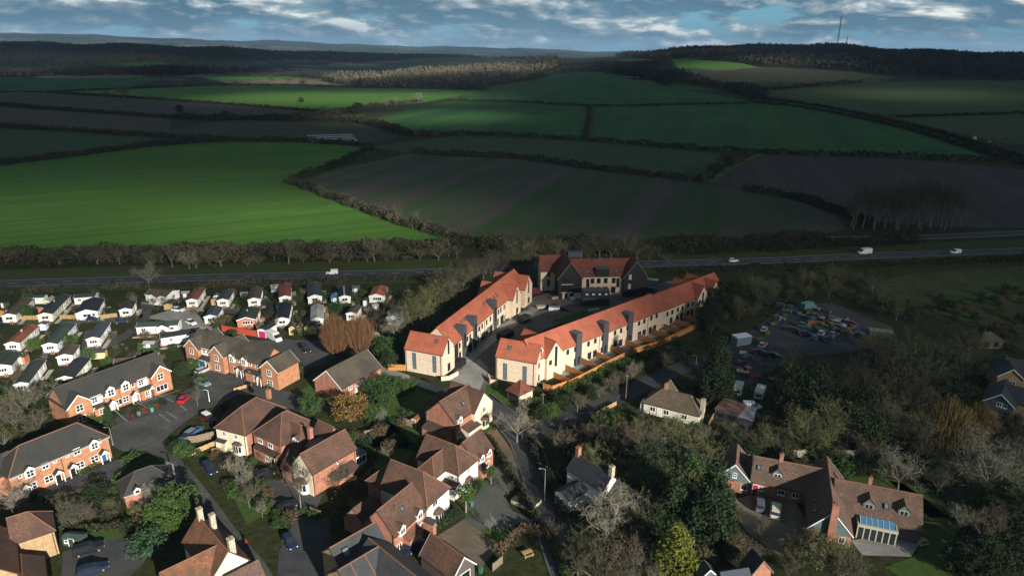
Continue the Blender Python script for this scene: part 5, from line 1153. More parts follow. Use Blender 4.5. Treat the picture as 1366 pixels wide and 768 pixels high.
def fan_tree(seed, H, W, n, mat, stemw=.045, curve=.3, droop=0.0):
    r = random.Random(seed); C_ = Ribbons(); T = MB(); T.tube([(0,0,-.2),(0,0,H*.12)], [.3,.22], 6)
    for i in range(n):
        a = r.uniform(0, 2*math.pi); e = math.sqrt(r.random()); d = Vector((math.cos(a)*e, math.sin(a)*e, 0)); hh = H*(1-.45*e*e)*r.uniform(.7, 1.02)
        p0 = d*.3; p1 = d*W*.32 + Vector((0,0,hh*.42)); p2 = d*W*.5*r.uniform(.85,1.1) + Vector((0,0,hh*(1-droop*e))); p3 = p2 + d*W*.06 + Vector((0,0,-droop*H*.5*r.random()))
        C_.seg(p0, p1, stemw*1.5, stemw, r); C_.seg(p1, p2, stemw, stemw*.4, r)
        if droop: C_.seg(p2, p3, stemw*.6, 0, r)
        for k in range(3):
            b = p1.lerp(p2, r.random()); C_.seg(b, b + (rv(r)*.5 + d*.3 + Vector((0,0,.8 - 1.4*droop)))*H*.14, stemw*.6, 0, r)
    return T.mesh('trunk', BARK), C_.mesh('crown', TW[mat])
def leaf_cloud(seed, n, shape, size, mat, clump=14, hang=0.0, trunk=None, tmat=BARK):
    """leaves in clumps spread through a crown; shape(u,v,w) turns three random numbers into a point of the crown"""
    g = np.random.default_rng(seed); nc = max(1, n//clump); cen = shape(g.random((nc, 3))); idx = np.repeat(np.arange(nc), clump)
    cs = size*g.uniform(1.2, 2.6, nc)[idx][:, None]; c = cen[idx] + g.normal(0, .55, (nc*clump, 3))*cs*np.array([1, 1, .7]); c[:, 2] = np.maximum(c[:, 2], .02)
    a = g.normal(0, 1, (len(c), 3)); a[:, 2] -= hang; a /= np.linalg.norm(a, axis=1)[:, None]; b = np.cross(a, g.normal(0, 1, a.shape)); b /= np.linalg.norm(b, axis=1)[:, None]
    s = (size*g.uniform(.6, 1.4, len(c)))[:, None]
    V = np.stack([c - b*s*.42, c + b*s*.42, c + a*s], 1).reshape(-1, 3); F_ = np.arange(len(V)).reshape(-1, 3)
    T = MB(); h = trunk or float(cen[:, 2].max())*.5; w = .05*float(cen[:, 2].max())**.8; T.tube([(0,0,-.2),(0,0,h)], [w, w*.5], 6, cap=False)
    return T.mesh('trunk', tmat), np_mesh('crown', V, F_, LF[mat] if mat in LF else TW[mat])
def sh_cone(H, W, p=.9, z0=.04):
    def f(u):
        z = 1 - np.sqrt(u[:, 0]); z = z0 + (1-z0)*z; r = W/2*np.power(1 - z, p)*(.35 + .65*np.sqrt(u[:, 1])) + .05; lump = 1 + .16*np.sin(u[:, 2]*2*np.pi*5 + z*9)
        return np.stack([r*lump*np.cos(u[:, 2]*2*np.pi), r*lump*np.sin(u[:, 2]*2*np.pi), z*H], 1)
    return f
def sh_ball(H, W, z0=.12, lump=.14):
    def f(u):
        ct = 2*u[:, 0] - 1; st = np.sqrt(1 - ct*ct); ph = u[:, 2]*2*np.pi; r = np.cbrt(.2 + .8*u[:, 1])*(1 + lump*np.sin(3*ph + 2*ct) + lump*np.sin(5*ct*2 + ph*2)*.7)
        return np.stack([W/2*r*st*np.cos(ph), W/2*r*st*np.sin(ph), H*z0 + (H*(1-z0))*(.5 + .5*ct*np.minimum(r, 1.05))], 1)
    return f
PROTO = {}
def protos():
    PROTO['bare'] = [(12, bare_tree(s, 12, .22, .8, 6, .30, 1.1, tmat=m)) for s, m in ((1,'grey'),(2,'olive'),(3,'grey'),(4,'brown'))]
    PROTO['olive'] = [(12, bare_tree(s, 12, .14, .7, 7, .42, 1.1, tmat='olive', nt=10)) for s in (11, 12, 13)]
    PROTO['tall'] = [(14, bare_tree(s, 14, .3, .55, 6, .75, .9, tmat=m, r0=.2)) for s, m in ((21,'grey'),(22,'brown'),(23,'grey'))]
    PROTO['palebare'] = [(12, bare_tree(s, 12, .22, .75, 8, .3, 1.2, bark=BARKP, tmat='pale', tw=.028, r0=.17, nt=12)) for s in (31, 32)]
    PROTO['sparse'] = [(12, bare_tree(s, 12, .22, .75, 8, .3, 1.2, bark=BARKP, tmat='pale', tw=.02, r0=.15, nt=8)) for s in (35, 36)]
    PROTO['birch'] = [(9, bare_tree(41, 9, .55, .5, 6, .5, .9, bark=BARKP, tmat='brown', r0=.12)), (9, bare_tree(42, 9, .5, .5, 6, .5, .9, bark=BARKP, tmat='grey', r0=.12))]
    PROTO['small'] = [(6, bare_tree(s, 6, .28, .7, 5, .45, 1.2, tw=.022, tmat=m, r0=.2, nt=4)) for s, m in ((51,'brown'),(52,'grey'),(53,'pale'))]
    PROTO['thicket'] = [(6, bare_tree(s, 6, .08, .8, 5, .5, 1.5, tw=.03, tmat=m, r0=.14, stems=3, nt=5)) for s, m in ((61,'grey'),(62,'olive'),(63,'brown'))]
    PROTO['willow'] = [(9, fan_tree(s, 9, 9.0, 1500, 'orange', .034)) for s in (71, 72)]
    PROTO['weep'] = [(9, fan_tree(s, 9, 10, 900, 'rust', .05, droop=.45)) for s in (75, 76)]
    PROTO['conifer'] = [(14, leaf_cloud(s, 10500, sh_cone(14, 8.2, .75), .36, 'dark', 22, .9)) for s in (81, 82)]
    PROTO['spire'] = [(12, leaf_cloud(84, 7000, sh_cone(12, 5.0, .7), .34, 'dark', 20, .9))]
    PROTO['gold'] = [(10, leaf_cloud(85, 9500, sh_cone(10, 8.0, .72), .3, 'gold', 26, -.7))]
    PROTO['ever'] = [(6, leaf_cloud(s, 6000, sh_ball(6, 6.4, .02, .2), .25, m, 20)) for s, m in ((91,'green'),(92,'dark'),(93,'lime'))]
    PROTO['everdark'] = [(6, leaf_cloud(s, 6000, sh_ball(6, 6.2, .02, .2), .25, 'dark', 20)) for s in (94, 95)]
    PROTO['clipped'] = [(3, leaf_cloud(96, 1800, sh_ball(3, 3.6, .0, .02), .22, 'bluegreen', 10))]
    PROTO['bronze'] = [(7, leaf_cloud(97, 2600, sh_ball(7, 8.4, .18), .36, 'bronze', 12))]
    PROTO['lolly'] = [(4.6, leaf_cloud(98, 1500, sh_ball(4.6, 2.4, .46, .02), .2, 'lime', 10, 0, 2.4, BARKP))]
    PROTO['shrub'] = [(2, leaf_cloud(s, 700, sh_ball(2, 2.6, .0), .24, m, 10)) for s, m in ((101,'green'),(102,'dark'),(103,'lime'),(104,'brownhedge'),(105,'greyhedge'))]
protos()
tr_ = random.Random(11); NAMES = {'bare': 'bare_tree', 'olive': 'bare_tree', 'tall': 'bare_tree', 'palebare': 'bare_tree', 'sparse': 'bare_tree', 'birch': 'birch_tree', 'small': 'small_tree', 'thicket': 'thorn_bush', 'willow': 'willow_tree', 'weep': 'willow_tree', 'conifer': 'conifer_tree', 'spire': 'conifer_tree', 'gold': 'conifer_tree', 'ever': 'evergreen_tree', 'everdark': 'evergreen_tree', 'clipped': 'clipped_bush', 'bronze': 'bronze_tree', 'lolly': 'clipped_tree', 'shrub': 'shrub'}
def plant(kind, loc, H, label, group=None, var=None, wide=1.0, cat=None):
    ps = PROTO[kind]; h0, (tm, cm) = ps[tr_.randrange(len(ps)) if var is None else var % len(ps)]; s = H/h0
    o = empty(NAMES[kind], loc, tr_.uniform(0, 6.28)); o.scale = (s*wide, s*wide, s); tag(o, label, cat or ('shrub' if kind in ('shrub', 'clipped', 'thicket') else 'tree'), group)
    link('trunk', tm, o); link('crown', cm, o); return o
def tall(base, ytop):
    q = G(base); best = (1e9, 1)
    z = .5
    while z < 40:
        d = ray(base[0] + (base[0]-683)*(base[1]-ytop)/2900, ytop); t = q.xy.length/math.hypot(d[0], d[1]); e = abs(CAMH + d[2]*t - q.z - z)
        if e < best[0]: best = (e, z)
        z += .25
    return best[1]
def tree(kind, x, y, ytop, label, group=None, var=None, wide=1.0): return plant(kind, G((x, y)), tall((x, y), ytop), label, group, var, wide)
def inside(p, ring):
    c = False; j = len(ring)-1
    for i in range(len(ring)):
        a, b = ring[i], ring[j]
        if (a.y > p.y) != (b.y > p.y) and p.x < (b.x-a.x)*(p.y-a.y)/(b.y-a.y) + a.x: c = not c
        j = i
    return c
def scatter(mix, ring, n, hmin, hmax, label, group, gap=3.0, wide=1.0):
    """n plants inside a ring of photo pixels, no two closer than gap"""
    R_ = [G(p).xy for p in ring]; x0, x1 = min(p.x for p in R_), max(p.x for p in R_); y0, y1 = min(p.y for p in R_), max(p.y for p in R_); done = []; k = 0
    while len(done) < n and k < n*60:
        k += 1; p = Vector((tr_.uniform(x0, x1), tr_.uniform(y0, y1)))
        if not inside(p, R_) or any((p-q).length < gap for q in done) or blocked(p): continue
        done.append(p); kd = tr_.choice(mix); f = .5 if kd in ('shrub', 'thicket') else 1.0
        plant(kd, (p.x, p.y, hgt(p.x, p.y)), tr_.uniform(hmin, hmax)*f, label if isinstance(label, str) else label[kd], group if isinstance(group, str) else group[kd], wide=wide*tr_.uniform(.85, 1.2))
# hedges: leaf-sized faces round a twiggy core
def hedge_mesh(line, h, w, size, dens, mat, seed, gaps=0.0, jit=.35):
    g = np.random.default_rng(seed); L = np.array([[p.x, p.y] for p in line]); seg = np.diff(L, axis=0); ln = np.hypot(seg[:, 0], seg[:, 1]); cum = np.concatenate([[0], np.cumsum(ln)]); tot = cum[-1]
    n = int(tot*dens); t = g.random(n)*tot; i = np.clip(np.searchsorted(cum, t, 'right')-1, 0, len(seg)-1); f = ((t-cum[i])/ln[i])[:, None]; base = L[i] + seg[i]*f
    nrm = np.stack([-seg[i][:, 1], seg[i][:, 0]], 1)/ln[i][:, None]
    ph = g.random(6)*6.28; sc = max(h*1.6, 3.0); hv = 1 + jit*(np.sin(t/sc*1.1+ph[0])*.5 + np.sin(t/sc*2.7+ph[1])*.35 + np.sin(t/sc*6.1+ph[2])*.3); hv = np.clip(hv, .3, 1.8)
    wv = 1 + .3*np.sin(t/sc*1.7+ph[3]) + .2*np.sin(t/sc*4.3+ph[4]); ang = g.random(n)*np.pi; rad = np.power(g.random(n), .35)
    u = np.cos(ang)*rad*w/2*wv; z = np.power(np.sin(ang), .7)*rad*h*hv
    P_ = base + nrm*u[:, None]; zz = np.array([hgt(x, y) for x, y in P_]) if np.abs(P_).max() > 500 else np.zeros(n)
    c = np.stack([P_[:, 0], P_[:, 1], z + zz], 1); a = g.normal(0, 1, (n, 3)); a[:, 2] = np.abs(a[:, 2])*1.2; a /= np.linalg.norm(a, axis=1)[:, None]; b = np.cross(a, g.normal(0, 1, a.shape)); b /= np.linalg.norm(b, axis=1)[:, None]
    s = (size*g.uniform(.6, 1.5, n))[:, None]
    if gaps: keep = (np.sin(t/17+ph[5]) > gaps-1) ; c, a, b, s = c[keep], a[keep], b[keep], s[keep]
    V = np.stack([c - b*s*.45, c + b*s*.45, c + a*s], 1).reshape(-1, 3)
    return np_mesh('hedge', V, np.arange(len(V)).reshape(-1, 3), LF[mat] if mat in LF else TW[mat])
HS = [500]
def hedge(pts, h, w, label, mat='hedge', dens=None, size=None, group=None, world=False, cat='hedge', name='hedge', jit=.35):
    line = [p if world else G(p).xy for p in pts]; line = smooth_line(line, 3) if len(line) > 2 else line
    out = []
    for a, b in zip(line, line[1:]):
        k = max(1, int((b-a).length/40)); out += [a.lerp(b, i/k) for i in range(k)]
    out.append(line[-1]); d = min(p.length for p in out); HS[0] += 1
    size = size or max(.3, min(2.2, d*.0021)); dens = dens or min(140, 3.0*(h + w*.6)/(size*size))
    return tag(link(name, hedge_mesh(out, h, w, size, dens, mat, HS[0], jit=jit)), label, cat, group)
def wood_mesh(ring, per, hmin, hmax, mat, seed, cap=9000, faces=9, name='wood'):
    """tree-sized tufts over an area"""
    g = np.random.default_rng(seed); A = np.array([[p.x, p.y] for p in ring]); x0, y0 = A.min(0); x1, y1 = A.max(0); area = abs(sum(ring[i-1].x*ring[i].y - ring[i].x*ring[i-1].y for i in range(len(ring))))/2
    n = int(min(cap, area/per)); pts = np.empty((0, 2))
    while len(pts) < n:
        q = g.random((n*3, 2))*[x1-x0, y1-y0] + [x0, y0]; c = np.zeros(len(q), bool); j = len(A)-1
        for i in range(len(A)):
            cond = ((A[i, 1] > q[:, 1]) != (A[j, 1] > q[:, 1])) & (q[:, 0] < (A[j, 0]-A[i, 0])*(q[:, 1]-A[i, 1])/(A[j, 1]-A[i, 1]+1e-9) + A[i, 0]); c ^= cond; j = i
        pts = np.concatenate([pts, q[c]])
    pts = pts[:n]; H = g.uniform(hmin, hmax, n)*(1 + .25*np.sin(pts[:, 0]*.02)*np.sin(pts[:, 1]*.017)); z = np.array([hgt(x, y) for x, y in pts]); idx = np.repeat(np.arange(n), faces); N_ = len(idx); h = H[idx]
    t = g.random(N_); rad = h*.38*np.sqrt(np.clip(1-(t*1.7-.75)**2, .05, 1))*np.sqrt(g.random(N_)); ph = g.random(N_)*6.28
    c = np.stack([pts[idx, 0] + rad*np.cos(ph), pts[idx, 1] + rad*np.sin(ph), z[idx] + h*(.12 + .75*t)], 1)
    a = g.normal(0, 1, (N_, 3)); a[:, 2] = np.abs(a[:, 2]) + .6; a /= np.linalg.norm(a, axis=1)[:, None]; b = np.cross(a, g.normal(0, 1, a.shape)); b /= np.linalg.norm(b, axis=1)[:, None]
    s = (h*g.uniform(.16, .42, N_))[:, None]; V = np.stack([c - b*s*.34, c + b*s*.34, c + a*s], 1).reshape(-1, 3)
    return np_mesh(name, V, np.arange(len(V)).reshape(-1, 3), mat)
# ------------------------------------------------------------------ far woods
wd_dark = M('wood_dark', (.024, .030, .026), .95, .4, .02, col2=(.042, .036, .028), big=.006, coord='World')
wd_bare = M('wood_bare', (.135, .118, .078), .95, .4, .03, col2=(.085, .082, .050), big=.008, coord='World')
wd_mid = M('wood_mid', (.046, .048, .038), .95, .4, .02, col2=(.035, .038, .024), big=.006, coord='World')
def wood(ring, per, h0, h1, mat, label, seed, cap=9000, faces=9, back=None):
    R_ = [G(p).xy for p in ring]
    if back: 
        for p, d in back: r = ray(*p); k = d/math.hypot(r[0], r[1]); R_.append(Vector((r[0]*k, r[1]*k)))
    tag(link('wood', wood_mesh(R_, per, h0, h1, mat, seed, cap, faces)), label, 'wood', kind='stuff')
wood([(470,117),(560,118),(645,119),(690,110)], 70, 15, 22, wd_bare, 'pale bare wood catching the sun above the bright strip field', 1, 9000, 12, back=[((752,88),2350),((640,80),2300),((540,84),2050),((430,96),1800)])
wood([(745,99),(690,109),(640,120),(560,119),(600,113),(680,99)], 70, 11, 16, wd_mid, 'dark bare wood edge left of the climbing green field', 2)
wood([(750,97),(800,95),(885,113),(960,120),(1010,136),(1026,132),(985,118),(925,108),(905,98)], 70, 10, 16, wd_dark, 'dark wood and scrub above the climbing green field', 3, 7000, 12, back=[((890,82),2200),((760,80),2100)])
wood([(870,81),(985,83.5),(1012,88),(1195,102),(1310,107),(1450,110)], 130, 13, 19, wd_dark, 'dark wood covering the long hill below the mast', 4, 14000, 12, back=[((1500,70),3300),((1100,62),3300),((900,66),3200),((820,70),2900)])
wood([(-60,103),(230,102),(300,99),(370,98)], 110, 14, 22, wd_dark, 'dark wood far left behind the green field', 5, 8000, 9, back=[((420,90),2300),((200,84),2500),((-60,88),2400)])
wood([(380,99),(470,104),(480,110),(400,104),(300,103)], 80, 9, 14, wd_mid, 'scrubby wood edge behind the tan stubble', 6)
wood([(-60,88),(200,86),(380,82),(480,86),(560,79)], 260, 14, 22, wd_dark, 'dark wooded rise below the left horizon', 7, 15000, 7, back=[((640,70),4700),((400,66),4900),((-60,60),4900)])
wood([(-60,53),(220,55),(360,58),(560,64),(700,67)], 900, 18, 28, wd_dark, 'farthest wood band on the left horizon slope', 18, 6000, 8, back=[((700,66),13000),((400,57),13000),((60,51),13000)])
wood([(330,76),(560,75),(740,78),(760,74)], 260, 12, 18, wd_mid, 'band of woods beyond the sunlit wood', 8, 6000, 8, back=[((760,70),4300),((500,70),4500)])
# ------------------------------------------------------------------ hedges between the fields
for i, (pts, h, w, lab, m) in enumerate([
 ([(-30,224),(100,209),(200,196),(300,189.5),(400,189.5),(497,197)], 4, 6, 'dark hedge along the top of the bright green crop', 'hedge'),
 ([(497,199),(440,225),(386,243)], 4, 7, 'hedge turning the corner of the ploughed field', 'hedge'),
 ([(386,243),(460,271),(540,300),(632,326)], 4.5, 6, 'thick hedge between the bright crop and the ploughed field', 'greyhedge'),
 ([(548,205),(690,211.5),(800,227),(936,243)], 4, 5, 'hedge above the ploughed field', 'hedge'),
 ([(936,242),(962,225),(1002,206)], 5, 9, 'bushy hedge beside the ditch', 'greyhedge'),
 ([(990,255),(1060,265),(1140,292),(1160,300)], 4, 6, 'hedge between the two ploughed fields', 'hedge'),
 ([(545,181),(650,181),(779,188),(1000,204.5),(1200,210),(1335,217)], 4, 5, 'long hedge under the middle green fields', 'hedge'),
 ([(786,144),(784,165),(779,187)], 3, 4, 'short hedge along the middle track', 'hedge'),
 ([(600,135),(690,137),(790,142.5),(900,140.5),(1000,138.5)], 3, 4, 'thin hedge across the green hillside', 'hedge'),
 ([(1000,131),(1090,142),(1180,161),(1262,181),(1332,203),(1400,222)], 3.5, 4, 'hedge on the upper side of the far lane', 'hedge'),
 ([(1000,136),(1088,147),(1180,166),(1258,187),(1328,209),(1400,230)], 3.5, 4, 'hedge on the lower side of the far lane', 'hedge'),
 ([(-30,125),(60,124),(200,132.5),(330,142),(440,151)], 3, 5, 'hedge between green field and pale brown stubble', 'hedge'),
 ([(-30,137),(90,148),(230,158),(330,160),(450,152)], 4, 8, 'bushy hedge through the brown fields', 'hedge'),
 ([(-30,167),(100,176),(218,184),(300,187)], 4, 7, 'dark hedge below the brown field', 'hedge'),
 ([(440,152),(480,146),(525,140),(562,136)], 5, 7, 'sunlit hedge between two green fields', 'greyhedge'),
 ([(230,158),(300,160),(390,160),(480,163),(548,182)], 6, 14, 'wide bushy belt above the dull grazed field', 'hedge'),
 ([(70,123.5),(310,114),(480,117.5),(600,119.5)], 3, 5, 'hedge along the top of the bright strip field', 'hedge'),
 ([(1005,122),(1080,116),(1150,111)], 6, 6, 'ragged hedge below the pale hill slope', 'greyhedge'),
 ([(1195,157.5),(1300,154),(1420,150)], 3, 4, 'thin hedge between the two right-hand green fields', 'hedge'),
 ([(-40,352),(60,350),(180,347),(330,344),(480,341),(600,337)], 5.2, 13, 'broad scrubby hedge beyond the main road on the left', 'greyhedge'),
 ([(-40,344),(60,342),(180,339),(330,336),(480,333),(632,328)], 4.0, 8, 'dark back hedge between crop and main road', 'hedge'),
 ([(640,330),(740,330),(860,332),(1000,328),(1100,323)], 5, 12, 'dark scrub belt behind the main road on the right', 'hedge'),
 ([(880,340),(980,336),(1100,330),(1226,324)], 4, 6, 'dark hedge on the island between the carriageways', 'hedge'),
 ([(-30,391),(100,386),(200,383),(330,379),(480,374),(590,371)], 1.6, 4, 'low scrub bank between mobile homes and main road', 'greyhedge'),
 ([(880,364),(980,360),(1100,356),(1240,351),(1400,344)], 1.8, 5, 'dark scrub on the near side of the main road, right', 'hedge'),
]): hedge(pts, h, w, lab, m)
# ------------------------------------------------------------------ trees in the fields (kept as single trees)
def nth(i): return '%d%s' % (i, 'th' if 10 < i % 100 < 14 else {1: 'st', 2: 'nd', 3: 'rd'}.get(i % 10, 'th'))
def rows(kind, pts, label, group, wide=1.0):
    for i, (x, y, t) in enumerate(sorted(pts)): tree(kind if isinstance(kind, str) else tr_.choice(kind), x, y, t + (0 if isinstance(kind, str) else tr_.uniform(0, 12)), '%s, %s from the left' % (label, nth(i+1)), group, None, wide*(1 if isinstance(kind, str) else tr_.uniform(.75, 1.25)))
def doubled(pts):
    q = sorted(pts); return q + [((a[0]+b[0])/2+1, (a[1]+b[1])/2-4, max(a[2], b[2])-1) for a, b in zip(q, q[1:])]
rows('bare', [(142,131,117),(165,133,107),(168,128,112),(240,119,103),(260,116,100),(315,123,103),(430,152,138),(362,112,98),(385,113,99),(405,117,103),(455,113,100),(28,128,118)], 'lone bare tree out in the left-hand fields', 'field trees on the left')
rows('everdark', [(478,152,137),(402,137,130),(240,150,140),(300,157,148)], 'dark rounded thorn tree in the left-hand hedges', 'dark hedgerow trees')
rows('palebare', [(558,137,121),(528,141,128),(515,143,133)], 'pale sunlit tree at the end of the field hedge', 'sunlit hedgerow trees')
rows('bare', [(715,139,128),(760,141,133),(775,141,132),(828,141,128),(865,141,134),(690,188,178),(555,183,168),(580,183,170),(480,163,150),(505,166,155),(1340,196,178),(1270,220,203),(920,245,222),(940,243,218),(960,228,208),(1043,212,198),(1100,213,200),(1205,214,202),(1186,160,148),(1040,119,108),(1070,117,108),(1100,116,107),(1160,112,101),(1175,112,101)], 'bare tree standing in a far hedgerow', 'far hedgerow trees')
rows('thicket', [(520,296,280),(545,303,286),(500,287,273),(470,276,262),(430,262,250)], 'grey bush in the thick hedge beside the ploughed field', 'bushes in the thick hedge')
rows('tall', [(556,304,280),(530,297,274)], 'tall grey tree in the thick hedge beside the ploughed field', 'trees in the thick hedge')
b_lab = 'bare tree in the belt beyond the main road on the left'
rows(['olive', 'bare', 'thicket', 'bare', 'tall'], doubled([(230,356,318),(262,357,327),(295,355,318),(330,355,330),(20,352,330),(80,353,325),(130,352,327),(160,353,324),(345,352,328),(385,352,320),(405,351,328),(490,350,322),(500,349,318),(515,349,324),(560,347,326),(585,347,324),(610,345,320),(60,352,332),(200,352,330),(440,351,330),(465,350,331),(540,348,328)]), b_lab, 'trees in the belt beyond the road', 1.45)
tree('sparse', 199, 383, 341, 'large pale bare tree on the near verge above the mobile homes', var=0)
tree('palebare', 253, 359, 330, 'thin pale tree beside the big bare tree across the main road', var=1)
rows(['bare', 'tall', 'bare', 'olive'], doubled([(697,352,307),(664,350,325),(680,348,318),(745,346,305),(735,344,308),(775,346,318),(800,345,310),(815,346,302),(832,346,305),(850,346,310),(866,346,318),(890,350,325),(710,346,316),(785,344,314)]), 'tall bare tree in the dark belt behind the black-gabled block', 'trees behind the black-gabled block', 1.3)
rows('tall', [(1135,303,250),(1150,305,244),(1165,304,240),(1180,305,246),(1195,306,238),(1210,304,242),(1225,305,240),(1240,304,238),(1255,305,245),(1268,303,243),(1280,302,252),(1142,299,252),(1158,298,247),(1172,298,240),(1188,299,243),(1203,298,236),(1218,298,240),(1233,298,237),(1248,299,240),(1262,298,246),(1138,307,262),(1166,308,258),(1198,308,255),(1228,308,258),(1260,307,262)], 'tall thin bare tree in the copse beyond the main road', 'copse trees')
rows('bare', [(585,386,352),(600,392,350),(615,392,352),(632,378,344),(645,372,338),(655,366,338),(622,384,348),(590,400,362),(610,404,366)], 'grey bare tree behind the left new terrace', 'trees behind the left terrace', 1.1)
rows('bare', [(660,362,330),(672,361,326),(685,360,330),(698,360,331),(710,358,330),(648,366,334),(636,368,338),(624,373,340),(606,379,346),(668,366,340),(690,364,338),(716,362,338),(640,378,350),(600,386,356)], 'tall dark bare tree hiding the main road behind the left terrace', 'trees hiding the main road', 1.2)
rows('olive', [(568,424,370),(556,432,385),(585,418,372),(546,440,395),(572,440,398)], 'olive-tinged bare tree left of the left new terrace', 'olive trees by the left terrace')
tree('palebare', 527, 450, 413, 'pale lichen-covered tree left of the front of the left terrace')
rows('thicket', [(532,428,404),(520,416,396),(515,400,382),(540,420,398),(502,436,418),(512,446,430)], 'grey thicket between mobile homes and left terrace', 'grey thickets')
tree('willow', 449, 474, 417, 'orange-stemmed willow above the dark car, the left one', var=0, wide=.66); tree('willow', 481, 472, 416, 'orange-stemmed willow beside the terrace trees, the right one', var=1, wide=.74)
rows('ever', [(505,470,448),(516,478,450),(530,470,448),(520,490,470)], 'green evergreen between the willow and the left terrace', 'evergreens by the willow')
# estate gardens
tree('bronze', 468, 562, 527, 'bronze-leaved tree on the lawn below the brick coach house')
tree('ever', 415, 551, 527, 'round green bush at the corner of the brick coach house', var=0); tree('ever', 497, 560, 540, 'green bush right of the bronze tree', var=0)
for x, y, t in ((498,530,505),(515,527,500),(532,524,502),(548,520,506),(512,540,515)): tree('ever', x, y, t, 'green laurel mass in front of the left terrace fence', 'laurels', 0)
tree('birch', 402, 682, 632, 'white-stemmed birch in front of the cream gable'); 
rows('small', [(315,640,604),(328,656,618),(339,668,638),(333,676,650),(350,690,668)], 'slender bare garden tree beside the estate road', 'garden trees by the estate road')
tree('thicket', 451, 648, 618, 'round grey twiggy bush right of the cream gable', var=0, wide=1.2); tree('small', 264, 541, 515, 'small bare tree on the verge by the red car', var=1)
tree('ever', 240, 700, 648, 'tall bright green ivy-clad tree above the old cottage', var=2, wide=.85); tree('ever', 222, 706, 668, 'bright green bush left of the ivy-clad tree', var=2); tree('clipped', 199, 738, 706, 'clipped blue-green bush left of the old cottage')
tree('ever', 130, 668, 645, 'grey-green broad evergreen below the hip-roofed garage', var=1, wide=1.1); tree('palebare', 26, 682, 640, 'pale bare tree at the corner of the hip-roofed terrace')
tree('palebare', 205, 680, 645, 'white-branched tree in front of the hip-roofed garage')
rows('thicket', [(85,692,660),(100,700,668),(68,690,664),(112,690,665),(150,680,660),(172,668,650),(90,672,652),(50,700,672),(186,690,668)], 'brown twiggy bush in the shady gardens at lower left', 'bushes in the lower left gardens')
rows('bare', [(36,556,505),(15,548,510),(52,540,512),(22,575,540),(6,600,565),(48,585,556)], 'bare tree in the gardens left of the first brick terrace', 'trees left of the brick terrace')
rows('everdark', [(60,535,518),(10,530,512),(66,590,572),(30,560,545)], 'dark evergreen in the gardens left of the first brick terrace', 'dark evergreens on the left')
tree('spire', 147, 566, 540, 'narrow black conifer by the first brick terrace'); tree('spire', 152, 384, 371, 'pointed green conifer on the verge above the mobile homes')
rows('ever', [(35,424,407),(47,466,450),(245,500,484),(258,492,478),(330,406,392),(448,418,402),(120,480,464),(205,478,466),(88,462,446)], 'garden evergreen among the mobile homes', 'evergreens among the mobile homes')
rows('shrub', [(230,394,386),(225,402,392),(180,440,432),(178,430,420),(150,420,412),(66,412,404),(290,436,424),(300,430,420),(338,418,409),(360,424,414),(400,448,436),(410,440,430),(436,444,434),(470,400,390),(486,396,388),(150,452,444),(210,455,446),(60,490,480),(130,510,500),(25,505,495),(190,465,457),(310,448,440),(386,410,400),(398,402,394),(432,400,390)], 'shrub in a mobile home garden', 'shrubs among the mobile homes')
rows('small', [(205,412,394),(222,412,392),(262,424,408),(180,408,392),(128,398,382),(405,398,384),(455,415,398),(318,420,406)], 'small bare tree among the mobile homes', 'small trees among the mobile homes')
rows('shrub', [(205,545,538),(218,540,532),(190,551,543),(183,554,546),(175,550,542),(262,508,498),(270,512,503),(300,545,536),(345,600,588),(360,612,602),(372,622,612),(330,640,630),(350,650,640),(372,688,678),(380,700,690),(388,694,682),(300,618,606),(290,612,602),(420,690,680),(470,690,676),(455,672,660),(480,640,628),(495,612,600),(468,606,594),(520,600,588),(536,590,578),(505,580,568),(548,560,550)], 'garden shrub among the estate houses', 'shrubs in the estate gardens')
rows('ever', [(245,608,590),(235,604,588),(600,695,682),(588,700,690),(610,690,678),(640,650,638),(632,655,640),(452,700,684)], 'clipped green bush beside an estate house', 'green bushes by estate houses')
tree('lolly', 621.7, 683, 647, 'clipped ball-headed tree in front of the white rendered house'); tree('lolly', 655, 645, 622, 'ball-headed green tree by the red door')
tree('small', 654, 709, 689, 'small bare tree on the green island in the mews court', var=2); tree('small', 678, 660, 640, 'small brown tree beside the covered dark tank', var=0)
tree('small', 740, 722, 694, 'thin bare tree on the corner of the lane and the mews court', var=1)
# along the lane and to the right of it
tree('sparse', 689.6, 590, 528, 'big grey bare tree at the lane junction in front of the bin store', var=0, wide=1.0)
tree('sparse', 806, 728, 642, 'big pale bare tree in front of the white cottage', var=1, wide=.95)
tree('conifer', 944, 728, 604, 'tall dark conifer left of the gravel drive', var=0, wide=.9); tree('spire', 897, 712, 622, 'slimmer dark conifer left of the tall one'); tree('gold', 898, 778, 700, 'golden-yellow conifer at the bottom edge')
tree('conifer', 952, 535, 446, 'broad dark conifer beside the bungalow', var=1, wide=.95)
tree('small', 1015, 720, 688, 'dark twisted little tree on the gravel drive', var=1)
tree('weep', 1258, 590, 520, 'orange-brown weeping willow at the right, the larger', var=0, wide=1.1); tree('weep', 1300, 575, 528, 'orange-brown weeping willow nearer the gabled house', var=1, wide=1.0)
tree('sparse', 1198, 652, 592, 'pale spreading bare tree behind the barn house roof', var=1); tree('sparse', 1280, 710, 668, 'small whitish bare tree on the lawn right of the barn house', var=0)
tree('sparse', 1316, 660, 566, 'old ivy-clad pollard at the right edge', var=1); tree('tall', 1312, 740, 680, 'leaning pale-trunked tree at lower right', var=1)
rows('ever', [(750,548,528),(735,556,538),(765,538,522),(722,560,540),(790,530,514)], 'green bush on the bank below the timber garden fence', 'bushes on the fence bank')
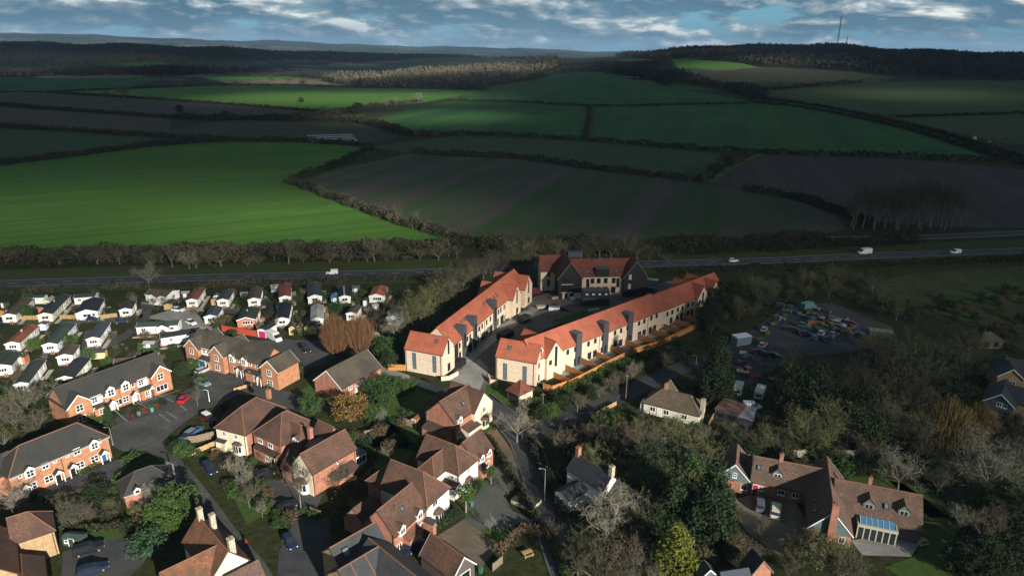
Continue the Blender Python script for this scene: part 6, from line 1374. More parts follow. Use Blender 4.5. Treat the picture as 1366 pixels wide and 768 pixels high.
rows('thicket', [(776,544,522),(800,530,510),(815,520,498),(830,512,492),(845,502,482),(866,494,474),(885,486,466),(820,508,492),(905,476,462),(870,486,468),(850,496,480)], 'twiggy bush on the bank below the timber garden fence', 'thorn bushes on the fence bank')
rows('everdark', [(912,482,458),(925,476,454),(892,482,462),(872,488,468),(938,470,448),(905,472,452)], 'dark evergreen between the fenced gardens and the side lane', 'dark evergreens by the side lane')
rows('small', [(770,550,522),(842,508,482)], 'thin bare tree on the bank below the timber garden fence', 'thin trees on the fence bank')
rows('bare', [(752,606,566),(738,594,566),(790,596,560),(815,612,570),(840,606,562),(860,618,566),(880,606,556),(900,600,552),(925,600,560),(945,596,562),(872,640,590),(850,660,606),(830,580,552),(800,570,548),(905,640,590),(890,660,612)], 'bare tree in the wooded gardens right of the lane', 'trees right of the lane')
rows('olive', [(776,588,560),(820,590,556),(850,592,552),(868,585,548),(895,582,545),(915,625,575),(838,636,590),(862,600,560)], 'olive-green lichened tree right of the lane', 'olive trees right of the lane')
rows('everdark', [(830,628,604),(815,596,574),(770,620,596),(888,700,660),(868,720,680),(760,640,616),(850,640,618),(925,700,660)], 'dark evergreen in the wooded gardens right of the lane', 'dark evergreens right of the lane')
rows('bare', [(770,768,712),(800,790,720),(830,775,712),(850,800,730),(868,770,710),(780,740,700),(842,740,690),(860,700,652)], 'dark bare tree at the bottom edge between lane and golden conifer', 'dark trees at the bottom edge')
rows('olive', [(826,700,640),(850,720,668),(812,790,735)], 'olive-tinged bare tree below the white cottage', 'olive trees below the cottage')
rows('thicket', [(965,742,706),(985,750,712),(945,760,726),(975,730,700),(1005,745,720),(1060,745,712),(1075,752,716),(1095,760,705),(1110,750,708),(1085,735,704),(1120,768,730),(1140,770,736),(1050,762,734)], 'brown twiggy bush around the gravel drive', 'bushes around the gravel drive')
rows('olive', [(1075,602,530),(1105,595,520),(1132,590,522),(1060,590,545),(1090,610,560),(1160,600,548)], 'tall olive-tinged tree behind the barn house', 'tall trees behind the barn house')
rows('bare', [(1180,590,540),(1150,615,570),(1010,606,570),(1030,600,560),(985,598,562),(1045,612,578),(1215,600,552),(1235,620,575),(1120,620,590),(970,580,555),(1200,575,530)], 'bare tree in the woodland behind the barn house', 'woodland trees behind the barn house')
rows('everdark', [(1050,605,580),(1000,612,590),(1100,618,600),(1240,640,612),(1150,630,606),(975,610,585)], 'dark evergreen behind the barn house', 'dark evergreens behind the barn house')
rows('bare', [(1200,545,446),(1165,525,450),(1235,520,440),(1265,500,436),(1290,480,428),(1180,560,500),(1140,530,470),(1225,560,490),(1120,545,490),(1300,500,450),(1255,545,480),(1150,490,440),(1100,540,500),(1085,560,520)], 'large bare tree in the dark woodland on the right', 'large trees in the right woodland')
rows('everdark', [(1280,760,720),(1310,770,722),(1345,760,716),(1330,720,690),(1355,700,660),(1290,730,705),(1320,690,660),(1340,668,640),(1270,690,672),(1300,768,735),(1360,740,700)], 'dark evergreen bush in the lower right garden', 'evergreens in the lower right garden')
rows('bare', [(1290,650,606),(1340,650,590),(1360,690,640),(1325,700,660),(1250,660,620),(1350,620,570),(1270,640,600)], 'bare tree in the gardens at the right edge', 'bare trees at the right edge')
scatter(['thicket', 'thicket', 'olive', 'bare'], [(985,380),(1160,370),(1180,395),(1230,430),(1200,432),(1100,398),(1040,400),(985,432),(965,420)], 50, 5, 9, 'dark bare scrub tree between the main road and the salvage yard', 'scrub trees by the yard', 3.0)
scatter(['thicket', 'bare', 'olive'], [(1060,482),(1130,478),(1200,462),(1230,470),(1130,540),(1060,545),(1020,560),(1040,510)], 32, 5, 9, 'bare scrub tree below the salvage yard', 'scrub trees below the yard', 3.0)
scatter(['thicket', 'everdark', 'bare'], [(960,405),(985,388),(975,440),(945,456),(930,450)], 14, 5, 9, 'scrub tree between the right terrace end and the yard', 'scrub by the terrace end', 3.0)
scatter(['thicket', 'shrub', 'shrub'], [(735,585),(830,550),(930,580),(960,612),(940,690),(870,690),(840,620),(760,610)], 50, 4, 7, 'undergrowth bush in the wooded gardens right of the lane', 'undergrowth bushes right of the lane', 2.2)
scatter(['thicket', 'shrub'], [(980,600),(1200,590),(1270,600),(1260,640),(1130,632),(985,612)], 36, 4, 7, 'undergrowth bush behind the barn house', 'undergrowth bushes behind the barn house', 2.2)
scatter(['shrub', 'thicket'], [(760,700),(850,700),(870,790),(770,800)], 26, 4, 7, 'undergrowth bush at the bottom edge right of the lane', 'undergrowth at the bottom edge', 2.0)
scatter(['thicket', 'shrub', 'bare'], [(1300,440),(1366,430),(1366,480),(1330,470),(1290,462)], 18, 4, 8, 'bush behind the summer house', 'bushes behind the summer house', 2.5)
scatter(['shrub', 'thicket', 'thicket'], [(1130,560),(1230,590),(1250,640),(1366,600),(1366,560),(1290,590),(1250,600)], 30, 4, 7, 'bush in the right-hand gardens', 'bushes in the right gardens', 2.2)
scatter(['shrub'], [(1180,410),(1366,380),(1366,425),(1240,430)], 30, 3, 5, 'low bush in the rough pasture by the main road', 'bushes in the rough pasture', 3)
scatter(['shrub', 'shrub', 'shrub', 'small'], [(480,560),(560,540),(640,640),(600,700),(560,720),(440,768),(400,768),(420,640)], 26, 2, 4.4, {'shrub': 'small shrub in the back gardens of the detached houses', 'small': 'small bare tree in the back gardens of the detached houses'}, 'planting behind the detached houses', 1.6)
scatter(['shrub', 'shrub', 'shrub', 'thicket'], [(0,640),(60,650),(170,640),(230,660),(200,720),(100,700),(0,690)], 26, 2, 5, {'shrub': 'low shrub in the shady gardens at lower left', 'thicket': 'brushy bush in the shady gardens at lower left'}, 'low shrubs at lower left', 1.8)
scatter(['shrub', 'shrub', 'shrub', 'thicket'], [(310,600),(400,640),(420,690),(370,720),(330,700),(300,650)], 18, 2, 4, {'shrub': 'border shrub between estate road and detached houses', 'thicket': 'twiggy border bush between estate road and detached houses'}, 'border shrubs by the estate road', 1.6)
scatter(['shrub', 'shrub', 'shrub', 'small', 'thicket'], [(-20,400),(130,395),(330,392),(500,390),(520,430),(400,445),(240,470),(130,520),(60,540),(-20,560)], 110, 2, 4.6, {'shrub': 'garden shrub between the mobile homes', 'small': 'little bare tree between the mobile homes', 'thicket': 'twiggy bush between the mobile homes'}, 'planting between the mobile homes', 1.8)
scatter(['thicket', 'bare', 'shrub'], [(0,500),(60,520),(80,560),(60,600),(0,590)], 18, 4, 7, 'brushy tree left of the first brick terrace', 'brush left of the brick terrace', 2.2)
scatter(['bare', 'bare', 'tall', 'olive'], [(760,640),(850,628),(945,625),(940,690),(860,720),(800,680)], 18, 7, 10, 'tall bare tree in the thick woodland right of the lane', 'thick woodland right of the lane', 3.0)
scatter(['everdark', 'everdark', 'ever'], [(770,650),(940,625),(955,700),(860,770),(790,700)], 12, 5, 8, {'everdark': 'dark evergreen in the thick woodland right of the lane', 'ever': 'green evergreen in the thick woodland right of the lane'}, 'evergreens in the thick woodland', 3.0)
scatter(['bare', 'bare', 'tall', 'everdark'], [(1050,545),(1130,510),(1250,490),(1270,560),(1230,600),(1100,605)], 30, 8, 13, {'bare': 'bare tree in the deep shade of the right-hand wood', 'tall': 'tall thin tree in the deep shade of the right-hand wood', 'everdark': 'dark evergreen in the deep shade of the right-hand wood'}, 'deep shade trees on the right', 3.0)
# garden hedges
for pts, h, w, lab, m in [
 ([(113,560),(128,565),(145,562)], 1.8, 2.0, 'yellow-green hedge in front of the first brick terrace', 'lime'),
 ([(238,596),(252,600),(262,612)], 1.6, 2.4, 'round green hedge beside the two blue cars', 'hedgeg'),
 ([(104,634),(120,626),(132,620)], 1.0, 1.6, 'low hedge in front of the hip-roofed terrace', 'hedgeg'),
 ([(160,620),(172,616),(182,608)], 1.4, 2.0, 'low green hedge at the end of the hip-roofed terrace', 'hedgeg'),
 ([(648,585),(672,620),(694,655),(712,690),(722,706)], 2.2, 1.5, 'dark clipped hedge between lane and mews houses', 'hedge'),
 ([(664,742),(682,724),(703,708)], 1.8, 1.8, 'brown beech hedge beside the mews court', 'brownhedge'),
 ([(704,709),(728,716),(742,726)], 1.5, 1.8, 'brown hedge at the corner of the lane', 'brownhedge'),
 ([(572,706),(590,700),(604,692)], 1.2, 1.4, 'clipped green hedge under the white rendered house', 'hedgeg'),
 ([(400,440),(398,432),(394,424)], 2.0, 1.6, 'dark hedge left of the yellow timber garages', 'hedgeg'),
 ([(436,412),(452,411)], 1.6, 2.0, 'bright green clipped hedge below the blue glasshouse', 'hedgeg'),
 ([(355,522),(385,505),(402,494)], 1.2, 2.0, 'green hedge along the side of the stepped-roof terrace', 'hedgeg'),
 ([(82,705),(125,708),(170,700)], 1.2, 1.6, 'dark hedge along the little lawn at lower left', 'hedge'),
 ([(690,545),(720,538),(745,528),(800,500),(860,476)], 1.6, 3.2, 'bramble bank under the timber garden fence', 'hedgeg'),
 ([(706,574),(716,610),(736,652),(752,690)], 2.0, 2.2, 'dark hedge on the right side of the lane', 'hedge'),
 ([(484,592),(500,582),(520,575)], 1.6, 2.0, 'garden hedge left of the large brown-roofed house', 'greyhedge'),
 ([(740,730),(752,760),(765,800)], 1.4, 1.8, 'green bank hedge left of the lane at the bottom edge', 'hedgeg'),
 ([(1112,598),(1150,604),(1190,606)], 2.2, 2.0, 'clipped hedge behind the barn house lawn', 'hedge')]: hedge(pts, h, w, lab, m)
tag(link('undergrowth', wood_mesh([G(p).xy for p in ((735,585),(800,556),(900,520),(1000,480),(1060,480),(1300,460),(1380,560),(1380,640),(1240,600),(1130,620),(985,605),(900,700),(860,800),(770,810),(760,690),(745,640))], 3.2, .6, 1.7, M('undergrowth', (.040, .043, .020), .95, .6, .4, col2=(.020, .027, .012), big=.06, coord='World'), 77, 9000, 8, 'undergrowth')), 'dark brambly undergrowth under the trees on the right', 'undergrowth', kind='stuff')
tag(link('undergrowth', wood_mesh([G(p).xy for p in ((960,410),(990,372),(1160,366),(1180,395),(1240,425),(1300,438),(1300,446),(1190,432),(1110,398),(1050,404),(985,440),(940,458))], 5, .8, 2.2, MATS['undergrowth'], 78, 9000, 8, 'undergrowth')), 'dark scrub between the main road and the yard', 'undergrowth', kind='stuff')
# ------------------------------------------------------------------ vehicles
def CP_(n, c, rough=.35): return M('paint_'+n, c, rough, .06, 2.0, spec=.6)
PAINT = {'white': CP_('white', (.78,.78,.77)), 'silver': CP_('silver', (.38,.40,.42)), 'bluegrey': CP_('bluegrey', (.16,.21,.26)), 'blue': CP_('blue', (.05,.10,.22)), 'navy': CP_('navy', (.012,.022,.055)), 'black': CP_('black', (.012,.012,.014)), 'red': CP_('red', (.42,.016,.022)), 'maroon': CP_('maroon', (.13,.012,.02)), 'pink': CP_('pink', (.5,.3,.32)), 'orange': CP_('orange', (.55,.2,.03)), 'green': CP_('green', (.05,.17,.10)), 'yellow': CP_('yellow', (.5,.36,.05)), 'cover': M('car_cover', (.10,.11,.15), .8, .15, 3.0), 'cream': CP_('cream', (.62,.60,.50), .5), 'teal': CP_('teal', (.10,.24,.26))}
TYRE = M('tyre', (.012,.012,.012), .9, .1, 3); RIM = M('rim', (.35,.35,.36), .4, .1, 3, metal=.6); LAMP = M('lamp_glass', (.7,.72,.72), .2, .05, 3); TAIL = M('tail_lamp', (.35,.01,.01), .3, .05, 3)
def loft(st):
    m = MB()
    for x, w, z0, z1, r in st:
        m.v += [(x,-w*.94,z0),(x,-w,z0+(z1-z0)*.35),(x,-w*(1-r*.4),z1-(z1-z0)*.18*r),(x,-w*(1-r),z1),(x,w*(1-r),z1),(x,w*(1-r*.4),z1-(z1-z0)*.18*r),(x,w,z0+(z1-z0)*.35),(x,w*.94,z0)]
    n = len(st)
    for i in range(n-1):
        for j in range(8): m.f.append((i*8+j, i*8+(j+1) % 8, (i+1)*8+(j+1) % 8, (i+1)*8+j))
    m.f.append(tuple(range(8))[::-1]); m.f.append(tuple((n-1)*8+j for j in range(8))); return m
VC = {}
SPEC = {  # length, body stations, glass stations, roof stations, wheel x, half track
 'hatch': (4.1, [(-2.0,.76,.35,.86,.12),(-1.9,.86,.22,.96,.1),(-1.0,.88,.2,.92,.08),(.7,.88,.2,.92,.08),(1.5,.85,.2,.80,.14),(2.0,.74,.28,.66,.2)], [(-1.85,.76,.88,1.0,.1),(-1.45,.74,.88,1.40,.2),(.1,.72,.88,1.42,.2),(1.0,.76,.86,.93,.12)], [(-1.5,.62,1.38,1.45,.2),(-.6,.64,1.41,1.49,.2),(.12,.6,1.40,1.45,.2)], (-1.25, 1.3)),
 'estate': (4.6, [(-2.3,.78,.35,.9,.1),(-2.2,.88,.22,.98,.1),(-1,.9,.2,.95,.08),(.8,.9,.2,.93,.08),(1.7,.87,.2,.82,.14),(2.3,.75,.28,.66,.2)], [(-2.2,.78,.9,1.02,.1),(-1.9,.76,.9,1.42,.2),(.1,.74,.9,1.44,.2),(1.15,.78,.88,.94,.12)], [(-1.95,.64,1.40,1.47,.2),(-.6,.66,1.43,1.50,.2),(.12,.62,1.42,1.47,.2)], (-1.4, 1.45)),
 'suv': (4.7, [(-2.3,.82,.4,1.0,.1),(-2.2,.92,.3,1.1,.1),(-1,.94,.28,1.08,.08),(.8,.94,.28,1.06,.08),(1.8,.9,.28,.98,.12),(2.3,.8,.34,.8,.2)], [(-2.25,.82,1.0,1.15,.1),(-2.0,.8,1.0,1.66,.16),(.2,.78,1.0,1.68,.16),(1.05,.82,1.0,1.08,.12)], [(-2.05,.68,1.64,1.71,.2),(-.6,.7,1.66,1.74,.2),(.22,.66,1.65,1.71,.2)], (-1.45, 1.45)),
 'smallvan': (4.4, [(-2.2,.84,.35,1.75,.1),(-2.1,.88,.25,1.84,.08),(.2,.88,.22,1.86,.08),(.55,.88,.22,1.2,.08),(1.5,.86,.22,1.0,.14),(2.2,.76,.28,.78,.2)], [(.1,.80,1.05,1.82,.1),(.45,.80,1.05,1.78,.12),(1.3,.80,1.0,1.06,.1)], [(.05,.7,1.80,1.87,.2),(.5,.68,1.76,1.82,.2)], (-1.4, 1.35)),
 'van': (5.9, [(-2.95,.95,.4,2.3,.06),(-2.85,1.0,.3,2.45,.06),(1.2,1.0,.28,2.48,.06),(1.75,.98,.28,1.5,.08),(2.5,.95,.28,1.2,.14),(2.95,.85,.34,.9,.2)], [(1.0,.9,1.35,2.3,.08),(1.65,.9,1.35,2.1,.12),(2.35,.9,1.2,1.3,.1)], [(.9,.8,2.42,2.5,.2),(1.6,.75,2.1,2.2,.2)], (-1.7, 1.85))}
def wheel_mesh():
    if 'wheel' in VC: return VC['wheel']
    m = MB(); m.tube([(0,-.11,0),(0,.11,0)], [.32,.32], 12); r = MB(); r.tube([(0,-.125,0),(0,.125,0)], [.19,.19], 8); VC['wheel'] = (m.mesh('wheel', TYRE), r.mesh('rim', RIM)); return VC['wheel']
def car_meshes(kind, col, roofcol=None):
    k = (kind, col, roofcol)
    if k in VC: return VC[k]
    L, b, g, r, wx = SPEC[kind]; body = loft(b); bm = body.mesh('body', PAINT[col]); gl = loft(g).mesh('windows', R['glass']); ro = loft(r).mesh('roof', PAINT[roofcol or col])
    l = MB(); l.box(b[-1][0]-.12, b[-1][0]+.02, -.12, .12, -.07, .07); t = MB(); t.box(b[0][0]-.02, b[0][0]+.1, -.1, .1, -.14, .14)
    me = (bm, gl, ro, l.mesh('headlight', LAMP), t.mesh('tail_light', TAIL))
    for q in me[:3]: q.polygons.foreach_set('use_smooth', [False]*len(q.polygons))
    VC[k] = me; return me
def car(kind, col, p, q, label, group=None, roofcol=None, z=0.0, cat=None):
    """p: photo pixel under the middle of the car, q: photo pixel the nose points to"""
    a, b = G(p), G(q); rz = math.atan2(b.y-a.y, b.x-a.x); L, bs, g, r, wx = SPEC[kind]
    nm = 'van' if 'van' in kind else 'car'; o = empty(nm, (a.x, a.y, a.z + z), rz); tag(o, label, cat or nm, group); bm, gl, ro, hl, tl = car_meshes(kind, col, roofcol)
    link('body', bm, o); link('windows', gl, o); link('roof', ro, o); w = bs[2][1]; wm, rm = wheel_mesh()
    for x in wx:
        for s in (-1, 1): link('rim', rm, link('wheel', wm, o, (x, s*(w-.1), .32)))
    zf = bs[-1][3]-.12; zb = bs[0][3]-.25
    for s in (-1, 1): link('headlight', hl, o, (0, s*(bs[-1][1]-.16), zf)); link('tail_light', tl, o, (0, s*(bs[0][1]-.1), zb))
    return o
def caravan(p, q, label):
    a, b = G(p), G(q); o = empty('caravan', (a.x, a.y, 0), math.atan2(b.y-a.y, b.x-a.x)); tag(o, label, 'caravan')
    loft([(-2.6,1.0,.6,2.2,.1),(-2.45,1.1,.45,2.5,.1),(2.0,1.1,.45,2.5,.1),(2.5,1.05,.5,2.0,.12),(2.7,.95,.6,1.3,.15)]).build('body', PAINT['cream'], o)
    g = MB(); g.box(-1.6,-.6,-1.13,-1.1,1.3,1.9); g.box(.4,1.4,-1.13,-1.1,1.3,1.9); g.box(-1.6,-.6,1.1,1.13,1.3,1.9); g.box(-2.64,-2.58,-.7,.7,1.3,1.9); g.build('windows', R['glass'], o)
    h = MB(); h.box(-.3,.4,-.35,.35,2.5,2.6); h.build('roof_vent', R['frame_white'], o); d = MB(); d.box(2.7,3.8,-.08,.08,.45,.55); d.build('drawbar', TYRE, o)
    wm, rm = wheel_mesh()
    for s in (-1, 1): link('rim', rm, link('wheel', wm, o, (-.1, s*1.02, .32)))
    return o
car('smallvan', 'white', (443,365.5), (380,368), 'small white van on the main road above the mobile homes')
car('hatch', 'white', (978,349), (1040,346.5), 'white car on the main road behind the right terrace'); car('van', 'white', (1153,338.5), (1100,342), 'white van on the main road, the left of the two at far right'); car('smallvan', 'white', (1274,338), (1200,341), 'smaller white van on the main road near the right edge')
car('estate', 'navy', (577,363.5), (520,366), 'dark car on the main road just left of the grey trees')
car('van', 'white', (1300,186), (1330,196), 'pale van on the far lane'); car('hatch', 'silver', (1320,190), (1350,200), 'pale car beside the van on the far lane')
car('hatch', 'white', (238,415), (262,417), 'white hatchback parked among the mobile homes'); car('estate', 'silver', (272,495.5), (292,486), 'silver car on the drive before the blue garage door'); car('estate', 'bluegrey', (271,512.5), (290,521), 'grey-blue estate car parked on the estate junction')
car('hatch', 'red', (246,534), (254,526), 'small red car parked by the brick terrace lawn'); car('suv', 'maroon', (279,561), (296,572), 'dark red and white van-like car parked beside the cream-fronted house', roofcol='white')
car('estate', 'blue', (259,578), (276,566), 'blue car parked beside the garden fence, the farther of two', roofcol='bluegrey'); car('estate', 'bluegrey', (250,584), (232,596), 'blue car parked beside the garden fence, the nearer of two')
car('estate', 'navy', (280,627), (292,640), 'dark blue people carrier parked on the estate road'); car('estate', 'black', (354,634), (372,626), 'black car on the drive of the middle brick house'); car('hatch', 'navy', (387,725), (398,742), 'navy car on a dark drive right of the old cottage'); car('hatch', 'black', (384,677), (396,671), 'dark car beside the white birch')
car('suv', 'black', (119,735), (142,728), 'dark car on the shady drive at lower left, the farther of two'); car('estate', 'navy', (124,762), (148,754), 'dark car at the bottom left edge')
car('van', 'white', (366,453), (384,462), 'large white van parked beside the red fence'); car('suv', 'black', (408,468), (416,478), 'black car near the orange willows')
car('hatch', 'silver', (119,469), (128,456), 'silver car in front of the blue-grey roofed mobile home'); car('estate', 'navy', (163,430), (176,428), 'dark blue car beside the small dark-roofed mobile home'); car('hatch', 'navy', (125,427), (140,425), 'dark car beside the black slate mobile home', )
car('hatch', 'black', (353,393), (353,385), 'dark car left of the red-roofed mobile home, upper of two'); car('hatch', 'navy', (352,406), (352,398), 'dark car left of the red-roofed mobile home, lower of two'); car('hatch', 'navy', (3,436), (12,432), 'dark car at the left edge beside the mobile homes'); car('hatch', 'navy', (58,436), (66,434), 'dark blue car behind the rust-red mobile home')
car('estate', 'navy', (551,731), (562,722), 'dark car between the slate house and the garage')
car('suv', 'cover', (1013,675), (1012,660), 'car under a grey cover on the gravel drive'); car('suv', 'cream', (1034,684), (1036,668), 'pale 4x4 on the gravel drive')
caravan((984,524), (988,512), 'white touring caravan on the yard grass, the left of two'); caravan((1013,529), (1018,516), 'white touring caravan on the yard grass, the right of two')
car('estate', 'black', (976,540), (980,528), 'dark car under the caravans beside the rusty shed'); car('smallvan', 'white', (1003,545), (1012,545), 'white van beside the grey corrugated lean-to')
Y = 'cars parked in the yard'
for kind, col, p, q, lab in [('hatch','silver',(1019,441),(1024,433),'silver car by the yard entrance'),('estate','navy',(996,479),(1010,472),'dark blue car below the grey cabin'),('estate','navy',(1014,472),(1036,474),'long dark blue car in the yard middle'),('hatch','black',(1032,476),(1048,478),'black car beside the long dark blue one'),('hatch','pink',(1017,462),(1024,456),'pale pinkish car in the yard'),
    ('estate','maroon',(1061,443),(1078,446),'maroon car at the left of the packed yard row'),('hatch','navy',(1074,447),(1088,448),'navy car next to the maroon one'),('hatch','blue',(1087,452),(1096,446),'blue car nearest us in the packed yard row'),('hatch','silver',(1096,446),(1104,440),'silver car behind the blue one in the packed yard row'),('estate','navy',(1104,454),(1118,452),'dark car at the right of the packed yard row'),('hatch','bluegrey',(1112,448),(1122,444),'blue-grey car in the packed yard row'),('hatch','green',(1072,436),(1084,438),'green car behind the maroon one'),
    ('estate','silver',(1118,434),(1134,438),'silver car near the green skip'),('hatch','maroon',(1136,434),(1150,436),'dark red car left of the green skip'),('hatch','navy',(1088,424),(1100,422),'dark car at the back of the yard'),('van','teal',(1078,412),(1096,408),'blue-green truck at the back of the yard'),('hatch','black',(988,486),(1000,480),'black car at the near edge of the yard')]: car(kind, col, p, q, lab, Y)
# ------------------------------------------------------------------ fences, walls and the other things lying about
def fence(pts, h, mats, label, panel=1.83, post='timber_old', world=False, name='fence', slats=0):
    ln = [p if world else P(p).xy for p in pts]; o = empty(name, (ln[0].x, ln[0].y, 0)); tag(o, label, 'fence'); base = ln[0]; pc = {}; post_m = None; n = 0
    for a, b in zip(ln, ln[1:]):
        d = b-a; k = max(1, round(d.length/panel)); w = d.length/k; ang = math.atan2(d.y, d.x)
        for i in range(k):
            key = round(w, 2)
            if key not in pc:
                m = MB(); nb = 6; bw = (w-.1)/nb
                for j in range(nb): m.box(.05+j*bw, .05+(j+1)*bw-.015, -.02 - .012*(j % 2), .02 - .012*(j % 2), .05, h - .03*(j % 3))
                m.box(.05, w-.05, .02, .06, h*.3, h*.3+.09); m.box(.05, w-.05, .02, .06, h*.78, h*.78+.09); pc[key] = m.mesh('fence_panel', R[mats])
            p = a + d*(i/k) - base; n += 1
            if n < 300: link('fence_panel', pc[key], o, (p.x, p.y, 0), ang)
            if post_m is None: q = MB(); q.box(-.05,.05,-.05,.05,0,h+.08); post_m = q.mesh('fence_post', R[post])
            link('fence_post', post_m, o, (p.x, p.y, 0), ang)
    p = ln[-1]-base; link('fence_post', post_m, o, (p.x, p.y, 0)); return o
fence([Z('A7',525,555), Z('A7',600,578), Z('A7',760,522), Z('A7',920,440), Z('A7',1100,345), Z('A7',1290,255), Z('A8',330,560), Z('A8',480,485), Z('A8',640,410), Z('A8',740,345)], 1.85, 'timber_new', 'long new orange timber fence behind the right terrace gardens', post='timber_new')
def loc2w(h, x, y): v = h.Mi.inverted() @ Vector((x, y, 0)); return v.xy
fl = [P(Z('A7',600,578)).xy, P(Z('A7',920,440)).xy, P(Z('A7',1290,255)).xy, P(Z('A8',480,485)).xy, P(Z('A8',740,345)).xy]
def hit(h, x):
    a = loc2w(h, x, 0); d = (loc2w(h, x, -1) - a).normalized()
    for p, q in zip(fl, fl[1:]):
        e = q-p; den = d.x*e.y - d.y*e.x
        if abs(den) < 1e-6: continue
        t = ((p.x-a.x)*e.y - (p.y-a.y)*e.x)/den; s = ((p.x-a.x)*d.y - (p.y-a.y)*d.x)/den
        if 0 <= s <= 1 and t > 2: return a, a + d*(t-.15)
    return a, a + d*9
xs = [-3.2, 2.2, 8.6, 14.6, 20.8, 27.2, 33.4, 39.6, 45.6, 51.4, 57.2, 62.8]
ords = 'nearest second third fourth fifth sixth seventh eighth ninth tenth eleventh twelfth'.split()
ac_m = MB(); ac_m.box(-.45,.45,-.2,.2,.1,1.0); ac_m = ac_m.mesh('heat_pump', PAINT['white']); acg = MB(); acg.tube([(-.12,-.22,.55),(-.12,-.2,.55)], [.32,.32], 10); acg = acg.mesh('fan_grille', R['frame_dark'])
for i, x in enumerate(xs):
    a, b = hit(TR, x); fence([a + (b-a).normalized()*.2, b], 1.75, 'timber_new', 'timber fence between back gardens of the right terrace, %s from the bin store' % ords[i], post='timber_new', world=True)
    if i < len(xs)-1:
        u = loc2w(TR, x+1.4, -.7); o = empty('heat_pump', (u.x, u.y, 0), TR.root.rotation_euler.z); tag(o, 'white heat pump on the back wall of the right terrace, %s from the bin store' % ords[i], 'heat pump'); link('body', ac_m, o); link('fan_grille', acg, o)
        dk = MB(); c = [loc2w(TR, x+.4, -.1), loc2w(TR, x+.4, -2.8), loc2w(TR, xs[i+1]-.3, -2.8), loc2w(TR, xs[i+1]-.3, -.1)]; a2, b2 = hit(TR, xs[i+1])
        drape('patio', c, concrete, 5, world=True)
        c2 = [loc2w(TR, x+.2, -2.85), b - (b-a).normalized()*.4, b2 - (b2-a2).normalized()*.4, loc2w(TR, xs[i+1]-.2, -2.85)]; drape('back_garden', c2, f_lawn if i % 2 else f_soil, 3, world=True)
fence([Z('A6',70,480), Z('A6',100,515), Z('A6',228,518)], 1.8, 'timber_new', 'orange timber fence at the corner of the left terrace', post='timber_new')
fence([Z('A2',960,545), Z('A2',1150,580), Z('A2',1312,600)], 2.0, 'pink', 'bright red fence beside the white garage', post='pink') if False else None
R['red_fence'] = M('red_fence', (.46, .075, .04), .8, .15, 3.0)
fence([Z('A2',960,548), Z('A2',1310,600)], 2.0, 'red_fence', 'bright red fence beside the magenta-doored garage', post='red_fence')
fence([Z('F7',460,710), Z('F7',540,700), Z('F7',690,660)], 1.7, 'timber_old', 'weathered grey fence behind the two blue cars'); fence([Z('B4',110,425), Z('B4',300,345)], 1.2, 'timber_tan', 'tan lattice fence along the cream house garden')
fence([Z('A1',200,430), Z('A1',400,428)], 1.5, 'timber_tan', 'pale fence in front of the long cream mobile home'); fence([Z('A1',610,420), Z('A1',990,425), Z('A1',1190,400)], 1.4, 'timber_tan', 'tan fence behind the pale blue mobile home'); fence([Z('A2',580,335), Z('A2',770,345)], 1.2, 'timber_old', 'low grey fence in front of the rust-red mobile home'); fence([Z('A3',730,385), Z('A3',860,380)], 1.5, 'timber_tan', 'pale fence below the blue glasshouse')
fence([Z('B5',1300,430), Z('B5',1365,400)], 1.8, 'timber_tan', 'tan fence panel left of the old cottage'); fence([Z('B6',1230,270), Z('B6',1310,300)], 1.5, 'timber_old', 'grey fence by the birch tree'); fence([Z('E4',60,505), Z('E4',210,545)], 1.7, 'timber_old', 'grey garden fence left of the large brown-roofed house')
fence([Z('B7',320,110), Z('B7',400,90), Z('B7',470,70)], 1.6, 'timber_old', 'weathered fence beside the conservatory'); fence([Z('B2',450,560), Z('B2',580,520)], .9, 'timber_tan', 'low brown fence in front of the stepped-roof terrace')
fence([Z('C2',170,740), Z('C2',230,690)], 1.6, 'timber_old', 'grey fence at the bottom edge by the mews garage'); fence([Z('C3',575,600), Z('C3',610,540)], 1.5, 'timber_tan', 'tan fence right of the bungalow'); fence([Z('C1',850,300), Z('C1',1000,220)], 1.1, 'timber_tan', 'low tan fence along the side lane')
def wallrun(pts, h, mat, label, t=.25):
    ln = [P(p).xy for p in pts]; m = MB()
    for a, b in zip(ln, ln[1:]):
        d = (b-a); L = d.length; MT = Matrix.Translation((a.x, a.y, 0)) @ Matrix.Rotation(math.atan2(d.y, d.x), 4, 'Z'); m.box(-t/2, L, -t/2, t/2, 0, h, MT); m.box(-t/2-.04, L-.02, -t/2-.04, t/2+.04, h, h+.08, MT)
    tag(m.build('garden_wall', R[mat]), label, 'wall')
wallrun([Z('A6',490,590), Z('A6',545,585), Z('A6',610,550)], 1.1, 'brick_buff', 'curved low buff wall at the corner of the left terrace'); wallrun([Z('F6',90,500), Z('F6',110,550), Z('F6',180,560)], 1.2, 'brick_buff', 'curved low buff wall at the corner of the orange-roofed end house')
wallrun([Z('C6',480,118), Z('C6',900,122)], 1.6, 'stone', 'old garden wall behind the barn house')
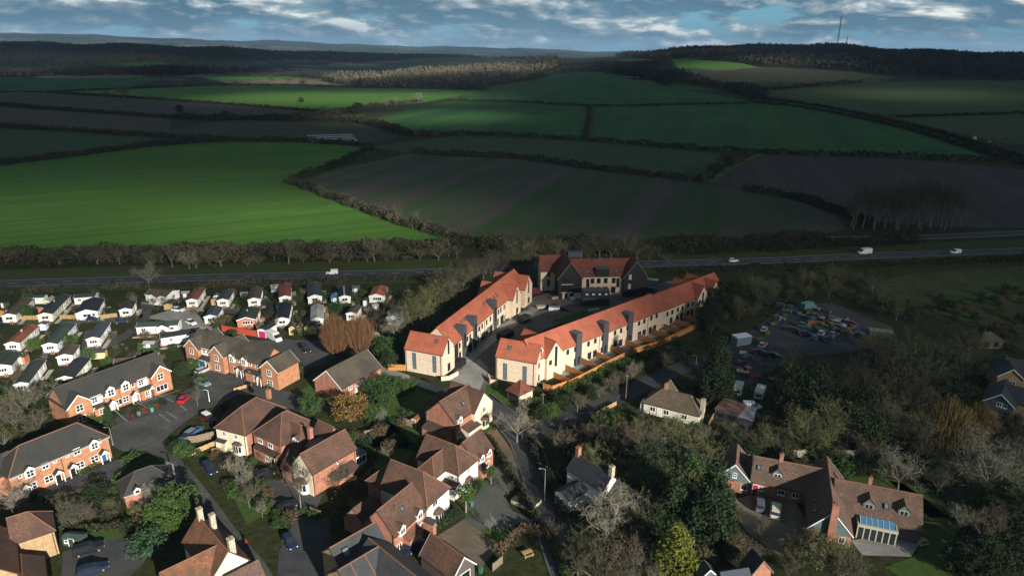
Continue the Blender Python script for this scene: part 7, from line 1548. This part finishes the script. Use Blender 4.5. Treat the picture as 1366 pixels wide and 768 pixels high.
# street lamps and poles
POLE = M('pole', (.22, .23, .22), .6, .1, 2.0); POLEW = M('pole_white', (.75,.75,.72), .6, .05, 2.0); WOODP = M('pole_wood', (.23,.18,.13), .9, .2, 2.0)
def lamp(p, ytop, label, mat=None, kind='lamp', arm=(-.9, 0)):
    q = P(p); H = tall(p, ytop); o = empty('street_lamp' if kind == 'lamp' else 'pole', (q.x, q.y, 0)); tag(o, label, 'street lamp' if kind == 'lamp' else 'pole'); m = MB(); m.tube([(0,0,0),(0,0,1.2),(0,0,H)], [.11,.08,.05], 7); m.build('column', mat or POLE, o)
    if kind == 'lamp':
        a = MB(); a.tube([(0,0,H-.05),(arm[0]*.5,arm[1]*.5,H+.1),(arm[0],arm[1],H+.12)], [.05,.04,.04], 5); a.build('arm', mat or POLE, o); b = MB(); b.box(arm[0]-.3,arm[0]+.1,arm[1]-.12,arm[1]+.12,H+.06,H+.18); b.build('lamp_head', POLE, o)
    else:
        b = MB(); b.box(-.5,.5,-.05,.05,H-.5,H-.4); b.build('crossarm', WOODP, o)
lamp(Z('B3',828,240), 570.5, 'street lamp behind the hip-roofed brick terrace'); lamp(Z('F7',637,355), 520, 'white street lamp beside the red car', POLEW); lamp(Z('C2',486,310), 626, 'tall street lamp on the lane verge'); lamp(Z('C1',460,300), 524, 'pole beside the big bare tree at the bin store', WOODP, 'pole'); lamp(Z('C1',1067,190), 498, 'wooden pole beside the side lane', WOODP, 'pole')
lamp(Z('B3',1295,540), 618, 'street lamp at the end of the hip-roofed garage'); lamp(Z('B4',20,600), 617, 'street lamp beside the estate road hedge'); lamp((714.5,356), 338, 'pale pole behind the left terrace far end', POLEW, 'pole'); lamp(Z('A8',595,690), 474, 'lamp post on the side lane near the conifer')
# masts on the hill
for x, yb, yt, w, lab in ((1116.5,62,22,1.5,'tall red and white lattice mast on the wooded hill'),(1128.5,63,49,1.1,'short mast right of the tall one on the hill')):
    r = ray(x, yb); k = 2720/math.hypot(r[0], r[1]); bx, by = r[0]*k, r[1]*k; z0 = hgt(bx, by); rt = ray(x + (x-683)*(yb-yt)/2900, yt); H = CAMH + rt[2]/math.hypot(rt[0], rt[1])*2720 - z0
    o = empty('radio_mast', (bx, by, z0)); tag(o, lab, 'mast'); mm = MB(); n = max(4, int(H/9)); 
    for i in range(n):
        a = H*i/n; b = H*(i+1)/n; f = lambda z: w*(1.6 - 1.1*z/H)
        for sx, sy in ((-1,-1),(1,-1),(1,1),(-1,1)):
            mm.tube([(sx*f(a), sy*f(a), a), (sx*f(b), sy*f(b), b)], [.32,.32], 4, cap=False); nx, ny = (-sy, sx); mm.tube([(sx*f(a), sy*f(a), a), (nx*f(b), ny*f(b), b)], [.2,.2], 4, cap=False)
    mm.build('lattice', M('mast_steel', (.10,.085,.085), .7, .2, .1), o); t = MB(); t.tube([(0,0,H),(0,0,H*1.06)], [.5,.3], 6); t.build('antenna', R['frame_white'], o)
# building site, yard and garden clutter
def crate(name, p, w, d, h, rz, mat, label, cat, top=None, z=0.0, ribs=0):
    q = P(p); o = empty(name, (q.x, q.y, z), rz); tag(o, label, cat); m = MB(); m.box(-w/2,w/2,-d/2,d/2,.1,h); m.build('body', mat, o)
    if ribs:
        b = MB()
        for i in range(ribs): x = -w/2 + w*(i+.5)/ribs; b.box(x-.06,x+.06,-d/2-.05,-d/2,.15,h-.1); b.box(x-.06,x+.06,d/2,d/2+.05,.15,h-.1)
        b.build('rib', mat, o)
    f = MB(); f.box(-w/2-.04,w/2+.04,-d/2-.04,d/2+.04,h,h+.1); f.build('lid', top or mat, o); g = MB(); g.box(-w*.3,w*.3,-d*.3,d*.3,0,.1); g.build('base', R['frame_dark'], o); return o
dkb = M('cabin_dark', (.03,.033,.04), .6, .2, 2.0)
o = crate('site_cabin', Z('E3',712,650), 9.0, 3.0, 2.6, .05, dkb, 'dark site cabin, lower of the two stacked at the building site', 'site cabin', R['timber_old'], ribs=8); o2 = crate('site_cabin', Z('E3',712,650), 9.0, 3.0, 2.6, .05, dkb, 'dark site cabin with pale windows, upper of the two stacked', 'site cabin', R['lead'], z=2.75, ribs=8)
for i in range(4): mm = MB(); mm.box(-3.4+i*2.1,-2.6+i*2.1,-1.58,-1.52,1.2,1.7); mm.build('window', R['frame_white'], o2)
crate('bin_shelter', Z('A6',955,275), 5.0, 2.6, 1.8, .9, R['clad_black'], 'black slatted bin shelter in the court between the new terraces', 'bin shelter', ribs=9); crate('bin_shelter', Z('A6',1090,155), 4.0, 2.4, 1.7, .9, R['clad_black'], 'black slatted bin shelter near the far end of the left terrace', 'bin shelter', ribs=7); crate('bin_shelter', Z('A6',625,480), 3.2, 2.0, 1.6, 1.1, R['clad_black'], 'black bin shelter by the front of the left terrace', 'bin shelter', ribs=6); crate('skip', Z('E3',250,715), 3.4, 1.8, 1.3, -.2, R['white'], 'pale blue-white skip on the building site', 'skip', PAINT['bluegrey']); crate('skip', Z('E3',45,520), 2.8, 1.8, 1.6, .2, PAINT['maroon'], 'dark pink container beside the left terrace end', 'container')
crate('skip', Z('C4',1060,325), 6.4, 2.8, 2.1, -.25, M('skip_paint', (.075,.125,.11), .7, .25, 1.0), 'long grey-green skip full of scrap at the right of the yard', 'skip', M('scrap', (.24,.20,.17), .9, .5, 1.5), ribs=9); crate('container', Z('C4',463,705), 3.0, 3.0, 3.4, .5, PAINT['green'], 'green upright container in the scrub below the yard', 'container', ribs=3)
crate('site_cabin', Z('C4',45,375), 5.0, 2.8, 2.6, .35, PAINT['bluegrey'], 'grey cabin with white roof edge at the yard entrance', 'site cabin', PAINT['white'], ribs=5); crate('tank', Z('C2',375,325), 4.6, 3.4, .9, -.6, R['stone'], 'covered dark water tank with pale rim beside the lane', 'tank', R['felt_dkgreen'])
jr = random.Random(5)
JM = ['orange','silver','white','blue','maroon','teal','yellow','bluegrey','green']
names = [('crate','crate'),('pallet_stack','pallets'),('scrap_bin','bin')]
SCRAP = {k: M('scrap_'+k, v, .8, .55, 1.2, col2=(.06,.05,.045), big=.8) for k, v in {'orange':(.33,.13,.03),'silver':(.2,.2,.2),'white':(.36,.36,.34),'blue':(.04,.07,.14),'maroon':(.12,.02,.02),'teal':(.07,.15,.16),'yellow':(.26,.19,.05),'bluegrey':(.12,.15,.18),'green':(.04,.10,.06)}.items()}
JP = ((530,150),(588,120),(680,140),(694,205),(760,210),(820,215),(560,225),(630,225),(660,240),(610,265),(740,270),(790,280),(860,250),(900,285),(930,315),(330,100),(400,105),(350,195),(300,215),(542,190),(470,130),(700,180),(520,90)
    ,(480,150),(500,175),(556,165),(574,205),(602,180),(640,190),(668,215),(712,230),(724,200),(775,240),(806,300),(838,285),(852,310),(878,262),(912,300),(945,330),(962,340),(420,130),(380,140),(365,170),(310,190),(280,230),(240,300),(130,330),(190,345),(60,440),(20,555),(55,590),(95,560),(150,615),(265,650),(365,610),(330,540)); JX = [p[0] for p in JP]
for i, (x, y) in enumerate(JP):
    col = jr.choice(JM) if i not in (6,7,8) else 'orange'; nm, ct = names[i % 3]
    crate(nm, Z('C4', x, y+8), jr.uniform(.9,3.2), jr.uniform(.8,1.8), jr.uniform(.5,1.5), jr.uniform(-1,1), SCRAP[col], '%s %s in the crowded yard, %s salvage piece counted from the left' % ({'orange':'rusty orange','silver':'silver grey','white':'white','blue':'dark blue','maroon':'dark red','teal':'blue-green','yellow':'dull yellow','bluegrey':'blue-grey','green':'green'}[col], nm.replace('_', ' '), nth(1 + sorted(JX).index(x))), ct, SCRAP[jr.choice(JM)], ribs=2); 
for i, (x, y, w, d, hh, m, lab) in enumerate(((255,585,2.4,.8,.7,'timber_tan','tan timber stack at the building site'),(335,560,1.0,1.0,2.2,'timber_new','upright orange timber pack at the building site'),(395,575,1.2,.8,1.6,'brick_tan','brick pack by the black gable'),(460,600,1.4,1.0,1.0,'white','white-wrapped pack at the building site'),(100,690,3.0,1.6,.8,'stone','pale rubble stack on the site road'),(700,720,4.0,1.0,.5,'stone','low pale kerb stack beside the site cabins'),(1000,500,2.2,1.4,1.5,'white','white pack right of the site cabins'),(1080,510,2.6,1.6,1.4,'timber_old','grey timber stack right of the site cabins'),(1340,430,5.5,2.4,2.2,'tin_grey','grey flat-topped store right of the black gables'),(1330,500,4.0,2.0,1.6,'clad_grey','dark low store right of the black gables'))): crate('site_stack', Z('E3', x, y), w, d, hh, jr.uniform(-.6,.6), R[m], lab, 'materials')
def bin_(p, mat, label):
    q = P(p); o = empty('wheelie_bin', (q.x,q.y,0), jr.uniform(0,3)); tag(o, label, 'bin'); m = MB(); m.v = [(-.22,-.25,0),(.22,-.25,0),(.22,.25,0),(-.22,.25,0),(-.29,-.33,1.0),(.29,-.33,1.0),(.29,.36,1.0),(-.29,.36,1.0)]; m.f = [(3,2,1,0),(4,5,6,7),(0,1,5,4),(1,2,6,5),(2,3,7,6),(3,0,4,7)]; m.build('body', mat, o); l = MB(); l.box(-.31,.31,-.36,.38,1.0,1.07); l.build('lid', mat, o)
for p, c, l in ((Z('E8',790,530),'teal','blue-green wheelie bin by the parking bays'),(Z('E8',720,545),'maroon','dark red wheelie bin by the parking bays'),(Z('E8',660,570),'bluegrey','blue-grey wheelie bin by the parking bays'),(Z('E8',860,490),'maroon','brown-red tub at the end of the parking bays'),(Z('E8',590,600),'maroon','brown-red tub at the near end of the parking bays'),(Z('C2',40,340),'green','green bin beside the red door'),(Z('B8',1190,545),'maroon','dark red planter by the garage at the bottom edge'),(Z('B8',1260,590),'green','green bin by the garage at the bottom edge'),(Z('A7',505,530),'navy','dark bin at the gate of the right terrace')): bin_(p, PAINT[c], l)
def bench(p, rz, label, name='garden_table'):
    q = P(p); o = empty(name, (q.x,q.y,0), rz); tag(o, label, 'table'); m = MB(); m.box(-.9,.9,-.4,.4,.7,.78); m.build('table_top', R['timber_tan'], o)
    for s in (-1,1): b = MB(); b.box(-.9,.9,s*.75-.15,s*.75+.15,.42,.48); b.build('seat', R['timber_tan'], o); l = MB(); l.box(s*.7-.05,s*.7+.05,-.7,.7,0,.7); l.build('leg', R['timber_tan'], o)
bench(Z('C2',380,640), .5, 'pale picnic table in the garden at the bottom edge'); bench(Z('C6',1180,590), .3, 'pale garden table on the lawn right of the garden room'); bench(Z('B4',280,395), .4, 'orange picnic table in the cream house garden')
pg = P(Z('C6',1255,510)); o = empty('play_slide', (pg.x,pg.y,0), .6); tag(o, 'bright yellow-green and red play slide on the lawn', 'slide'); m = MB(); m.slab([(-.25,0,1.2),(.25,0,1.2),(.25,2.2,.15),(-.25,2.2,.15)], .08); m.build('slide', PAINT['yellow'], o)
for s in (-1,1): m = MB(); m.tube([(s*.35,-.5,0),(s*.3,0,1.8)], [.05,.05], 5); m.build('leg', PAINT['red'], o)
m = MB(); m.box(-.4,.4,-.5,0,1.1,1.2); m.build('platform', PAINT['green'], o)
# small sheds squeezed between the mobile homes
PR = [P(p).xy for p in ((0,405),(130,398),(330,394),(500,392),(510,425),(400,440),(240,465),(130,515),(20,530))]; sdone = []
SHC = [('dark green','felt_green','felt_dkgreen'),('creosote brown','timber_old','felt_brown'),('cream','creampanel','slate'),('light blue','paleblue','lead'),('charcoal','clad_grey','felt_navy'),('white-panelled','white','slate_blue'),('tan timber','timber_tan','felt_dkgreen'),('orange timber','timber_new','felt_brown'),('yellow timber','timber_yellow','slate'),('rust-roofed','timber_old','felt_red'),('black','clad_black','slate_dark'),('pale-roofed brown','timber_old','felt_pale'),('red-walled','pink','slate_dark'),('slate-roofed tan','timber_tan','slate')]
for nm_, wl, rf in SHC:
    for k in range(400):
        p = Vector((jr.uniform(-175, -30), jr.uniform(135, 215)))
        if inside(p, PR) and not blocked(p, 1.9) and all((p-q).length > 9 for q in sdone): break
    sdone.append(p); o = empty('shed', (p.x, p.y, 0), jr.choice((1.85, .3)) + jr.uniform(-.2, .2)); tag(o, '%s little garden shed squeezed in between the mobile homes' % nm_, 'shed'); w, d = jr.uniform(2, 3.2), jr.uniform(1.6, 2.2)
    m = MB(); m.box(-w/2, w/2, -d/2, d/2, 0, 1.8); m.quad((-w/2,-d/2,1.8), (-w/2,d/2,1.8), (-w/2,0,2.2)); m.quad((w/2,-d/2,1.8), (w/2,0,2.2), (w/2,d/2,1.8)); m.build('wall', R[wl], o)
    r_ = MB(); r_.slab([(-w/2-.1,-d/2-.12,1.74),(w/2+.1,-d/2-.12,1.74),(w/2+.1,0,2.25),(-w/2-.1,0,2.25)], .06); r_.slab([(-w/2-.1,d/2+.12,1.74),(-w/2-.1,0,2.25),(w/2+.1,0,2.25),(w/2+.1,d/2+.12,1.74)], .06); r_.build('roof', R[rf], o); dm, fm = door_mesh(.7, 1.6, 'door_white'); link('door', dm, o, (0, -d/2, 0))
for kind, col, p, q, lab in [('hatch','silver',(70,415),(74,408),'silver car beside the long cream mobile home'),('hatch','red',(215,440),(228,437),'red car by the long broadside mobile home'),('estate','bluegrey',(140,440),(146,432),'blue-grey car on the park road'),('hatch','white',(255,432),(266,436),'white car on the worn concrete'),('estate','black',(232,404),(245,402),'black car behind the white hatchback'),('hatch','blue',(330,428),(342,430),'blue car by the terracotta mobile home'),('suv','silver',(426,438),(434,446),'silver car right of the yellow timber garages'),('hatch','maroon',(96,470),(102,462),'dark red car beside the pale blue mobile home'),('hatch','navy',(500,420),(508,422),'dark car near the grey thicket')]: car(kind, col, p, q, lab)
# white sheeting laid in rows on the dull field
q0 = G(Z('',412,186)); q1 = G(Z('',474,184)); d = (q1-q0).xy; pn = Vector((-d.y, d.x)).normalized()
for i in range(4):
    a = q0.xy + pn*(i*15-20); b = a + d; m = MB(); n = 12; dn = d.normalized()
    for j in range(n):
        for u in range(5):
            t0, t1 = math.pi*u/5, math.pi*(u+1)/5; e0 = a + d*(j/n) ; e1 = a + d*((j+.82)/n)
            m.quad(*[( (e + pn*(-math.cos(t)*1.3)).x, (e + pn*(-math.cos(t)*1.3)).y, hgt(e.x,e.y) + lift(2, e.length) + math.sin(t)*.8) for e, t in ((e0,t0),(e1,t0),(e1,t1),(e0,t1))])
    tag(m.build('crop_tunnel', M('sheeting', (.36,.40,.43), .5, .1, .5)), 'white crop tunnel on the dull field, %s row' % ('nearest','second nearest','third nearest','farthest')[i], 'crop tunnel', 'crop tunnels')
# the person walking on the estate road
def person(p, label):
    q = P(p); o = empty('person', (q.x,q.y,0), 2.3); tag(o, label, 'person')
    J = [((0,0,.95),.15),((0,0,1.2),.14),((0,0,1.42),.17),((0,.01,1.53),.06),((0,.02,1.66),.105),((0,.02,1.76),.08),((.2,0,1.42),.07),((.25,-.08,1.16),.05),((.24,.06,.94),.04),((-.2,0,1.42),.07),((-.25,.08,1.16),.05),((-.24,.18,.95),.04),((.1,0,.88),.1),((.11,.16,.5),.07),((.11,.10,.08),.05),((.11,.22,.04),.045),((-.1,0,.88),.1),((-.11,-.06,.48),.07),((-.11,-.28,.1),.05),((-.11,-.18,.04),.045)]
    E_ = [(0,1),(1,2),(2,3),(3,4),(4,5),(2,6),(6,7),(7,8),(2,9),(9,10),(10,11),(0,12),(12,13),(13,14),(14,15),(0,16),(16,17),(17,18),(18,19)]
    me = bpy.data.meshes.new('body'); me.from_pydata([j[0] for j in J], E_, []); b = link('body', me, o); sk = b.modifiers.new('skin', 'SKIN'); ss = b.modifiers.new('smooth', 'SUBSURF'); ss.levels = ss.render_levels = 1
    for v, (c, r) in zip(me.skin_vertices[0].data, J): v.radius = (r, r)
    me.skin_vertices[0].data[0].use_root = True; me.materials.append(M('dark_trousers', (.02,.02,.026), .9, .2, 5))
    m = MB(); m.tube([(0,0,.86),(0,0,1.1),(0,0,1.34),(0,0,1.47)], [.2,.19,.22,.1], 10); m.tube([(.2,0,1.43),(.26,-.08,1.16),(.25,.06,.98)], [.09,.075,.06], 7); m.tube([(-.2,0,1.43),(-.26,.08,1.16),(-.25,.17,.99)], [.09,.075,.06], 7); m.build('jacket', PAINT['red'], o)
    h = MB(); h.tube([(0,0,1.68),(0,-.01,1.76),(0,0,1.8)], [.115,.1,.03], 8); h.build('hair', TYRE, o)
    f = MB(); f.tube([(0,.09,1.58),(0,.1,1.66),(0,.09,1.71)], [.05,.075,.05], 7); f.build('face', M('skin', (.42,.26,.19), .7, .05, 5), o)
person(Z('F1',290,385), 'person in a red jacket and dark trousers walking on the estate road')
# ------------------------------------------------------------------ broken cloud overhead: its gaps let the sun through in patches
def S_light(x, y):
    """share of the sun that reaches the ground at (x, y) through the broken cloud"""
    s = 0.0
    for cx, cy, rx, ry, rot, soft, amt in GAPS:
        c, q = math.cos(rot), math.sin(rot); dx, dy = x-cx, y-cy; u = (dx*c + dy*q)/rx; v = (-dx*q + dy*c)/ry; r = math.hypot(u, v)
        s = max(s, amt*(1 - sm(1-soft, 1+soft, r)))
    return s
def gap(px, rx, ry, rot=0.0, soft=.3, amt=1.0): g = G(px); GAPS.append((g.x, g.y, rx, ry, rot, soft, amt))
GAPS = []
GAPS.append((-115, 110, 165, 106, 0, .16, 1.0))       # the village
GAPS.append((-30, 165, 70, 40, math.radians(68), .15, 1.0)); GAPS.append((8, 158, 34, 30, 0, .4, 1.0))
GAPS.append((18, 98, 50, 60, -.2, .4, .9))
GAPS.append((62, 88, 62, 42, -.15, .5, .72)); GAPS.append((40, 125, 40, 30, 0, .6, .6))
gap((400,290), 92, 46, .15, .75, 1.0); gap((60,285), 105, 62, .3, .8, .5); gap((200,262), 140, 70, .1, .8, .22); gap((520,305), 50, 26, -.5, .7, .6); gap((330,335), 220, 24, 0, .5, .5)
gap((470,131), 230, 170, .1, .45, 1.0); gap((560,156), 120, 90, .3, .4, 1.0); gap((560,100), 420, 260, .3, .5, .75); gap((700,80), 400, 420, .2, .5, .8); gap((440,111), 190, 90, 0, .5, .9); gap((360,104), 140, 110, 0, .5, .9)
gap((945,87), 160, 220, 0, .6, .8); gap((1010,97), 170, 130, .2, .7, .5); gap((1190,124), 140, 110, 0, .7, .55); gap((1160,64), 500, 90, 0, .6, .35); gap((860,80), 200, 120, 0, .6, .3)
gap((290,66), 900, 300, .2, .5, 1.0); gap((90,80), 500, 300, .2, .7, .35); gap((15,95), 200, 90, 0, .5, .9); gap((1300,400), 60, 50, 0, .7, .22); gap((1085,440), 44, 30, 0, .7, .22); gap((120,53), 5200, 1800, 0, .5, .5); gap((560,57), 4500, 1200, 0, .5, .3); gap((40,98), 260, 90, 0, .5, .5); gap((640,72), 700, 500, 0, .5, .4)
def build_clouds():
    def axis(lo, hi, f0, f1, st):
        a = list(np.arange(f0, f1+.1, st)); s = st
        while a[-1] < hi: s *= 1.11; a.append(a[-1]+s)
        s = st; pre = []; v = f0
        while v > lo: s *= 1.11; v -= s; pre.append(v)
        return pre[::-1] + a
    xs_ = axis(-7000, 7500, -330, 260, 11); ys_ = axis(-400, 15500, 40, 420, 11); nx, ny = len(xs_), len(ys_)
    k = Vector((sun_dir.x, sun_dir.y))/sun_dir.z; V = []; A = []
    for lay, base in ((0, 1250.0), (1, 1400.0)):
        for y in ys_:
            for x in xs_:
                a = (.955 - .85*sm(3800, 6500, y)*sm(.30, .62, .5 + .5*math.sin(y*.0024 + 1.9*math.sin(x*.0011+.6))*math.cos(x*.0013 - y*.0004)))*(1 - S_light(x, y)); n = .5 + .5*math.sin(x*.006+1.3*math.sin(y*.004))*math.sin(y*.005+x*.002); z = base + (lay*120*n*min(1, a*1.3) if lay else -8*n)
                V.append((x + k.x*z, y + k.y*z, z)); A.append(1 - math.sqrt(max(0.0, 1-a)))
    F_ = []
    for lay in (0, 1):
        o = lay*nx*ny
        for j in range(ny-1):
            for i in range(nx-1):
                q = (o+j*nx+i, o+j*nx+i+1, o+(j+1)*nx+i+1, o+(j+1)*nx+i)
                if max(A[v] for v in q) > .004: F_.append(q if lay else q[::-1])
    me = bpy.data.meshes.new('cloud'); me.from_pydata(V, [], F_); at = me.attributes.new('thickness', 'FLOAT', 'POINT'); at.data.foreach_set('value', A)
    me.polygons.foreach_set('use_smooth', [True]*len(me.polygons))
    m = bpy.data.materials.new('cloud'); m.use_nodes = True; nt = m.node_tree; N = nt.nodes; L = nt.links; N.clear(); o = N.new('ShaderNodeOutputMaterial'); d = N.new('ShaderNodeBsdfDiffuse'); d.inputs[0].default_value = (.60,.65,.70,1); t = N.new('ShaderNodeBsdfTranslucent'); t.inputs[0].default_value = (.24,.31,.39,1); x = N.new('ShaderNodeMixShader'); x.inputs[0].default_value = .5; L.new(d.outputs[0], x.inputs[1]); L.new(t.outputs[0], x.inputs[2])
    tr = N.new('ShaderNodeBsdfTransparent'); y = N.new('ShaderNodeMixShader'); a = N.new('ShaderNodeAttribute'); a.attribute_name = 'thickness'; L.new(a.outputs['Fac'], y.inputs[0]); L.new(tr.outputs[0], y.inputs[1]); L.new(x.outputs[0], y.inputs[2]); L.new(y.outputs[0], o.inputs[0]); me.materials.append(m)
    structure(link('cloud', me), 'broken cloud layer whose gaps let the sun through')
build_clouds()
def build_haze():
    m = bpy.data.materials.new('haze'); m.use_nodes = True; nt = m.node_tree; nt.nodes.clear(); o = nt.nodes.new('ShaderNodeOutputMaterial'); v = nt.nodes.new('ShaderNodeVolumePrincipled'); v.inputs['Color'].default_value = (.46, .70, 1.0, 1); v.inputs['Density'].default_value = HAZE; nt.links.new(v.outputs[0], o.inputs['Volume'])
    b = MB(); b.box(-25500, 25500, -25500, 25500, -75, 420); ob = b.build('haze', m); ob['kind'] = 'stuff'; ob['label'] = 'thin blue haze over the distant country'
HAZE = 4.8e-5
build_haze()
